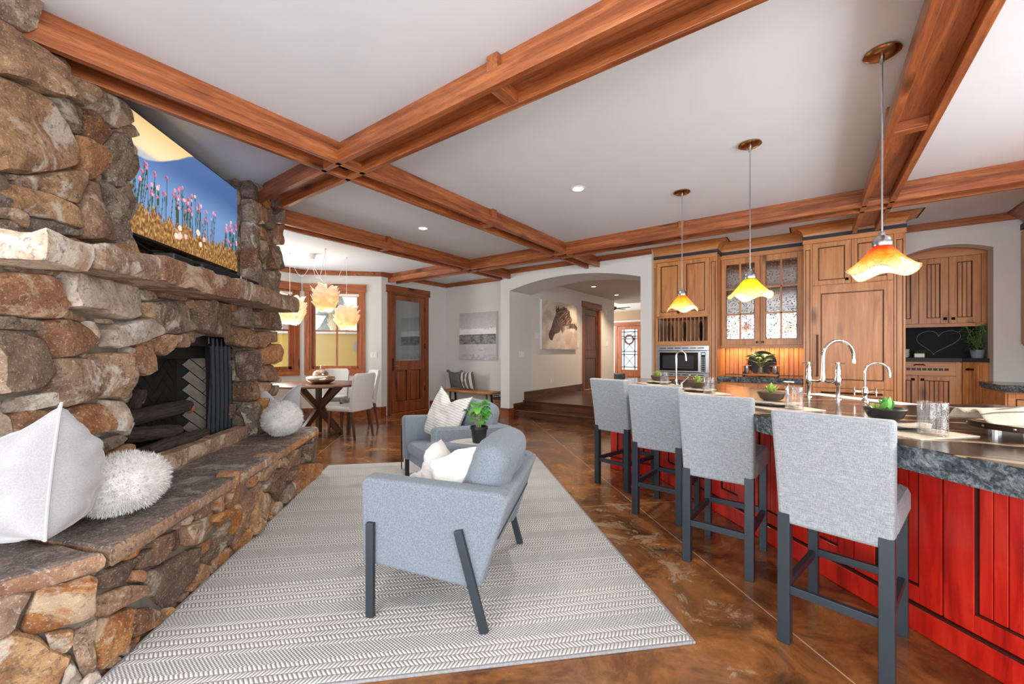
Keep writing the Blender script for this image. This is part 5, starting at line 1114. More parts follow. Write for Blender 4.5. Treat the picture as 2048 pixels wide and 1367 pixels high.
# glass-door wall cabinet
GY = 6.62
K2 = thing('glass_cabinet', 'alder wall cabinet with two seeded glass doors above the back counter', 'cabinet', (0, 0, 0))
gx0, gx1 = -1.069, -0.09
bx('box_top', M['cab_x'], K2, gx0, gx1, GY, KY, 2.59, 2.64); bx('box_floor', M['cab_x'], K2, gx0, gx1, GY, KY, 1.335, 1.36); bx('back_panel', M['cab_z'], K2, gx0, gx1, KY - .02, KY, 1.36, 2.6)
bx('valance', M['cab_x'], K2, gx0, gx1, GY - .015, GY + .02, 1.305, 1.35); bx('top_rail', M['cab_x'], K2, gx0, gx1, GY - .02, GY, 2.585, 2.645)
for z in (1.76, 2.17): bx('shelf', M['cab_x'], K2, gx0, gx1, GY + .03, KY - .02, z - .01, z + .01)
M['seeded'] = clear('seeded_glass', (0.93, 0.95, 0.95), 0.22, 0.08, 42)
for x0, x1, kx in ((gx0 + .006, -0.583, -0.613), (-0.577, gx1 - .006, -0.547)):
    f = 0.062; z0, z1 = 1.352, 2.582; m = MB().box(x0, x0 + f, GY - .022, GY, z0, z1).box(x1 - f, x1, GY - .022, GY, z0, z1).box(x0 + f, x1 - f, GY - .022, GY, z0, z0 + .08).box(x0 + f, x1 - f, GY - .022, GY, z1 - .08, z1)
    xm = (x0 + x1) / 2; m.box(xm - .011, xm + .011, GY - .02, GY - .004, z0 + .08, z1 - .08)
    for i in (1, 2): zz = z0 + .08 + (z1 - z0 - .16) * i / 3; m.box(x0 + f, x1 - f, GY - .02, GY - .004, zz - .011, zz + .011)
    d = m.build('door', M['cab_z'], K2, bevel=.002)
    for i in range(3):
        za = z0 + .08 + (z1 - z0 - .16) * i / 3; zb = z0 + .08 + (z1 - z0 - .16) * (i + 1) / 3
        for (a, b) in ((x0 + f, xm), (xm, x1 - f)): bx('pane', M['seeded'], d, a + .008, b - .008, GY - .013, GY - .009, za + .008, zb - .008)
    bx('knob', M['bronze'], d, kx - .015, kx + .015, GY - .045, GY - .022, 1.375, 1.405, bevel=.006)
cove(K2, gx0, gx1, GY, CEIL - .002, 2.69, 0.13, (False, False))
def bowl(name, label, mat, loc, r, h, group=None, cat='bowl'):
    o = MB().lathe([(0, 0), (r * .45, 0), (r * .5, .004), (r * .85, h * .5), (r, h), (r * .96, h), (r * .8, h * .5), (r * .42, .012), (0, .01)], 32).build(name, mat, None, smooth=True); o.location = loc; return tag(o, label, cat, group)
M['porc'] = plain('white_porcelain', '#ecebe7', 0.2, var=.01)
bowl('serving_bowl', 'white porcelain bowl behind the right glass cabinet door', M['porc'], (-0.32, 6.80, 1.771), 0.125, 0.11)
bowl('serving_bowl', 'dark shallow bowl behind the left glass cabinet door', M['plate'], (-0.78, 6.80, 1.771), 0.10, 0.06)
# back counter, base cabinet, bead-board splash
K3 = thing('base_cabinet', 'alder base cabinet under the glass cabinet', 'cabinet', (0, 0, 0))
bx('body', M['cab_x'], K3, -1.069, -0.09, CF + .03, KY - .01, 0, 0.845); panel_door(K3, -1.06, -0.585, 0.12, 0.83, CF + .03); panel_door(K3, -0.575, -0.10, 0.12, 0.83, CF + .03)
def granite():
    t = NT('leathered_dark_granite'); v = t.coord(); n = t.noise(v, 7, 7, .65, 1.0); w_ = t.n.new('ShaderNodeTexWave'); w_.inputs['Scale'].default_value = 0.55; w_.inputs['Distortion'].default_value = 14; w_.inputs['Detail'].default_value = 5; w_.inputs['Detail Roughness'].default_value = .6; t.l(t.coord((1, 2.6, 1), (0, 0, 0.9)), w_.inputs['Vector'])
    c = t.ramp(n, [(.3, '#1b1512'), (.52, '#352820'), (.72, '#554132')]); c = t.mix(t.ramp(w_.outputs['Fac'], [(.93, 0.0), (.985, .8)]), c, '#b49a80')
    t.col(c); t.set(rough=.16, spec=.6); t.bump(t.noise(v, 60, 4), .05, .003); return t.m
M['granite'] = granite()
def chipped():
    t = NT('chiselled_granite_edge'); v = t.coord(); n = t.noise(v, 22, 8, .75, .8); n2 = t.noise(v, 75, 5, .7)
    t.col(t.ramp(t.math('ADD', t.math('MULTIPLY', n, .6), t.math('MULTIPLY', n2, .4)), [(.36, '#1c2124'), (.48, '#56636a'), (.57, '#a3b0b4'), (.66, '#e3e8e6')])); t.set(rough=.5); t.bump(t.math('ADD', n, n2), 1.0, .03); return t.m
M['chip'] = chipped()
def counter(name, label, poly, z0, z1, seed):
    """granite top with a rough chiselled edge strip all round"""
    t = thing(name, label, 'countertop', (0, 0, 0)); MB().prism(poly, z1 - .004, z1).build('slab_top', M['granite'], t)
    p = []
    for i in range(len(poly)):
        a, b = poly[i], poly[(i + 1) % len(poly)]; L = sqrt((a[0] - b[0]) ** 2 + (a[1] - b[1]) ** 2); m = max(1, int(L / .03)); p += [(a[0] + (b[0] - a[0]) * j / m, a[1] + (b[1] - a[1]) * j / m) for j in range(m)]
    N = len(p); vs = []; fs = []; area_ = sum(poly[i][0] * poly[(i + 1) % len(poly)][1] - poly[(i + 1) % len(poly)][0] * poly[i][1] for i in range(len(poly))); sg = 1 if area_ > 0 else -1; R_ = 5
    for r in range(R_ + 1):
        z = z0 + (z1 - z0) * r / R_
        for i, q in enumerate(p):
            a, b = p[i - 1], p[(i + 1) % N]; d = Vector((b[0] - a[0], b[1] - a[1])).normalized(); nn = Vector((d.y, -d.x)) * sg
            e = (.016 * noise.noise(Vector((q[0] * 16 + seed, q[1] * 16, z * 30))) + .008 * noise.noise(Vector((q[0] * 40, q[1] * 40, z * 60)))) * (1 if 0 < r < R_ else (.5 if r == 0 else 0)) - (.022 * (1 - r / R_) ** 1.5)
            vs.append((q[0] + nn.x * e, q[1] + nn.y * e, z))
    for r in range(R_):
        for i in range(N): j = (i + 1) % N; fs.append((r * N + i, r * N + j, (r + 1) * N + j, (r + 1) * N + i))
    fs.append(tuple(range(N))[::-1]); MB().add(vs, fs).build('chiselled_edge', M['chip'], t, smooth=True, angle=25); return t
counter('back_countertop', 'dark granite counter along the back wall under the glass cabinet', [(-1.069, 6.30), (-0.09, 6.30), (-0.09, KY - .03), (-1.069, KY - .03)], .845, .918, 3)
sp = thing('bead_board_splash', 'warm alder bead-board splash behind the back counter', 'backsplash', (0, 0, 0))
for i in range(17): bx('board', M['cab_z'], sp, -1.065 + i * .0574, -1.065 + i * .0574 + .0535, KY - .018, KY - .002, .92, 1.34, bevel=.004)
bx('backing', M['glaze'], sp, -1.069, -.09, KY - .006, KY, .92, 1.34)
ul = bpy.data.lights.new('under_cabinet_light', 'AREA'); ul.shape = 'RECTANGLE'; ul.size = .9; ul.size_y = .03; ul.energy = 4.5; ul.color = (1, .62, .3); uo = bpy.data.objects.new('under_cabinet_light', ul); COL.objects.link(uo); uo.location = (-.58, 6.86, 1.325)
# fridge tower
K4 = thing('fridge_cabinet', 'panel-front refrigerator built into a tall knotty alder surround', 'refrigerator', (0, 0, 0))
bx('body', M['cab_z'], K4, -.088, .846, CF, KY, 0, 2.64); bx('top_rail', M['cab_x'], K4, -.095, .853, CF - .022, CF, 2.595, 2.648)
pilaster(K4, -.088, .002, CF, .1, 2.595); pilaster(K4, .75, .846, CF, .1, 2.595)
panel_door(K4, .005, .373, 2.075, 2.59, CF, knob=(.335, 2.125)); panel_door(K4, .377, .746, 2.075, 2.59, CF, knob=(.415, 2.125))
fd = panel_door(K4, .005, .746, .82, 2.065, CF, fr=.08, rail=.095, name='fridge_door')
MB().tube([(.052, CF - .07, .955), (.052, CF - .07, 1.465)], .009, 10).tube([(.052, CF - .022, .965), (.052, CF - .075, .965)], .012, 10).tube([(.052, CF - .022, 1.455), (.052, CF - .075, 1.455)], .012, 10).build('handle', M['bronze'], fd, smooth=True)
fz = panel_door(K4, .005, .746, .12, .81, CF, fr=.08, rail=.09, name='freezer_drawer')
MB().tube([(.09, CF - .07, .765), (.65, CF - .07, .765)], .009, 10).tube([(.10, CF - .022, .765), (.10, CF - .075, .765)], .011, 10).tube([(.64, CF - .022, .765), (.64, CF - .075, .765)], .011, 10).build('handle', M['bronze'], fz, smooth=True)
cove(K4, -.088, .846, CF, CEIL - .002, 2.69, .13)
# pantry behind its arch
PZ = 1.18
pb = struct(bx('wall_pantry_back', plain('chalkboard', '#14161a', .75, var=.1, vs_=3), None, .3, 1.95, 7.62, 7.72, 0, 2.7)); struct(bx('wall_pantry_side', M['wall'], None, 1.72, 1.82, 7.18, 7.7, 0, 2.7)); struct(bx('wall_pantry_left', M['wall'], None, .3, .4, 7.18, 7.7, 0, 2.7)); struct(bx('ceiling_pantry', M['ceil'], None, .3, 1.9, 7.18, 7.72, 2.62, 2.7)); struct(bx('floor_pantry', M['dark_x'], None, .3, 1.9, 6.99, 7.72, 0, .2))
K5 = thing('pantry_wall_cabinet', 'alder wall cabinet with bead-board doors inside the pantry arch', 'cabinet', (0, 0, 0)); py = 7.30
bx('body', M['cab_x'], K5, .42, 1.715, py, 7.62, 1.60, 2.58); bx('light_rail', M['cab_x'], K5, .42, 1.715, py - .02, py + .02, 1.565, 1.605); bx('top_rail', M['cab_x'], K5, .42, 1.715, py - .02, py, 2.43, 2.58)
for x0, x1, kx in ((.55, .825, .795), (.83, 1.095, .86), (1.10, 1.361, 1.331), (1.366, 1.632, 1.40)): panel_door(K5, x0, x1, 1.61, 2.425, py, beads=3, fr=.068, knob=(kx, 1.665))
bx('filler_stile', M['cab_z'], K5, 1.636, 1.70, py - .02, py, 1.61, 2.43)
K6 = thing('pantry_base_cabinet', 'alder base cabinet with drawer and bead-board doors inside the pantry arch', 'cabinet', (0, 0, 0)); pz = 7.28
bx('body', M['cab_x'], K6, .42, 1.46, pz, 7.61, .2, PZ - .05); d = bx('drawer', M['cab_x'], K6, .9, 1.42, pz - .02, pz, .96, 1.115, bevel=.003)
for i in range(9): bx('dentil', M['glaze'], d, .93 + i * .049, .968 + i * .049, pz - .024, pz - .019, 1.02, 1.05)
MB().tube([(1.05, pz - .02, 1.085), (1.07, pz - .05, 1.095), (1.13, pz - .05, 1.095), (1.15, pz - .02, 1.085)], .007, 8).build('handle', M['bronze'], d, smooth=True)
panel_door(K6, .78, 1.085, .30, .95, pz, beads=4, knob=(1.04, .905)); panel_door(K6, 1.09, 1.42, .30, .95, pz, beads=5, knob=(1.125, .905)); bx('stile', M['cab_z'], K6, 1.42, 1.47, pz - .02, pz, .2, 1.125)
ang = thing('pantry_corner_cabinet', 'narrow angled bead-board cabinet at the right of the pantry', 'cabinet', (1.475, 7.265, 0), radians(-42))
bx('body', M['cab_z'], ang, 0.0, .23, 0.0, .12, .2, PZ - .05)
for i in range(7): bx('bead_board', M['cab_z'], ang, .008 + i * .031, .008 + i * .031 + .028, -.012, 0, .25, 1.10, bevel=.003)
MB().box(.05, .12, -.035, -.02, 1.035, 1.055).box(.06, .075, -.03, -.01, 1.03, 1.06).build('handle', M['bronze'], ang)
t = thing('pantry_countertop', 'black stone pantry counter', 'countertop', (0, 0, 0)); MB().prism([(.42, 7.25), (1.47, 7.25), (1.655, 7.10), (1.70, 7.20), (1.70, 7.60), (.42, 7.60)], PZ - .05, PZ).build('slab', M['bandblack'], t, bevel=.003)
hp = []
for i in range(60):
    a = 2 * pi * i / 60; x = 16 * sin(a) ** 3; z = 13 * cos(a) - 5 * cos(2 * a) - 2 * cos(3 * a) - cos(4 * a); hp.append((1.32 + x * .0125 + z * .0022, 7.612, 1.40 + z * .0108))
tag(MB().tube(hp, .0035, 5, closed=True).build('chalk_heart', plain('chalk', '#8f9296', .95), None, smooth=True), 'heart outline drawn in chalk on the black pantry board', 'chalk drawing')
# right wall cabinets
K7 = thing('side_wall_cabinet', 'upper cabinet with crown at the far right edge of the view', 'cabinet', (0, 0, 0)); bx('body', M['cab_z'], K7, 1.88, 2.2, 4.6, KY, 1.32, 2.62)
bx('crown_band', M['bandblack'], K7, 1.86, 2.2, 4.6, KY, 2.60, 2.66)
MB().prism_y([(1.885, 2.66), (1.86, 2.70), (1.81, 2.75), (1.76, 2.79), (1.755, CEIL - .002), (2.2, CEIL - .002), (2.2, 2.66)], 4.6, KY - .03).build('crown', M['beam_y'], K7)
for i in range(4): bx('door', M['cab_z'], K7, 1.86, 1.88, 4.62 + i * .59, 5.19 + i * .59, 1.34, 2.58, bevel=.004)
K8 = thing('side_base_cabinet', 'alder base cabinet with a knobbed drawer below the right hand counter', 'cabinet', (0, 0, 0)); bx('body', M['cab_x'], K8, 1.585, 2.19, 6.33, KY - .02, 0, .845)
panel_door(K8, 1.60, 2.18, .62, .83, 6.33, fr=.05, knob=(1.80, .77), name='drawer'); panel_door(K8, 1.60, 1.885, .12, .60, 6.33); panel_door(K8, 1.895, 2.18, .12, .60, 6.33)
counter('side_countertop', 'short dark granite counter with a chiselled edge against the right wall', [(1.545, 6.29), (2.195, 6.29), (2.195, KY - .005), (1.545, KY - .005)], .845, .918, 9)

# ------------------------------------------------------------------ island: red painted base and granite top
CT = .92
def redpaint():
    t = NT('distressed_red_paint'); v = t.coord(); n = t.noise(t.coord((6, 6, .8)), 2.5, 6, .65, .5); n2 = t.noise(v, 9, 6, .7)
    c = t.ramp(n, [(.3, '#8e120c'), (.5, '#c01e13'), (.7, '#d3331d')]); c = t.mix(t.ramp(n2, [(.66, 0.0), (.74, .6)]), c, '#8a3e1d'); t.col(c); t.set(rough=.3, coat=.2); return t.m
M['red'] = redpaint(); M['redline'] = plain('rubbed_brown_line', '#3a120a', .5)
IS = thing('kitchen_island', 'kitchen island base of distressed red panelled wood behind the stools', 'island', (0, 0, 0), R45)
core_p = [(-0.0, 0), (0, 0)]
def xy3(X, Y): return ((X + Y) * .70710678, (Y - X) * .70710678)
basep = [(2.10, .85), (2.10, 3.76), xy3(-1.76, 4.24), xy3(-1.76, 5.12), xy3(-.95, 5.12), xy3(-.95, 4.80), (2.72, 2.22), (3.3, 2.18), (3.3, 1.15)]
MB().prism(basep, 0.0, CT - .09).build('carcass', M['red'], IS)
def island_face(p0, p1, mods):
    """panelled face from p0 to p1 (n,s): plinth, stiles, recessed bead-board panels"""
    a, b = Vector(p0), Vector(p1); d = (b - a); L = d.length; d.normalize(); nn = Vector((-d.y, d.x)) * 1.0
    if nn.x > 0: nn = -nn
    def q(name, u0, u1, o0, o1, z0, z1, mat, bevel=.002):
        c = a + d * ((u0 + u1) / 2) + nn * ((o0 + o1) / 2)
        return MB().obox((c.x, c.y, (z0 + z1) / 2), (d.x * (u1 - u0) / 2, d.y * (u1 - u0) / 2, 0), (nn.x * (o1 - o0) / 2, nn.y * (o1 - o0) / 2, 0), (0, 0, (z1 - z0) / 2)).build(name, mat, IS, bevel=bevel)
    q('plinth', 0, L, 0, .035, 0, .115, M['red'], .008); q('plinth_cap', 0, L, .0, .04, .115, .125, M['redline'], .002)
    u = 0
    n = max(1, round(L / mods)); w_ = L / n
    for i in range(n):
        u0 = i * w_; pw = w_ * .50; s0 = u0 + w_ * .23
        q('stile', u0 + .004, s0, 0, .024, .127, CT - .09, M['red']); q('stile', s0 + pw, u0 + w_ - .004, 0, .024, .127, CT - .09, M['red'])
        q('rail', s0, s0 + pw, 0, .024, .127, .20, M['red']); q('rail', s0, s0 + pw, 0, .024, CT - .14, CT - .09, M['red'])
        q('joint', u0 - .003, u0 + .003, 0, .014, .127, CT - .09, M['redline'], 0)
        for k in range(4): q('bead_board', s0 + .008 + (pw - .016) * k / 4 + .002, s0 + .008 + (pw - .016) * (k + 1) / 4 - .002, 0, .012, .208, CT - .145, M['red'])
        q('moulding', s0, s0 + .006, 0, .019, .20, CT - .14, M['redline'], 0); q('moulding', s0 + pw - .006, s0 + pw, 0, .019, .20, CT - .14, M['redline'], 0); q('moulding', s0, s0 + pw, 0, .019, .20, .207, M['redline'], 0)
        q('panel_back', s0 + .006, s0 + pw - .006, 0, .004, .20, CT - .14, M['redline'], 0)
island_face((2.10, 1.056), (2.10, 3.765), .387)
island_face((2.10, 3.765), xy3(-1.76, 4.24), .38)
pe = [P3(1.615, .6), (-1.42, 3.70), (-1.82, 3.95), (-1.85, 5.2), (-.85, 5.2), (-.85, 4.83), P3(2.80, 2.17), (.898, 3.91), (1.3, 3.6), (1.3, 2.0), (.95, 1.45)]
pe = [(p[0], p[1]) for p in pe]
counter('island_countertop', 'dark veined granite island top with a rough chiselled edge', pe, CT - .095, CT, 5)
# undermount apron sink at the kitchen side
t = thing('apron_sink', 'white apron sink let into the kitchen side of the island', 'sink', P3(2.76, 2.56, CT), R45)
m = MB().box(.045, .07, -.40, .40, -.2, -.006).box(.24, .27, -.40, .40, -.2, -.006).box(.07, .24, -.40, -.37, -.2, -.006).box(.07, .24, .37, .40, -.2, -.006).box(.045, .27, -.40, .40, -.22, -.2); m.build('basin', M['porc'], t, bevel=.008)
# faucets
def bridge_faucet():
    t = thing('bridge_faucet', 'tall polished bridge faucet with two cross handles on the island', 'faucet', P3(2.685, 2.60, CT), R45 + radians(22))
    for s in (-1, 1):
        p = MB().lathe([(.024, 0), (.024, .006), (.013, .012), (.012, .09), (.02, .10), (.022, .14), (.015, .165), (.019, .19), (.014, .225), (.009, .235), (.009, .255)], 18, (0, s * .09)); p.build('post', M['chrome'], t, smooth=True)
        h = MB().tube([(-.04, s * .09, .25), (.04, s * .09, .25)], .005, 8).tube([(0, s * .09 - .04, .25), (0, s * .09 + .04, .25)], .005, 8).lathe([(0, .262), (.011, .258), (.012, .246), (0, .24)], 12, (0, s * .09)); h.build('cross_handle', M['chrome'], t, smooth=True)
    MB().tube([(0, -.09, .12), (0, -.03, .118), (0, 0, .13), (0, .03, .118), (0, .09, .12)], .011, 10).build('bridge', M['chrome'], t, smooth=True)
    pts = [(0, 0, .12), (0, 0, .2), (0, 0, .28)] + [((.115 - .115 * cos(a)) * -.858, (.115 - .115 * cos(a)) * .513, .30 + .115 * sin(a)) for a in [pi * k / 14 for k in range(0, 14)]] + [(.232 * -.858, .232 * .513, .28), (.232 * -.858, .232 * .513, .25)]
    MB().tube(pts, [.016, .013] + [.0115] * (len(pts) - 3) + [.014], 12).build('spout', M['chrome'], t, smooth=True); return t
bf = bridge_faucet(); bf.location = (.064, 3.735, CT); bf.rotation_euler[2] = radians(-110.6)
t = thing('water_tap', 'small gooseneck filter tap with crystal cross handles beside the bridge faucet', 'faucet', P3(2.744, 2.341, CT), radians(0))
MB().lathe([(.022, 0), (.02, .01), (.012, .02), (.012, .05), (.02, .06), (.018, .085), (.010, .10)], 16).build('body', M['chrome'], t, smooth=True)
MB().tube([(0, 0, .09), (0, 0, .19)] + [(.06 - .06 * cos(a), 0, .20 + .06 * sin(a)) for a in [pi * k / 12 for k in range(12)]] + [(.122, 0, .19), (.122, 0, .165)], .008, 10).build('spout', M['chrome'], t, smooth=True)
for s in (-1, 1):
    c = (s * .055, 0, .068); MB().tube([(0, 0, .068), c], .006, 8).tube([(s * .055, -.028, .068), (s * .055, .028, .068)], .005, 8).tube([(s * .055, 0, .04), (s * .055, 0, .096)], .005, 8).build('cross_handle', M['chrome'], t, smooth=True)
t = thing('bar_faucet', 'slim gooseneck bar faucet with a lever at the far end of the island', 'faucet', (-1.10, 4.30, CT), 0)
MB().lathe([(.022, 0), (.02, .008), (.012, .02), (.011, .06)], 14).build('body', M['chrome'], t, smooth=True)
MB().tube([(0, 0, .05), (0, 0, .27)] + [(.045 - .045 * cos(a), 0, .29 + .05 * sin(a)) for a in [pi * k / 10 for k in range(10)]] + [(.09, 0, .27), (.093, 0, .245)], .010, 10).build('spout', M['chrome'], t, smooth=True)
MB().tube([(.05, 0, .0), (.05, 0, .02), (.12, .0, .09)], [.014, .012, .008], 10).build('lever', M['chrome'], t, smooth=True); MB().lathe([(0, .12), (.016, .112), (.016, .1), (0, .09)], 12, (.125, 0)).build('lever_knob', M['chrome'], t, smooth=True)
t = thing('soap_pump', 'polished soap pump standing behind a glass on the island', 'soap pump', P3(2.62, 2.84, CT), R45); MB().lathe([(.018, 0), (.016, .008), (.011, .015), (.011, .085), (.014, .09)], 14).build('post', M['chrome'], t, smooth=True); MB().tube([(-.035, 0, .1), (.0, 0, .1), (.05, 0, .094)], .009, 10).build('nozzle', M['chrome'], t, smooth=True)

# ------------------------------------------------------------------ place settings
def tumbler_mat():
    t = NT('seeded_tumbler_glass'); t.n.remove(t.b); v = t.coord(); vo = t.n.new('ShaderNodeTexVoronoi'); vo.inputs['Scale'].default_value = 190; t.l(v, vo.inputs['Vector'])
    b = t.n.new('ShaderNodeBump'); b.inputs['Strength'].default_value = .5; b.inputs['Distance'].default_value = .004; t.l(t.ramp(vo.outputs['Distance'], [(0, 1.0), (.45, 0.0)]), b.inputs['Height'])
    tr = t.n.new('ShaderNodeBsdfTransparent'); tr.inputs[0].default_value = (.93, .93, .93, 1); g = t.n.new('ShaderNodeBsdfGlossy'); g.inputs['Roughness'].default_value = .05; t.l(b.outputs[0], g.inputs['Normal'])
    lw = t.n.new('ShaderNodeLayerWeight'); lw.inputs[0].default_value = .4; f = t.math('ADD', t.math('MULTIPLY', lw.outputs['Facing'], .4), .04); f = t.math('ADD', f, t.math('MULTIPLY', t.ramp(vo.outputs['Distance'], [(.1, 1.0), (.25, 0.0)]), .15))
    m = t.n.new('ShaderNodeMixShader'); t.l(f, m.inputs[0]); t.l(tr.outputs[0], m.inputs[1]); t.l(g.outputs[0], m.inputs[2]); t.l(m.outputs[0], t.out.inputs[0]); return t.m
M['tumbler'] = tumbler_mat(); M['mat'] = fabric('linen_placemat', '#b8a994', '#cdbfac', 200, .95, .001, 0); M['napkin'] = fabric('cream_napkin', '#b3a48f', '#c9bba7', 240, .95, .001, .1); M['stripe'] = plain('grey_stripe_cloth', '#6d665e', .9)
M['bowlblk'] = plain('black_glazed_bowl', '#1b1c1f', .28); M['bowlbrn'] = plain('brown_clay_bowl', '#4a3a31', .5)
sl = leaf_mesh('leaf', .05, .018, -.25, .35, 5, 2); sl.materials.append(M['succ'])
sg_ = leaf_mesh('leaf', .06, .03, -.3, .3, 5, 2); sg_.materials.append(M['leafg'])
def setting(n, s, rot, which, bowlmat, near=False):
    z = CT; c = Vector(P3(n, s, z)); rz = radians(rot)
    def loc(dx, dy, dz): v = Matrix.Rotation(rz, 3, 'Z') @ Vector((dx, dy, 0)); return (c.x + v.x, c.y + v.y, z + dz)
    pm_ = bx('placemat', M['mat'], None, -.21, .21, -.15, .15, 0, .004, bevel=.001); pm_.location = loc(0, 0, 0); pm_.rotation_euler = (0, 0, rz); tag(pm_, f'cream placemat {which}', 'placemat', 'island placemats')
    pl = MB().lathe([(0, 0), (.08, 0), (.12, .012), (.12, .016), (.08, .006), (0, .005)], 36).build('dinner_plate', M['plate'], None, smooth=True); pl.location = loc(-.03, .02, .0045); tag(pl, f'dark dinner plate {which}', 'plate', 'island dinner plates')
    nk = MB().grid(lambda u, v: ((u - .5) * .22, (v - .5) * .10 * (1 + .3 * u), .006 * sin(u * 9) * (v - .3) + .004 + .006 * noise.noise(Vector((u * 4, v * 3, n)))), 14, 6).build('napkin', M['napkin'], None, smooth=True); so = nk.modifiers.new('t', 'SOLIDIFY'); so.thickness = .006; nk.location = loc(.02, -.005, .025); nk.rotation_euler = (0, 0, rz + .5); tag(nk, f'folded cream napkin {which}', 'napkin', 'island napkins')
    b = thing('succulent_bowl', f'small bowl with a green succulent {which}', 'plant', loc(-.035, .02, .036), rz, 'succulent bowls on the island')
    MB().lathe([(0, 0), (.045, 0), (.06, .01), (.075, .045), (.073, .05), (.068, .045), (.05, .03), (0, .03)], 30).build('bowl', bowlmat, b, smooth=True); MB().lathe([(.066, .036), (0, .042)], 18).build('soil', M['soil'], b)
    rr = random.Random(int(n * 100 + s * 37)); me = sg_ if near else sl
    for k in range(7 if near else 30):
        a = k * 2.4; ti = .25 + 1.0 * (k / (7 if near else 30)); ox = 0 if not near else .01
        plant_leaf(b, me, (rr.uniform(-.012, .012) + ox, rr.uniform(-.012, .012), .038), (cos(a) * sin(ti) + .001, sin(a) * sin(ti), cos(ti) + .15), 0, rr.uniform(.75, 1.1) * (1.0 if near else 1.25))
    if near:
        for k in range(12): a = k * 1.3; plant_leaf(b, sl, (.0 + .02 * cos(a) - .03, .02 * sin(a), .036), (cos(a), sin(a), .7), 0, .7)
    g = thing('tumbler', f'seeded glass tumbler {which}', 'glass', loc(.155, -.005, .0045), 0, 'glass tumblers on the island')
    MB().lathe([(0, 0), (.044, 0), (.045, .003), (.045, .128), (.0445, .13), (.0405, .128), (.040, .014), (0, .014)], 40).build('glass', M['tumbler'], g, smooth=True)
def dirang(): return degrees(0)
setting(1.885, 1.50, -42, 'nearest the viewer on the island', M['bowlblk'], True)
setting(1.95, 2.22, -44, 'in the second place on the island', M['bowlbrn'])
setting(2.03, 3.10, -46, 'in the third place on the island', M['bowlbrn'])
setting(2.15, 3.98, -48, 'at the far end of the island', M['bowlbrn'])
t = thing('serving_board', 'pale round board with black metal rim at the right end of the island', 'serving tray', P3(2.26, 1.27, CT), 0)
MB().lathe([(0, .035), (.17, .035), (.175, .04), (.175, .05), (0, .05)], 48).build('board', plain('pale_wood_board', '#d9c4a8', .5), t, smooth=True)
MB().lathe([(.176, .03), (.179, .03), (.179, .052), (.176, .052), (.176, .03)], 48, cap=False).build('rim', M['bronze'], t, smooth=True)
for k in range(3): MB().lathe([(.018, 0), (.018, .035)], 14, (.12 * cos(k * 2.1 + 3.5), .12 * sin(k * 2.1 + 3.5))).build('foot', M['steel'], t)
for k in range(12): MB().lathe([(0, .003), (.004, .002), (.005, 0)], 8).build('rivet', M['steel'], t).matrix_local = Matrix.Translation((.179 * cos(k * .5236), .179 * sin(k * .5236), .041)) @ Matrix.Rotation(k * .5236, 4, 'Z') @ Matrix.Rotation(pi / 2, 4, 'Y')
t = thing('napkin_bundle', 'cream and grey striped napkin tied with cord on the round board', 'napkin', P3(2.26, 1.28, CT + .052), radians(20))
def bundle(u, v):
    a = (u - .5); w_ = .035 + .085 * abs(a) * 2; ang = (v * 2 - 1); return (a * .36, ang * w_ + .02 * sin(a * 9), .05 * (1 - ang * ang) * (1.2 - abs(a)) + .012 * sin(ang * 7 + a * 5) * abs(a) * 2 + .006)
o = MB().grid(bundle, 30, 22).build('cloth', M['napkin'], t, smooth=True, angle=180); so = o.modifiers.new('t', 'SOLIDIFY'); so.thickness = .004; so.offset = 0
for q in (-.55, .1, .7): MB().tube([(a * .36, q * (.035 + .085 * abs(a) * 2) + .02 * sin(a * 9), .05 * (1 - q * q) * (1.2 - abs(a)) + .012 * sin(q * 7 + a * 5) * abs(a) * 2 + .0085) for a in [i / 20 - .5 for i in range(21)]], .0035, 5).build('stripe', M['stripe'], t, smooth=True)
MB().tube([(.01 * sin(k), .042 * cos(k * .5236), .02 + .024 * sin(k * .5236)) for k in range(12)], .004, 6, closed=True).build('cord', plain('brown_cord', '#4a3626', .8), t, smooth=True)

# ------------------------------------------------------------------ tray with copper mugs and leaves on the back counter
BC = .918
t = thing('wooden_tray', 'long wooden tray with black end rails on the back counter', 'tray', (-.575, 6.62, BC), 0); bx('board', M['cab_x'], t, -.21, .21, -.08, .08, .012, .032, bevel=.004); bx('foot', M['black'], t, -.215, -.19, -.05, .05, 0, .06, bevel=.004); bx('foot', M['black'], t, .19, .215, -.05, .05, 0, .06, bevel=.004)
tag(MB().lathe([(0, -.006), (.175, -.006), (.178, 0), (.175, .006), (0, .006)], 48).build('round_slate', plain('dark_slate', '#22252b', .5), None, smooth=True), 'round black slate leaning on the splash behind the leaves', 'board')
bpy.data.objects['round_slate'].location = (-.575, 6.80, BC + .18); bpy.data.objects['round_slate'].rotation_euler = (radians(80), 0, 0)
M['copper'] = metal('copper', '#c77a55', .25)
for i, x in enumerate((-.745, -.405)):
    t = thing('copper_mug', f'silver and copper mug on the {"left" if i == 0 else "right"} end of the wooden tray', 'mug', (x, 6.62, BC + .033), 0, 'copper mugs on the tray')
    MB().lathe([(0, 0), (.035, 0), (.037, .004), (.037, .105), (.035, .107), (.034, .1), (.034, .01), (0, .01)], 28).build('cup', M['steel'], t, smooth=True); MB().tube([(.036 * (-1 if i else 1), 0, .09), (.07 * (-1 if i else 1), 0, .08), (.07 * (-1 if i else 1), 0, .03), (.036 * (-1 if i else 1), 0, .02)], .005, 8).build('handle', M['copper'], t, smooth=True)
    l_ = bx('lid', M['copper'], t, -.065, .065, -.05, .05, .108, .116, bevel=.003); MB().tube([(0, 0, .116), (.012, 0, .13), (.0, 0, .14), (-.012, 0, .13)], .003, 6, closed=True).build('loop', M['copper'], l_, smooth=True)
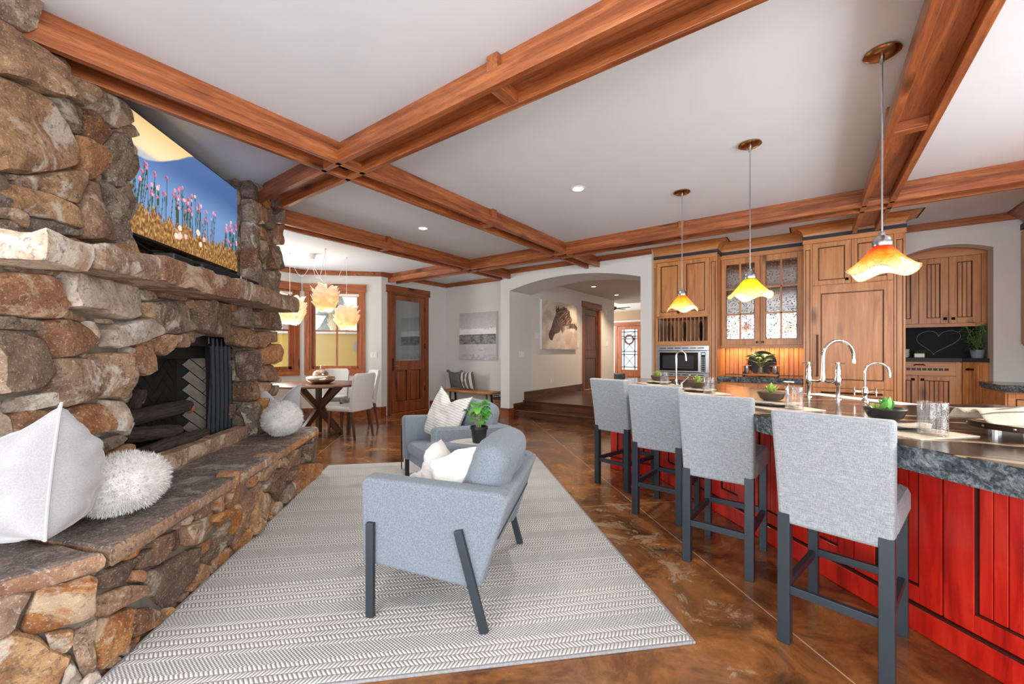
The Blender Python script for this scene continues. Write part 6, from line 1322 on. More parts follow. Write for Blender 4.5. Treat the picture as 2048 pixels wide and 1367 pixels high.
t = thing('leaf_vase', 'clear vase of variegated green leaves on the wooden tray', 'plant', (-.575, 6.64, BC + .033), 0)
MB().lathe([(.03, 0), (.035, .01), (.03, .09), (.026, .09), (.03, .015), (0, .012)], 24).build('vase', M['tumbler'], t, smooth=True)
M['leafv'] = leaf_mat('variegated_leaf', '#2f6b2a', '#5d9a3c', '#c9d7a0'); vm = leaf_mesh('leaf', .15, .085, .3, .15); vm.materials.append(M['leafv'])
for k in range(16):
    a = k * 2.4; p = Vector((.01 * cos(a), .01 * sin(a), .09)); q = Vector((.06 * cos(a), .04 * sin(a), .13 + .008 * k)); MB().tube([(0, 0, .01), tuple(p), tuple(q)], .0025, 5).build('stem', M['stemg'], t); plant_leaf(t, vm, tuple(q), (cos(a), sin(a) - .35, .55), .3 * sin(k * 3), .85 + .02 * (k % 5))
t = thing('open_book', 'open pale napkin-like booklet at the front of the wooden tray', 'book', (-.575, 6.565, BC + .033), 0)
for s in (-1, 1): MB().grid(lambda u, v, s=s: (s * u * .085, (v - .5) * .05, .006 + .014 * sin(u * pi) * (1 - u * .4)), 10, 2).build('page', M['white'], t, smooth=True)
# pantry things
t = thing('planter', 'small white planter with a green grass plant on the pantry counter', 'plant', (1.13, 7.48, PZ), 0); MB().box(-.05, .05, -.03, .03, 0, .055).build('pot', M['porc'], t, bevel=.006); gm = leaf_mesh('leaf', .10, .012, .4, .2, 5, 1); gm.materials.append(M['leafd'])
for k in range(34): a = k * 2.4; plant_leaf(t, gm, (random.Random(k).uniform(-.04, .04), random.Random(k + 50).uniform(-.02, .02), .05), (cos(a), sin(a), 1.2), 0, .9)
for i in range(4): o = bowl('stacked_cup', f'white cup {["at the bottom", "second from the bottom", "third from the bottom", "on top"][i]} of the small stack on the pantry counter', M['porc'], (1.005, 7.46, PZ + i * .026), .036, .032, 'stack of white cups', 'cup')
t = thing('pantry_plant', 'bushy trailing green plant at the right of the pantry counter', 'plant', (1.62, 7.36, PZ), 0); MB().lathe([(0, 0), (.05, 0), (.065, .1), (.06, .1), (0, .09)], 24).build('pot', plain('grey_glass_pot', '#8f9aa0', .2), t, smooth=True)
wm_ = leaf_mesh('leaf', .075, .018, .35, .2, 5, 1); wm_.materials.append(M['leafg']); rq = random.Random(77)
for k in range(22):
    a = rq.uniform(0, 6.28); R_ = rq.uniform(.05, .2); h = rq.uniform(.02, .34); p0 = Vector((0, 0, .1)); p1 = Vector((R_ * .6 * cos(a), R_ * .6 * sin(a), .1 + h)); p2 = Vector((R_ * 1.1 * cos(a), min(.2, R_ * sin(a)), .08 + h * .8))
    if p2.x > .07: p2.x = .07 - (p2.x - .07) * .3; p1.x = min(p1.x, .07)
    MB().tube([p0, p1, p2], .002, 4).build('stem', M['stemg'], t)
    for j in range(9): f = .25 + .75 * j / 8; b = p0.lerp(p1, f * 2) if f < .5 else p1.lerp(p2, f * 2 - 1); aa = rq.uniform(0, 6.28); plant_leaf(t, wm_, tuple(b), (cos(aa) - .4, sin(aa) - .3, rq.uniform(-.3, .8)), 0, rq.uniform(.7, 1.1))

# ------------------------------------------------------------------ art-glass pendants over the island
def shade_mat(name, c1, c2, c3):
    t = NT(name); t.n.remove(t.b); v = t.coord(); vo = t.n.new('ShaderNodeTexVoronoi'); vo.feature = 'DISTANCE_TO_EDGE'; vo.inputs['Scale'].default_value = 34; t.l(v, vo.inputs['Vector']); n = t.noise(v, 14, 4, .6)
    sz = t.n.new('ShaderNodeSeparateXYZ'); t.l(v, sz.inputs[0]); g = t.math('MULTIPLY', t.math('ADD', sz.outputs[2], .15), 1 / .16); g = t.math('ADD', g, t.math('MULTIPLY', t.math('SUBTRACT', n, .5), .5))
    c = t.ramp(g, [(.12, c3), (.5, c2), (.85, c1)]); c = t.mix(t.ramp(vo.outputs['Distance'], [(.0, .7), (.05, 0.0)]), c, c1)
    tl = t.n.new('ShaderNodeBsdfTranslucent'); t.l(c, tl.inputs[0]); d = t.n.new('ShaderNodeBsdfPrincipled'); t.l(c, d.inputs['Base Color']); d.inputs['Roughness'].default_value = .12
    m = t.n.new('ShaderNodeMixShader'); m.inputs[0].default_value = .45; t.l(tl.outputs[0], m.inputs[1]); t.l(d.outputs[0], m.inputs[2]); t.l(m.outputs[0], t.out.inputs[0]); return t.m
def pendant(x, y, label, mat, seed):
    t = thing('pendant_lamp', label, 'pendant lamp', (x, y, 1.80), 0, 'pendants over the island'); top = CEIL - 1.80
    MB().lathe([(0, top), (.075, top - .002), (.078, top - .012), (.06, top - .022), (.02, top - .026), (.0, top - .026)], 32).build('canopy', metal('bronzed_nickel', '#a9835f', .22) if seed else M['bronze'], t, smooth=True)
    MB().lathe([(.010, top - .06), (.010, top - .02)], 12).build('stem', M['steel'], t, smooth=True)
    MB().tube([(0, 0, top - .05), (0, 0, .06)], .0045, 8).build('cord', M['steel'], t, smooth=True)
    MB().lathe([(.005, .075), (.013, .07), (.015, .055), (.035, .04), (.042, .015), (.04, .0), (.03, -.004), (0, -.004)], 28).build('socket_cap', M['steel'], t, smooth=True)
    def wav(i, r, z, a):
        k = i / 9.0; e = max(0, k - .35) / .65; return (r * (1 + .06 * e * sin(4 * a + seed)), z + .020 * e * e * sin(4 * a + seed + 1.2) + .008 * e * sin(2 * a + seed))
    prof = [(.032, 0.0), (.042, -.012), (.055, -.03), (.069, -.048), (.083, -.066), (.097, -.083), (.110, -.099), (.122, -.114), (.133, -.127), (.142, -.137)]
    o = MB().lathe(prof, 64, wav=wav).build('shade', mat, t, smooth=True, angle=180); so = o.modifiers.new('t', 'SOLIDIFY'); so.thickness = .004
    MB().lathe([(0, -.03), (.012, -.032), (.02, -.05), (.022, -.065), (.014, -.082), (0, -.088)], 16).build('bulb', glow('bulb_glow', '#fff0d8', 9.0), t, smooth=True)
    l = bpy.data.lights.new('pendant_light', 'POINT'); l.energy = 9; l.color = (1, .88, .7); l.shadow_soft_size = .03; lo = bpy.data.objects.new('pendant_light', l); COL.objects.link(lo); lo.parent = t; lo.location = (0, 0, -.115)
pendant(.293, 2.852, 'nearest hanging pendant with an orange and cream wavy glass shade', shade_mat('amber_art_glass', '#c8501a', '#f0a040', '#fbe9c4'), 1)
pendant(-.375, 3.527, 'middle hanging pendant with a yellow green wavy glass shade', shade_mat('yellow_green_art_glass', '#b0a81c', '#e3d850', '#f6f0c4'), 2)
pendant(-1.02, 4.192, 'farthest hanging pendant with an amber wavy glass shade', shade_mat('honey_art_glass', '#d98a20', '#f2bb50', '#fae8c0'), 3)
# ------------------------------------------------------------------ door and windows
def cased_door(name, loc, rz, W, Hh, casing=.095, head=.15, wood_='door'):
    """local frame: opening along +x from 0..W, front toward -y, sill at z=0"""
    t = struct(bpy.data.objects.new(name, None)); COL.objects.link(t); t.location = loc; t.rotation_euler = (0, 0, rz); wz, wx = M[wood_ + '_z'], M[wood_ + '_x']
    for x0, x1 in ((-casing + .015, .015), (W - .015, W + casing - .015)): bx('casing', wz, t, x0, x1, -.022, 0, 0, Hh, bevel=.003)
    bx('head_casing', wx, t, -casing - .02, W + casing + .02, -.032, 0, Hh, Hh + head, bevel=.004)
    for x0, x1 in ((0, .03), (W - .03, W)): bx('jamb', wz, t, x0, x1, 0, .13, 0, Hh)
    bx('head_jamb', wx, t, 0, W, 0, .13, Hh - .03, Hh); return t
# half-glazed door: wall faces +x, so local -y -> +x
D1 = cased_door('door_1', (DX, 5.155, 0), radians(90), .93, 2.44, .085, .145)
bx('threshold', M['trim_x'], D1, 0, .93, -.06, .1, 0, .03, bevel=.004)
m = MB(); y0, y1 = .0, .045; X0, X1 = .034, .896
m.box(X0, X0 + .105, y0, y1, .035, 2.405).box(X1 - .105, X1, y0, y1, .035, 2.405).box(X0 + .105, X1 - .105, y0, y1, .035, .25).box(X0 + .105, X1 - .105, y0, y1, .885, 1.075).box(X0 + .105, X1 - .105, y0, y1, 2.31, 2.405).box(.425, .505, y0, y1, .25, .885)
lf = m.build('door_leaf', M['door_z'], D1, bevel=.003)
for a, b in ((X0 + .105, .425), (.505, X1 - .105)): MB().box(a + .035, b - .035, .012, .04, .285, .85).box(a, b, .032, .042, .25, .885).build('panel', M['door_z'], lf, bevel=.008); MB().box(a, a + .008, .01, .04, .25, .885).box(b - .008, b, .01, .04, .25, .885).box(a, b, .01, .04, .25, .258).box(a, b, .01, .04, .877, .885).build('moulding', M['glaze'], lf)  # thin dark strips along the panel edges stand in for recess shade
bx('pane', clear('door_glass_pane', (.55, .62, .66), .30, .06), lf, X0 + .105, X1 - .105, .02, .026, 1.075, 2.31)
for x in (.46, .665): bx('muntin', M['black'], lf, x - .008, x + .008, .028, .038, 1.075, 2.31)
pl = bx('lock_plate', M['bronze'], lf, .05, .085, -.014, 0, .88, 1.13, bevel=.006); MB().tube([(.067, -.01, .975), (.067, -.05, .975), (.10, -.055, .975), (.17, -.05, .97)], .008, 8).build('lever_handle', M['chrome'], pl, smooth=True)
for z in (.42, 1.32, 2.1): MB().lathe([(.011, z), (.011, z + .11)], 10, (X1 + .006, -.012)).build('hinge', M['bronze'], lf)
struct(bx('wall_mudroom', plaster('grey_room_beyond_door', '#8f979b'), None, DX - .75, DX - .65, 5.0, 6.9, 0, CEIL))
# windows: local frame opening along +x, room side -y
def window(name, loc, rz, W, z0, z1, mullx, mullz):
    t = struct(bpy.data.objects.new(name, None)); COL.objects.link(t); t.location = loc; t.rotation_euler = (0, 0, rz); c = .085; wz, wx = M['trim_z'], M['trim_x']
    for a, b in ((-c, 0), (W, W + c)): bx('casing', wz, t, a, b, -.022, 0, z0 - c, z1 + .02, bevel=.003)
    bx('head_casing', wx, t, -c - .02, W + c + .02, -.032, 0, z1, z1 + .145, bevel=.004); bx('sill_casing', wx, t, -c, W + c, -.024, 0, z0 - c, z0, bevel=.003)
    f = .035
    fr = MB().box(0, f, .0, .14, z0, z1).box(W - f, W, .0, .14, z0, z1).box(f, W - f, .0, .14, z0, z0 + f).box(f, W - f, .0, .14, z1 - f, z1).build('frame', wz, t)
    s = .05; MB().box(f, f + s, .05, .1, z0 + f, z1 - f).box(W - f - s, W - f, .05, .1, z0 + f, z1 - f).box(f, W - f, .05, .1, z0 + f, z0 + f + s).box(f, W - f, .05, .1, z1 - f - s, z1 - f).build('sash', wz, t, bevel=.003)
    for x in mullx: bx('muntin', M['trim_z'], t, x - .013, x + .013, .055, .095, z0 + f + s, z1 - f - s)
    for z in mullz: bx('muntin', M['trim_x'], t, f + s, W - f - s, .055, .095, z - .012, z + .012)
    xs = [f + s] + list(mullx) + [W - f - s]; zs = [z0 + f + s] + list(mullz) + [z1 - f - s]
    for i in range(len(xs) - 1):
        for j in range(len(zs) - 1): bx('pane', M['glass'], t, xs[i] + .005, xs[i + 1] - .005, .073, .077, zs[j] + .005, zs[j + 1] - .005)
    bx('blind_roll', M['white'], t, f, W - f, .01, .045, z1 - f - .05, z1 - f, bevel=.004)
    h = MB().lathe([(.025, 0), (.022, .02), (.01, .024)], 12).tube([(0, 0, .022), (.05, 0, .03)], .006, 8); h.v = [(x + W * .68, y + .02, z + z0 + .002) for x, y, z in h.v]; h.build('crank_handle', M['bronze'], t, smooth=True)
    return t
q = .70710678
# bay wall runs from (DX,4.95) toward (-1,-1); local x reversed so room side is -y: start from far end
bx0 = 1.32; window('window_1', (DX - bx0 * q, 4.95 - bx0 * q, 0), R45, .935, .90, 2.41, [.48], [1.66])
window('window_2', (BX, 2.3, 0), radians(90), 1.49, .90, 2.41, [.745], [1.66])
# ------------------------------------------------------------------ outdoors seen through the bay
yl = plaster('yellow_stucco', '#d9b24e')
yw = thing('yellow_house_wall', 'yellow stucco house wall outside the bay window', 'building', (0, 0, 0))
n45 = Vector((-q, q, 0)); a0 = Vector((DX - .66 * q - 1.6 * q, 4.95 - .66 * q + 1.6 * q, 0))
def outb(name, mat, u0, u1, d0, d1, z0, z1, parent):
    """box outside the bay: u along the wall toward the door, d outward"""
    c = a0 + Vector((q, q, 0)) * ((u0 + u1) / 2) + n45 * ((d0 + d1) / 2); return MB().obox((c.x, c.y, (z0 + z1) / 2), (q * (u1 - u0) / 2, q * (u1 - u0) / 2, 0), (-q * (d1 - d0) / 2, q * (d1 - d0) / 2, 0), (0, 0, (z1 - z0) / 2)).build(name, mat, parent)
outb('wall', yl, -3.5, 1.2, .6, .75, -.3, 1.72, yw); outb('wall_return', plaster('ochre_stucco', '#c88f1e'), .28, .42, -.55, .6, -.3, 1.74, yw); outb('sill_board', M['white'], -3.5, .3, .55, .62, 1.70, 1.75, yw)
for u in (-1.3, -.75, -.2, .25): outb('post', wood('grey_siding', '#7a5f50', '#9a8070', '#b59c8c', 'z'), u - .05, u + .05, .6, .7, 1.72, 3.2, yw)
outb('siding', M['trim_z'], .25, 1.4, .5, .6, 1.74, 3.2, yw)
for u in range(9): outb('siding_board', wood('weathered_board', '#8a7464', '#ab9484', '#c4b0a0', 'z') if u == 0 else bpy.data.materials['weathered_board'], -3.2 + u * .2, -3.02 + u * .2, .7, .74, 1.75, 3.4, yw)
outb('fascia', M['trim_x'], -3.5, 1.4, .45, .6, 2.75, 2.95, yw)
tag(MB().lathe([(0, 0), (.10, 0), (.10, .012), (0, .014)], 32).build('wall_plaque', M['steel'], None, smooth=True), 'oval metal plaque on the yellow wall outside', 'plaque')
wp = bpy.data.objects['wall_plaque']; pc = a0 + Vector((q, q, 0)) * -.28 + n45 * .59; wp.matrix_world = Matrix.Translation((pc.x, pc.y, 1.38)) @ Matrix.Rotation(radians(-45), 4, 'Z') @ Matrix.Rotation(radians(-90), 4, 'Y') @ Matrix.Diagonal((1.35, .62, 1, 1))
sb = plain('snow_and_trees_beyond', '#c9d3da', .9, var=.35, vs_=2.5)
struct(bx('ground_entry', plain('snow_entry', '#e8ecef', .9), None, -9, -2, 16.0, 24, -.1, HZ0 - .05)); struct(bx('ground_outside', plain('snow', '#e8ecef', .9), None, -16, -8.4, -2, 12, -.5, -.3))
fr_ = random.Random(8)
for i in range(4):
    t = thing('outdoor_tree', ['snowy fir tree outside beyond the yellow wall', 'snowy fir tree outside, second beyond the yellow wall', 'distant fir tree outside the dining window', 'distant fir tree outside at the far left'][i], 'tree', [(-10.9, 6.4, -.3), (-10.4, 8.1, -.3), (-13, 4.1, -.3), (-12.5, 1.6, -.3)][i], 0, 'fir trees outdoors')
    MB().lathe([(.12, 0), (.05, 3.2)], 8).build('trunk', M['dark_z'], t); 
    for k in range(5): MB().lathe([(1.1 - .2 * k, .8 + .6 * k), (.6 - .1 * k, 1.05 + .6 * k), (.05, 1.7 + .6 * k)], 14).build('boughs', plain('snowy_needles', '#8d9d95', .9, var=.4, vs_=14), t)
# ------------------------------------------------------------------ dining set
M['dtable'] = wood('walnut_table', '#3a1a0c', '#5f3219', '#7d4a28', 'x', rough=.42)
M['dleg'] = wood('walnut_legs', '#2e160b', '#4f2b17', '#6b4025', 'z', rough=.35)
M['dchair'] = fabric('pale_grey_upholstery', '#b1aeab', '#cbc8c4', 320, .9, .0008, .2)
TC = (-6.30, 3.43)
t = thing('dining_table', 'round walnut dining table with crossed legs in the bay', 'table', (*TC, 0), radians(20))
MB().lathe([(0, .725), (.655, .725), (.675, .735), (.675, .752), (.66, .76), (0, .76)], 56).build('table_top', M['dtable'], t, smooth=True)
for a in (0, 90):
    r = radians(a); d = Vector((cos(r), sin(r), 0)); MB().bar(-d * .40 + Vector((0, 0, 0.0)), d * .40 + Vector((0, 0, .725)), .06, .085).build('leg', M['dleg'], t, bevel=.004); MB().bar(d * .40, -d * .40 + Vector((0, 0, .725)), .06, .085).build('leg', M['dleg'], t, bevel=.004)
MB().box(-.035, .035, -.035, .035, 0, .72).build('post', M['dleg'], t, bevel=.004)
t = thing('lidded_jar', 'squat hammered metal jar with a domed lid on the dining table', 'jar', (-6.22, 3.42, .761), 0)
hm = NT('hammered_silver'); hn = hm.noise(hm.coord(), 60, 2); hm.col(hm.ramp(hm.noise(hm.coord(), 5, 3), [(.35, '#b9854f'), (.6, '#d8d0c6')])); hm.set(metal=1.0, rough=.22); hm.bump(hn, .5, .004)
MB().lathe([(0, 0), (.12, 0), (.185, .03), (.215, .07), (.205, .105), (.15, .13), (.115, .137), (.11, .13), (0, .12)], 48).build('bowl', hm.m, t, smooth=True, angle=60)
MB().lathe([(.12, .137), (.115, .15), (.10, .185), (.06, .215), (.02, .228), (0, .23)], 40).build('lid', hm.m, t, smooth=True, angle=60); MB().lathe([(.012, .225), (.016, .24), (.006, .25), (.009, .265), (.004, .285), (0, .285)], 14).build('finial', M['steel'], t, smooth=True)
def dchair():
    t = thing('dining_chair', 'pale upholstered dining chair', 'chair', (0, 0, 0), 0, 'dining chairs around the round table')
    bx('seat', M['dchair'], t, -.225, .225, -.20, .24, .40, .475, bevel=.03)
    b = MB()
    def f(sg):
        def g(u, v):
            a = u * 2 - 1; z = .40 + .55 * v; w_ = .215 + .015 * v - .06 * max(0, v - .9) * 6 * a * a; return (a * w_, -.20 - .12 * v ** 1.3 + sg * (.032 - .008 * v) + .05 * a * a * (.3 + .7 * v), z)
        return g
    b.grid(f(-1), 12, 10); n = len(b.v); b.grid(f(1), 12, 10); b.f = [k if max(k) < n else k[::-1] for k in b.f]
    bm = bmesh.new(); me = b.mesh('tmp2'); bm.from_mesh(me); bmesh.ops.bridge_loops(bm, edges=[e for e in bm.edges if e.is_boundary]); bmesh.ops.recalc_face_normals(bm, faces=bm.faces); m2 = bpy.data.meshes.new('backrest'); bm.to_mesh(m2); bm.free(); m2.polygons.foreach_set('use_smooth', [True] * len(m2.polygons)); m2.set_sharp_from_angle(angle=radians(50)); m2.materials.append(M['dchair'])
    o = link(bpy.data.objects.new('backrest', m2), t); bv = o.modifiers.new('bevel', 'BEVEL'); bv.width = .015; bv.segments = 3; bv.limit_method = 'ANGLE'; bv.angle_limit = radians(50)
    for x, y, dx, dy in ((-.19, -.19, -.01, -.06), (.19, -.19, .01, -.06), (-.19, .19, -.01, .02), (.19, .19, .01, .02)): MB().tube([(x, y, .41), (x + dx, y + dy, 0)], [.026, .016], 4).build('leg', M['dleg'], t)
    return t
def face(dx, dy): return atan2(dy, dx) - pi / 2
dc = dchair(); spots = [((-5.50, 3.47), (-.95, -.30), 'pale grey dining chair nearest the door side of the table, back toward the room'), ((-6.12, 4.02), (-.25, -.97), 'pale dining chair half hidden behind the nearer one, under the bay window'), ((-6.85, 3.98), (.7, -.7), 'pale dining chair on the window side of the round table'), ((-6.35, 2.68), (.05, 1), 'pale dining chair beyond the end of the hearth, lit warm by the chandelier')]
for i, (p, d, lb) in enumerate(spots): o = dc if i == 0 else copy_tree(dc); o.location = (*p, 0); o.rotation_euler = (0, 0, face(*d)); o['label'] = lb
# ------------------------------------------------------------------ crumpled paper chandelier
def paper_mat():
    t = NT('crumpled_paper_shade'); t.n.remove(t.b); v = t.coord(); n = t.noise(v, 9, 4); c = t.ramp(n, [(.3, '#fdf3e0'), (.7, '#fffdf8')]); tl = t.n.new('ShaderNodeBsdfTranslucent'); t.l(c, tl.inputs[0]); d = t.n.new('ShaderNodeBsdfDiffuse'); d.inputs[0].default_value = lin('#efe3cc')
    m = t.n.new('ShaderNodeMixShader'); m.inputs[0].default_value = .25; t.l(tl.outputs[0], m.inputs[1]); t.l(d.outputs[0], m.inputs[2]); t.l(m.outputs[0], t.out.inputs[0]); return t.m
M['paper'] = paper_mat()
CH = thing('paper_chandelier', 'ceiling fixture with white cords and three crumpled paper globe shades over the dining table', 'chandelier', (-6.43, 3.382, CEIL), 0)
MB().lathe([(0, 0), (.062, 0), (.06, -.01), (.045, -.075), (.04, -.08), (0, -.08)], 28).build('canopy', M['white'], CH, smooth=True)
def ruffle(c, seed, R_=.17):
    rr = random.Random(seed); m = MB()
    for k in range(11):
        lat = -0.9 + 1.75 * k / 10 + rr.uniform(-.08, .08); ph = rr.uniform(0, 6.28); tilt = rr.uniform(-.35, .35); wdt = rr.uniform(.07, .11); amp = rr.uniform(.02, .035); base = R_ * cos(lat) ** .6 if abs(lat) < 1.5 else .05
        def f(u, v, lat=lat, ph=ph, tilt=tilt, wdt=wdt, amp=amp, base=base, k=k):
            a = 2 * pi * u * .97 + ph; wob = amp * (sin(3 * a + k * 1.7) + .8 * noise.noise(Vector((cos(a) * 3, sin(a) * 3, k * 2.3 + v))) * 2 + .35 * sin(8 * a + 2 * k + v * 2)) * (.3 + v * 1.1); rad = base * (.82 + .12 * noise.noise(Vector((cos(a) * 2, sin(a) * 2, k)))) + (v - .3) * .06 + wob * .6
            z = R_ * .85 * sin(lat) + (v - .5) * wdt * (1 if lat < .5 else 1.5) + wob * .8 + tilt * .06 * cos(a - ph)
            return (c[0] + rad * cos(a), c[1] + rad * sin(a), c[2] + z)
        m.grid(f, 60, 5)
    return m
for i, (hx, hy, zc, R_) in enumerate(((-6.639, 3.147, 1.90, .23), (-5.918, 3.327, 2.03, .175), (-6.169, 3.828, 1.80, .185))):
    lx, ly = hx + 6.43, hy - 3.382; zz = zc - CEIL; sh = ruffle((lx, ly, zz), 30 + i, R_).build('paper_shade', M['paper'], CH, smooth=True, angle=180)
    MB().lathe([(0, zz + .04), (.03, zz + .03), (.038, zz), (.03, zz - .03), (0, zz - .04)], 16, (lx, ly)).build('bulb', glow('warm_bulb', '#ffd9a0', 14.0), sh, smooth=True)
    mid = Vector((lx * .5, ly * .5, -.38 - .05 * i)); pts = []
    for k in range(17): u = k / 16; pts.append((lx * u, ly * u, -.08 * (1 - u) - (.35 + .06 * i) * 4 * u * (1 - u) * .9 + 0.0))
    MB().tube(pts, .0035, 5).tube([(lx, ly, -.0), (lx, ly, zz + R_ * .5)], .0035, 5).build('cord', M['white'], CH, smooth=True); MB().lathe([(.01, -.02), (.012, 0)], 8, (lx, ly)).build('ceiling_hook', M['white'], CH)
    l = bpy.data.lights.new('chandelier_light', 'POINT'); l.energy = 14; l.color = (1, .84, .58); l.shadow_soft_size = .04; lo = bpy.data.objects.new('chandelier_light', l); COL.objects.link(lo); lo.parent = CH; lo.location = (lx, ly, zz)
# ivy by the far side of the chimney
t = thing('trailing_plant', 'trailing green plant hanging beyond the edge of the chimney', 'plant', (-5.12, 2.18, 0), 0); iv = leaf_mesh('leaf', .07, .045, .3, .2); iv.materials.append(M['leafd']); ri = random.Random(6)
MB().lathe([(0, 0), (.13, 0), (.15, .3), (.14, .3), (0, .26)], 24).build('pot', plain('planter_pot', '#6f6a64', .6), t, smooth=True); MB().tube([(0, 0, .2), (.02, .01, .9), (.0, .02, 1.75)], .012, 6).build('stem', M['stemg'], t, smooth=True)
for k in range(60): z = ri.uniform(.75, 1.8); a = ri.uniform(0, 6.28); plant_leaf(t, iv, (.03 * cos(a), .03 * sin(a), z), (cos(a), sin(a), ri.uniform(-.5, .4)), ri.uniform(-.5, .5), ri.uniform(.8, 1.2))
# ------------------------------------------------------------------ entry corner: painting, bench, pillows, basket
def abstract(u, v):
    n = fbm(u * 9, v * 16, 5, 1.0); fine = fbm(u * 40, v * 60, 3, 4.0); c = mixc(L3('#c9c9ca'), L3('#b3b4b6'), smooth(.6, 1, v) + .3 * n)
    top = .66 + .025 * fbm(u * 22, 1.0, 3)
    if v < top: c = mixc(L3('#f2f2f0'), L3('#d8d8d6'), max(0, n))
    if v < .53: c = mixc(L3('#8e8e90'), L3('#5f6063'), smooth(-.3, .5, n + fine * .5))
    if .52 < v < .54 or .325 < v < .34: c = mixc(c, L3('#3a3a3c'), .7 + .3 * fine)
    if v < .33: c = mixc(L3('#c4c4c6'), L3('#88898c'), max(0, min(1, .35 - v * 2.2 + .9 * n * (1 - abs(u - .5) * 1.5))))
    if fine > .45: c = mixc(c, L3('#efefed'), .5)
    return c
t = thing('abstract_painting', 'grey and white banded abstract canvas on the wall above the bench', 'painting', (-6.315, 6.70, 1.085), 0); bx('canvas', M['white'], t, 0, 1.035, -.045, -.003, 0, 1.02); picture('paint_surface', M['print'], t, (.0, -.0465, 0), (1, 0, 0), (0, 0, 1), 1.035, 1.02, 140, 140, abstract)
t = thing('bench', 'small live-edge wooden bench with black metal legs under the abstract painting', 'bench', (-5.79, 6.44, 0), 0)
m = MB().grid(lambda u, v: (-.66 + 1.32 * u, (-.17 if v == 0 else .17) + .022 * noise.noise(Vector((u * 6, v * 9, 2))) if v in (0, 1) else (-.17 + .34 * v), .455), 24, 4); o = m.build('seat_plank', wood('live_edge_plank', '#8a4a1e', '#b8743a', '#d39a5c', 'x', rough=.35), t, smooth=True); so = o.modifiers.new('t', 'SOLIDIFY'); so.thickness = .045
for x in (-.52, .5):
    for y in (-.12, .12): MB().bar((x + (.04 if y < 0 else -.02), y * 1.15, 0), (x, y * .6, .41), .035, .035).build('leg', M['black'], t, bevel=.003)
M['char'] = fabric('charcoal_canvas', '#5a5a5c', '#747476', 300, .95, .0008, .1)
def striped():
    t = NT('striped_ticking'); s = t.n.new('ShaderNodeSeparateXYZ'); t.l(t.coord(), s.inputs[0]); f = t.math('FRACT', t.math('MULTIPLY', t.math('ADD', s.outputs[0], 2.0), 1 / .118))
    t.col(t.ramp(f, [(0.0, '#5f5e60'), (.36, '#626163'), (.40, '#4c4037'), (.45, '#d9d3c8'), (.62, '#ded8cd'), (.66, '#8b7a6b'), (.72, '#d9d3c8'), (.86, '#d9d3c8'), (.90, '#56565a')], 'CONSTANT')); t.set(rough=.95); return t.m
cp_ = cushion('throw_pillow', 'charcoal grey pillow with pom-pom corners on the bench', M['char'], (-6.22, 6.49, .46), (radians(-13), 0, pi), .40, .40, .14, 3, .02, .008, .12)
for x, z in ((-.2, .39), (.2, .39), (-.2, .01)): MB().lathe([(0, -.035), (.03, -.02), (.036, 0), (.03, .02), (0, .035)], 12, (x, 0)).build('pompom', M['char'], cp_, smooth=True).location = (0, 0, z)
cushion('throw_pillow', 'grey and cream striped pillow beside the charcoal one on the bench', striped(), (-5.86, 6.46, .46), (radians(-12), 0, pi - .1), .42, .40, .16, 9, .03, .01, .10)
t = thing('wicker_basket', 'brown woven basket on the floor at the right end of the bench', 'basket', (-5.02, 6.46, 0), 0)
wk = NT('woven_wicker'); wv = wk.n.new('ShaderNodeTexBrick'); wv.inputs['Scale'].default_value = 26; wv.inputs['Color1'].default_value = lin('#9a7254'); wv.inputs['Color2'].default_value = lin('#7a563d'); wv.inputs['Mortar'].default_value = lin('#2e1d12'); wk.l(wk.coord(kind='Generated'), wv.inputs['Vector']); wk.col(wv.outputs['Color']); wk.set(rough=.8)
for k in range(13): MB().tube([((.145 + .006 * (1 if (j + k) % 2 else -1)) * cos(j * pi / 20), (.12 + .006 * (1 if (j + k) % 2 else -1)) * sin(j * pi / 20), .015 + k * .024) for j in range(40)], .0125, 6, closed=True).build('woven_coil', plain('wicker', '#86634a', .8, var=.35, vs_=40), t, smooth=True)
MB().tube([(.15 * cos(j * pi / 20), .125 * sin(j * pi / 20), .33) for j in range(40)], .016, 6, closed=True).build('rim', plain('dark_wicker_rim', '#4a3323', .8), t, smooth=True); MB().prism([(.13 * cos(j * pi / 10), .105 * sin(j * pi / 10)) for j in range(20)], .002, .012).build('base', plain('wicker_base', '#5a4030', .8), t)
MB().tube([(-.06, -.12, .33), (-.05, -.12, .40), (.05, -.12, .40), (.06, -.12, .33)], .006, 6).build('handle', M['black'], t, smooth=True)
# ------------------------------------------------------------------ hall: horse picture, doors, small fittings
def seg(p, a, b):
    t_ = max(0, min(1, ((p[0] - a[0]) * (b[0] - a[0]) + (p[1] - a[1]) * (b[1] - a[1])) / ((b[0] - a[0]) ** 2 + (b[1] - a[1]) ** 2))); return sqrt((p[0] - a[0] - t_ * (b[0] - a[0])) ** 2 + (p[1] - a[1] - t_ * (b[1] - a[1])) ** 2), t_
def inpoly(p, poly):
    c = False
    for i in range(len(poly)):
        (x1, y1), (x2, y2) = poly[i], poly[(i + 1) % len(poly)]
        if (y1 > p[1]) != (y2 > p[1]) and p[0] < (x2 - x1) * (p[1] - y1) / (y2 - y1) + x1: c = not c
    return c
HEAD = [(.37, .82), (.36, .73), (.30, .62), (.26, .50), (.22, .40), (.17, .32), (.18, .24), (.22, .19), (.27, .19), (.30, .26), (.34, .32), (.40, .34), (.46, .36), (.50, .42), (.55, .52), (.60, .62), (.58, .72), (.48, .80)]
MANE = [(.40, .80), (.44, .84), (.52, .90), (.60, .93), (.68, .90), (.76, .84), (.78, .74), (.84, .68), (.80, .58), (.72, .54), (.60, .54), (.52, .62), (.46, .66), (.42, .72)]
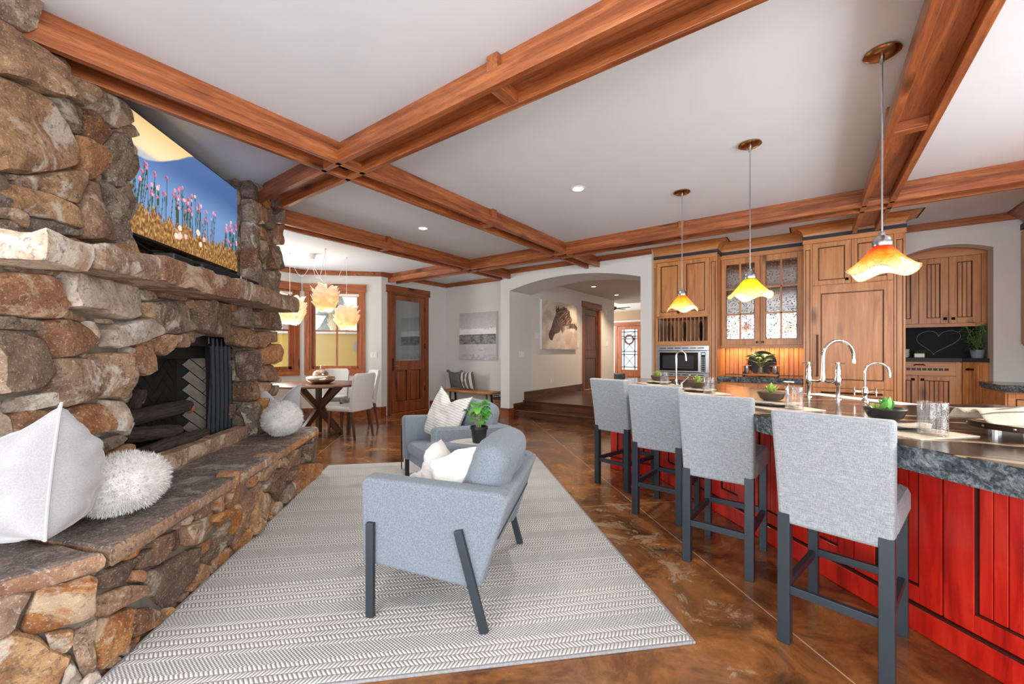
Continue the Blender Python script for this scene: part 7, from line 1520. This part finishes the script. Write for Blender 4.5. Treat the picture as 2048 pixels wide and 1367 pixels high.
NECK = [(.50, .60), (.50, .44), (.54, .34), (.62, .42), (.74, .46), (.90, .48), (.98, .42), (1.0, .5), (.92, .58), (.82, .58), (.70, .56)]
def horse(u, v):
    n = fbm(u * 5, v * 5, 4, 2.0); n2 = fbm(u * 26 + v * 10, v * 9, 4, 7.0); c = mixc(L3('#cbb6a4'), L3('#e1d3c6'), smooth(-.3, .4, n + .6 * (v - .4) * (1 - u)))
    d, _ = seg((u, v), (.15, .05), (.65, .62));
    if d < .12: c = mixc(c, L3('#efe6dd'), .5 * (1 - d / .12))
    c = mixc(c, L3('#c49a80'), .45 * smooth(.55, .95, u) * smooth(.5, .1, v)); p = (u + .012 * n2, v + .012 * n2)
    if inpoly(p, NECK): c = mixc(L3('#4d3b36'), L3('#7d6558'), smooth(-.4, .4, n2))
    d, _ = seg((u, v), (.66, .50), (.55, .08));
    if d < .10 and v < .52: c = mixc(c, L3('#d8cac2'), .7 * (1 - d / .1))
    if inpoly((u, v), HEAD): c = mixc(L3('#46343a'), L3('#7a5d58'), smooth(-.45, .5, n2 * .5 + (u - .3) * 1.4 - .1))
    if inpoly(p, MANE): c = mixc(L3('#3e2a24'), L3('#a98a6f'), smooth(.0, .55, fbm(u * 30 - v * 34, (u + v) * 5, 3, 3.0) + .05))
    for e in ([(.36, .80), (.385, .92), (.41, .80)], [(.39, .83), (.44, .93), (.46, .82)]):
        if inpoly((u, v), e): c = L3('#33272a')
    d, _ = seg((u, v), (.385, .69), (.405, .67));
    if d < .013: c = L3('#120d0e')
    d, _ = seg((u, v), (.215, .27), (.225, .25));
    if d < .010: c = L3('#241a1c')
    return c
t = thing('horse_picture', 'square canvas of a brown horse head with windblown mane on the hall wall', 'painting', (AX0, 7.31, 1.315), radians(90)); bx('canvas', M['white'], t, 0, 1.60, -.045, -.003, 0, 1.05); picture('print_surface', M['print'], t, (0, -.0465, 0), (1, 0, 0), (0, 0, 1), 1.60, 1.05, 170, 150, horse)
D2 = cased_door('door_2', (AX0, 9.36, HZ0), radians(90), .92, 2.08, .10, .15)
m = MB().box(.03, .14, .03, .07, 0, 2.05).box(.78, .89, .03, .07, 0, 2.05).box(.14, .78, .03, .07, 0, .2).box(.14, .78, .03, .07, .80, 1.0).box(.14, .78, .03, .07, 1.9, 2.05); lf = m.build('door_leaf', M['dark_z'], D2, bevel=.004); bx('panel', M['dark_z'], lf, .14, .78, .045, .06, .2, .8, bevel=.015); bx('panel', M['dark_z'], lf, .14, .78, .045, .06, 1.0, 1.9, bevel=.015)
struct(bx('wall_closet', M['hallwall'], None, AX0 - .3, AX0 - .16, 9.2, 10.4, .3, 2.6))
D3_ = cased_door('door_3', (-6.34, 15.85, HZ0), 0, 1.02, 2.0, .11, .14, 'trim')
m = MB().box(.03, .2, -.03, .02, 0, 1.97).box(.82, .99, -.03, .02, 0, 1.97).box(.2, .82, -.03, .02, 0, .26).box(.2, .82, -.03, .02, 1.85, 1.97); lf = m.build('door_leaf', M['trim_z'], D3_, bevel=.004)
bx('pane', clear('entry_glass', (.9, .92, .93), .06), lf, .2, .82, -.006, -.001, .26, 1.85)
g = MB()
for x in (.29, .73): g.box(x - .018, x + .018, -.025, -.01, .26, 1.85)
for z in (.36, .86, .98, 1.48, 1.58, 1.76): g.box(.2, .82, -.025, -.01, z - .016, z + .016)
for z0, z1 in ((.36, .86), (.98, 1.48)):
    g.bar((.29, -.018, z0), (.73, -.018, z1), .03, .014); g.bar((.73, -.018, z0), (.29, -.018, z1), .03, .014)
g.bar((.29, -.018, 1.48), (.73, -.018, 1.76), .03, .014); g.bar((.73, -.018, 1.48), (.29, -.018, 1.76), .03, .014); g.build('iron_grille', M['black'], lf)
wr = tag(MB().tube([(.17 * cos(a), 0, .17 * sin(a)) for a in [2 * pi * k / 24 for k in range(24)]], .035, 8, closed=True).build('door_wreath', plain('twig_wreath', '#7a5a48', .9, var=.4, vs_=40), None, smooth=True), 'round twig wreath hanging on the far entry door', 'wreath'); wr.location = (-5.83, 15.78, 1.75)
fan = thing('ceiling_fan', 'black ceiling fan in the foyer beyond the hall', 'fan', (-5.9, 14.4, 3.42), 0); MB().lathe([(.02, 0), (.02, -.5)], 10).build('downrod', M['black'], fan); MB().lathe([(0, -.48), (.1, -.5), (.12, -.58), (0, -.64)], 20).build('motor', M['black'], fan, smooth=True)
for k in range(5): a = k * 1.2566; MB().bar((.1 * cos(a), .1 * sin(a), -.56), (.62 * cos(a), .62 * sin(a), -.55), .14, .012).build('blade', M['black'], fan)
hb_ = thing('hall_bench', 'dark grey cushioned bench at the end of the hall wall', 'bench', (-5.05, 12.1, HZ0), 0); bx('seat', plain('grey_leather', '#4d5256', .5), hb_, -.3, .36, -.3, .3, .12, .30, bevel=.03); bx('back', plain('grey_leather_back', '#3d4246', .5), hb_, -.36, -.26, -.3, .3, .12, .55, bevel=.03); bx('plinth', M['dark_x'], hb_, -.28, .34, -.28, .28, 0, .12)
# ceiling downlights, switches, thermostat
def downlight(x, y, z, label, power=14, col=(1, .95, .88), r=.07):
    t = thing('downlight', label, 'downlight', (x, y, z), 0, 'recessed ceiling lights'); MB().lathe([(r * .72, -.003), (r * .75, -.006), (r, -.005), (r, 0), (r * .72, 0)], 32, cap=False).build('trim_ring', M['white'], t, smooth=True); MB().lathe([(0, -.0015), (r * .72, -.0015), (r * .72, 0), (0, 0)], 28).build('lens', glow('lamp_lens', '#fff6e8', 6.0), t)
    l = bpy.data.lights.new('downlight_beam', 'SPOT'); l.energy = power; l.color = col; l.spot_size = radians(120); l.spot_blend = .8; l.shadow_soft_size = .06; lo = bpy.data.objects.new('downlight_beam', l); COL.objects.link(lo); lo.parent = t; lo.location = (0, 0, -.01)
downlight(-1.802, 3.529, CEIL, 'recessed ceiling light between the two long beams, left of the pendants', 110)
downlight(-3.95, 3.501, CEIL, 'recessed ceiling light over the floor beyond the armchairs', 110)
downlight(1.45, 3.5, CEIL, 'added recessed ceiling light over the right end of the island, out of view', 170); downlight(1.75, 4.9, CEIL, 'added recessed ceiling light by the right hand wall cabinets, out of view', 150); downlight(-1.2, .2, CEIL, 'added recessed ceiling light above the rug, out of view', 50); downlight(1.4, .2, CEIL, 'added recessed ceiling light behind the viewer at right', 50)  # unseen downlights added to lift the light in kitchen, pantry and room
hz = 2.74
for i, (px, y) in enumerate(((-4.0, 8.6), (-4.10, 10.2), (-3.62, 10.9))): downlight(px, y, hz, ['recessed hall ceiling light nearest the arch', 'recessed hall ceiling light by the dark hall door', 'recessed hall ceiling light farthest down the hall'][i], 110, (1, .78, .55))
def wplate(name, label, cat, loc, rz, w_, h_, toggles, mat=None):
    t = thing(name, label, cat, loc, rz); bx('plate', mat or M['white'], t, -w_ / 2, w_ / 2, -.007, 0, -h_ / 2, h_ / 2, bevel=.002)
    for i in range(toggles): x = (i - (toggles - 1) / 2) * .046; bx('toggle', M['white'], t, x - .009, x + .009, -.013, -.006, -.022, .022, bevel=.002)
wplate('light_switch', 'three-gang white light switch on the hall wall inside the arch', 'switch', (AX0, 6.62, 1.21), radians(90), .165, .115, 3)
wplate('light_switch', 'two-gang white light switch beside the bay window', 'switch', (DX - .10, 4.85, 1.20), R45, .118, .115, 2)
wplate('thermostat', 'square white thermostat left of the horse picture', 'thermostat', (AX0, 7.18, 1.60), radians(90), .16, .12, 1)
wplate('light_switch', 'small white switch right of the horse picture', 'switch', (AX0, 9.02, 1.42), radians(90), .12, .12, 1)
wplate('outlet', 'white wall outlet low on the hall wall', 'outlet', (AX0, 7.75, .62), radians(90), .075, .115, 0)
wplate('door_chime', 'small white sensor high on the hall wall past the dark door', 'sensor', (AX0, 10.75, 2.35), radians(90), .10, .18, 0)
wplate('wall_dial', 'round-edged beige dial on the hall wall past the dark door', 'thermostat', (AX0, 10.8, 1.48), radians(90), .14, .14, 0)
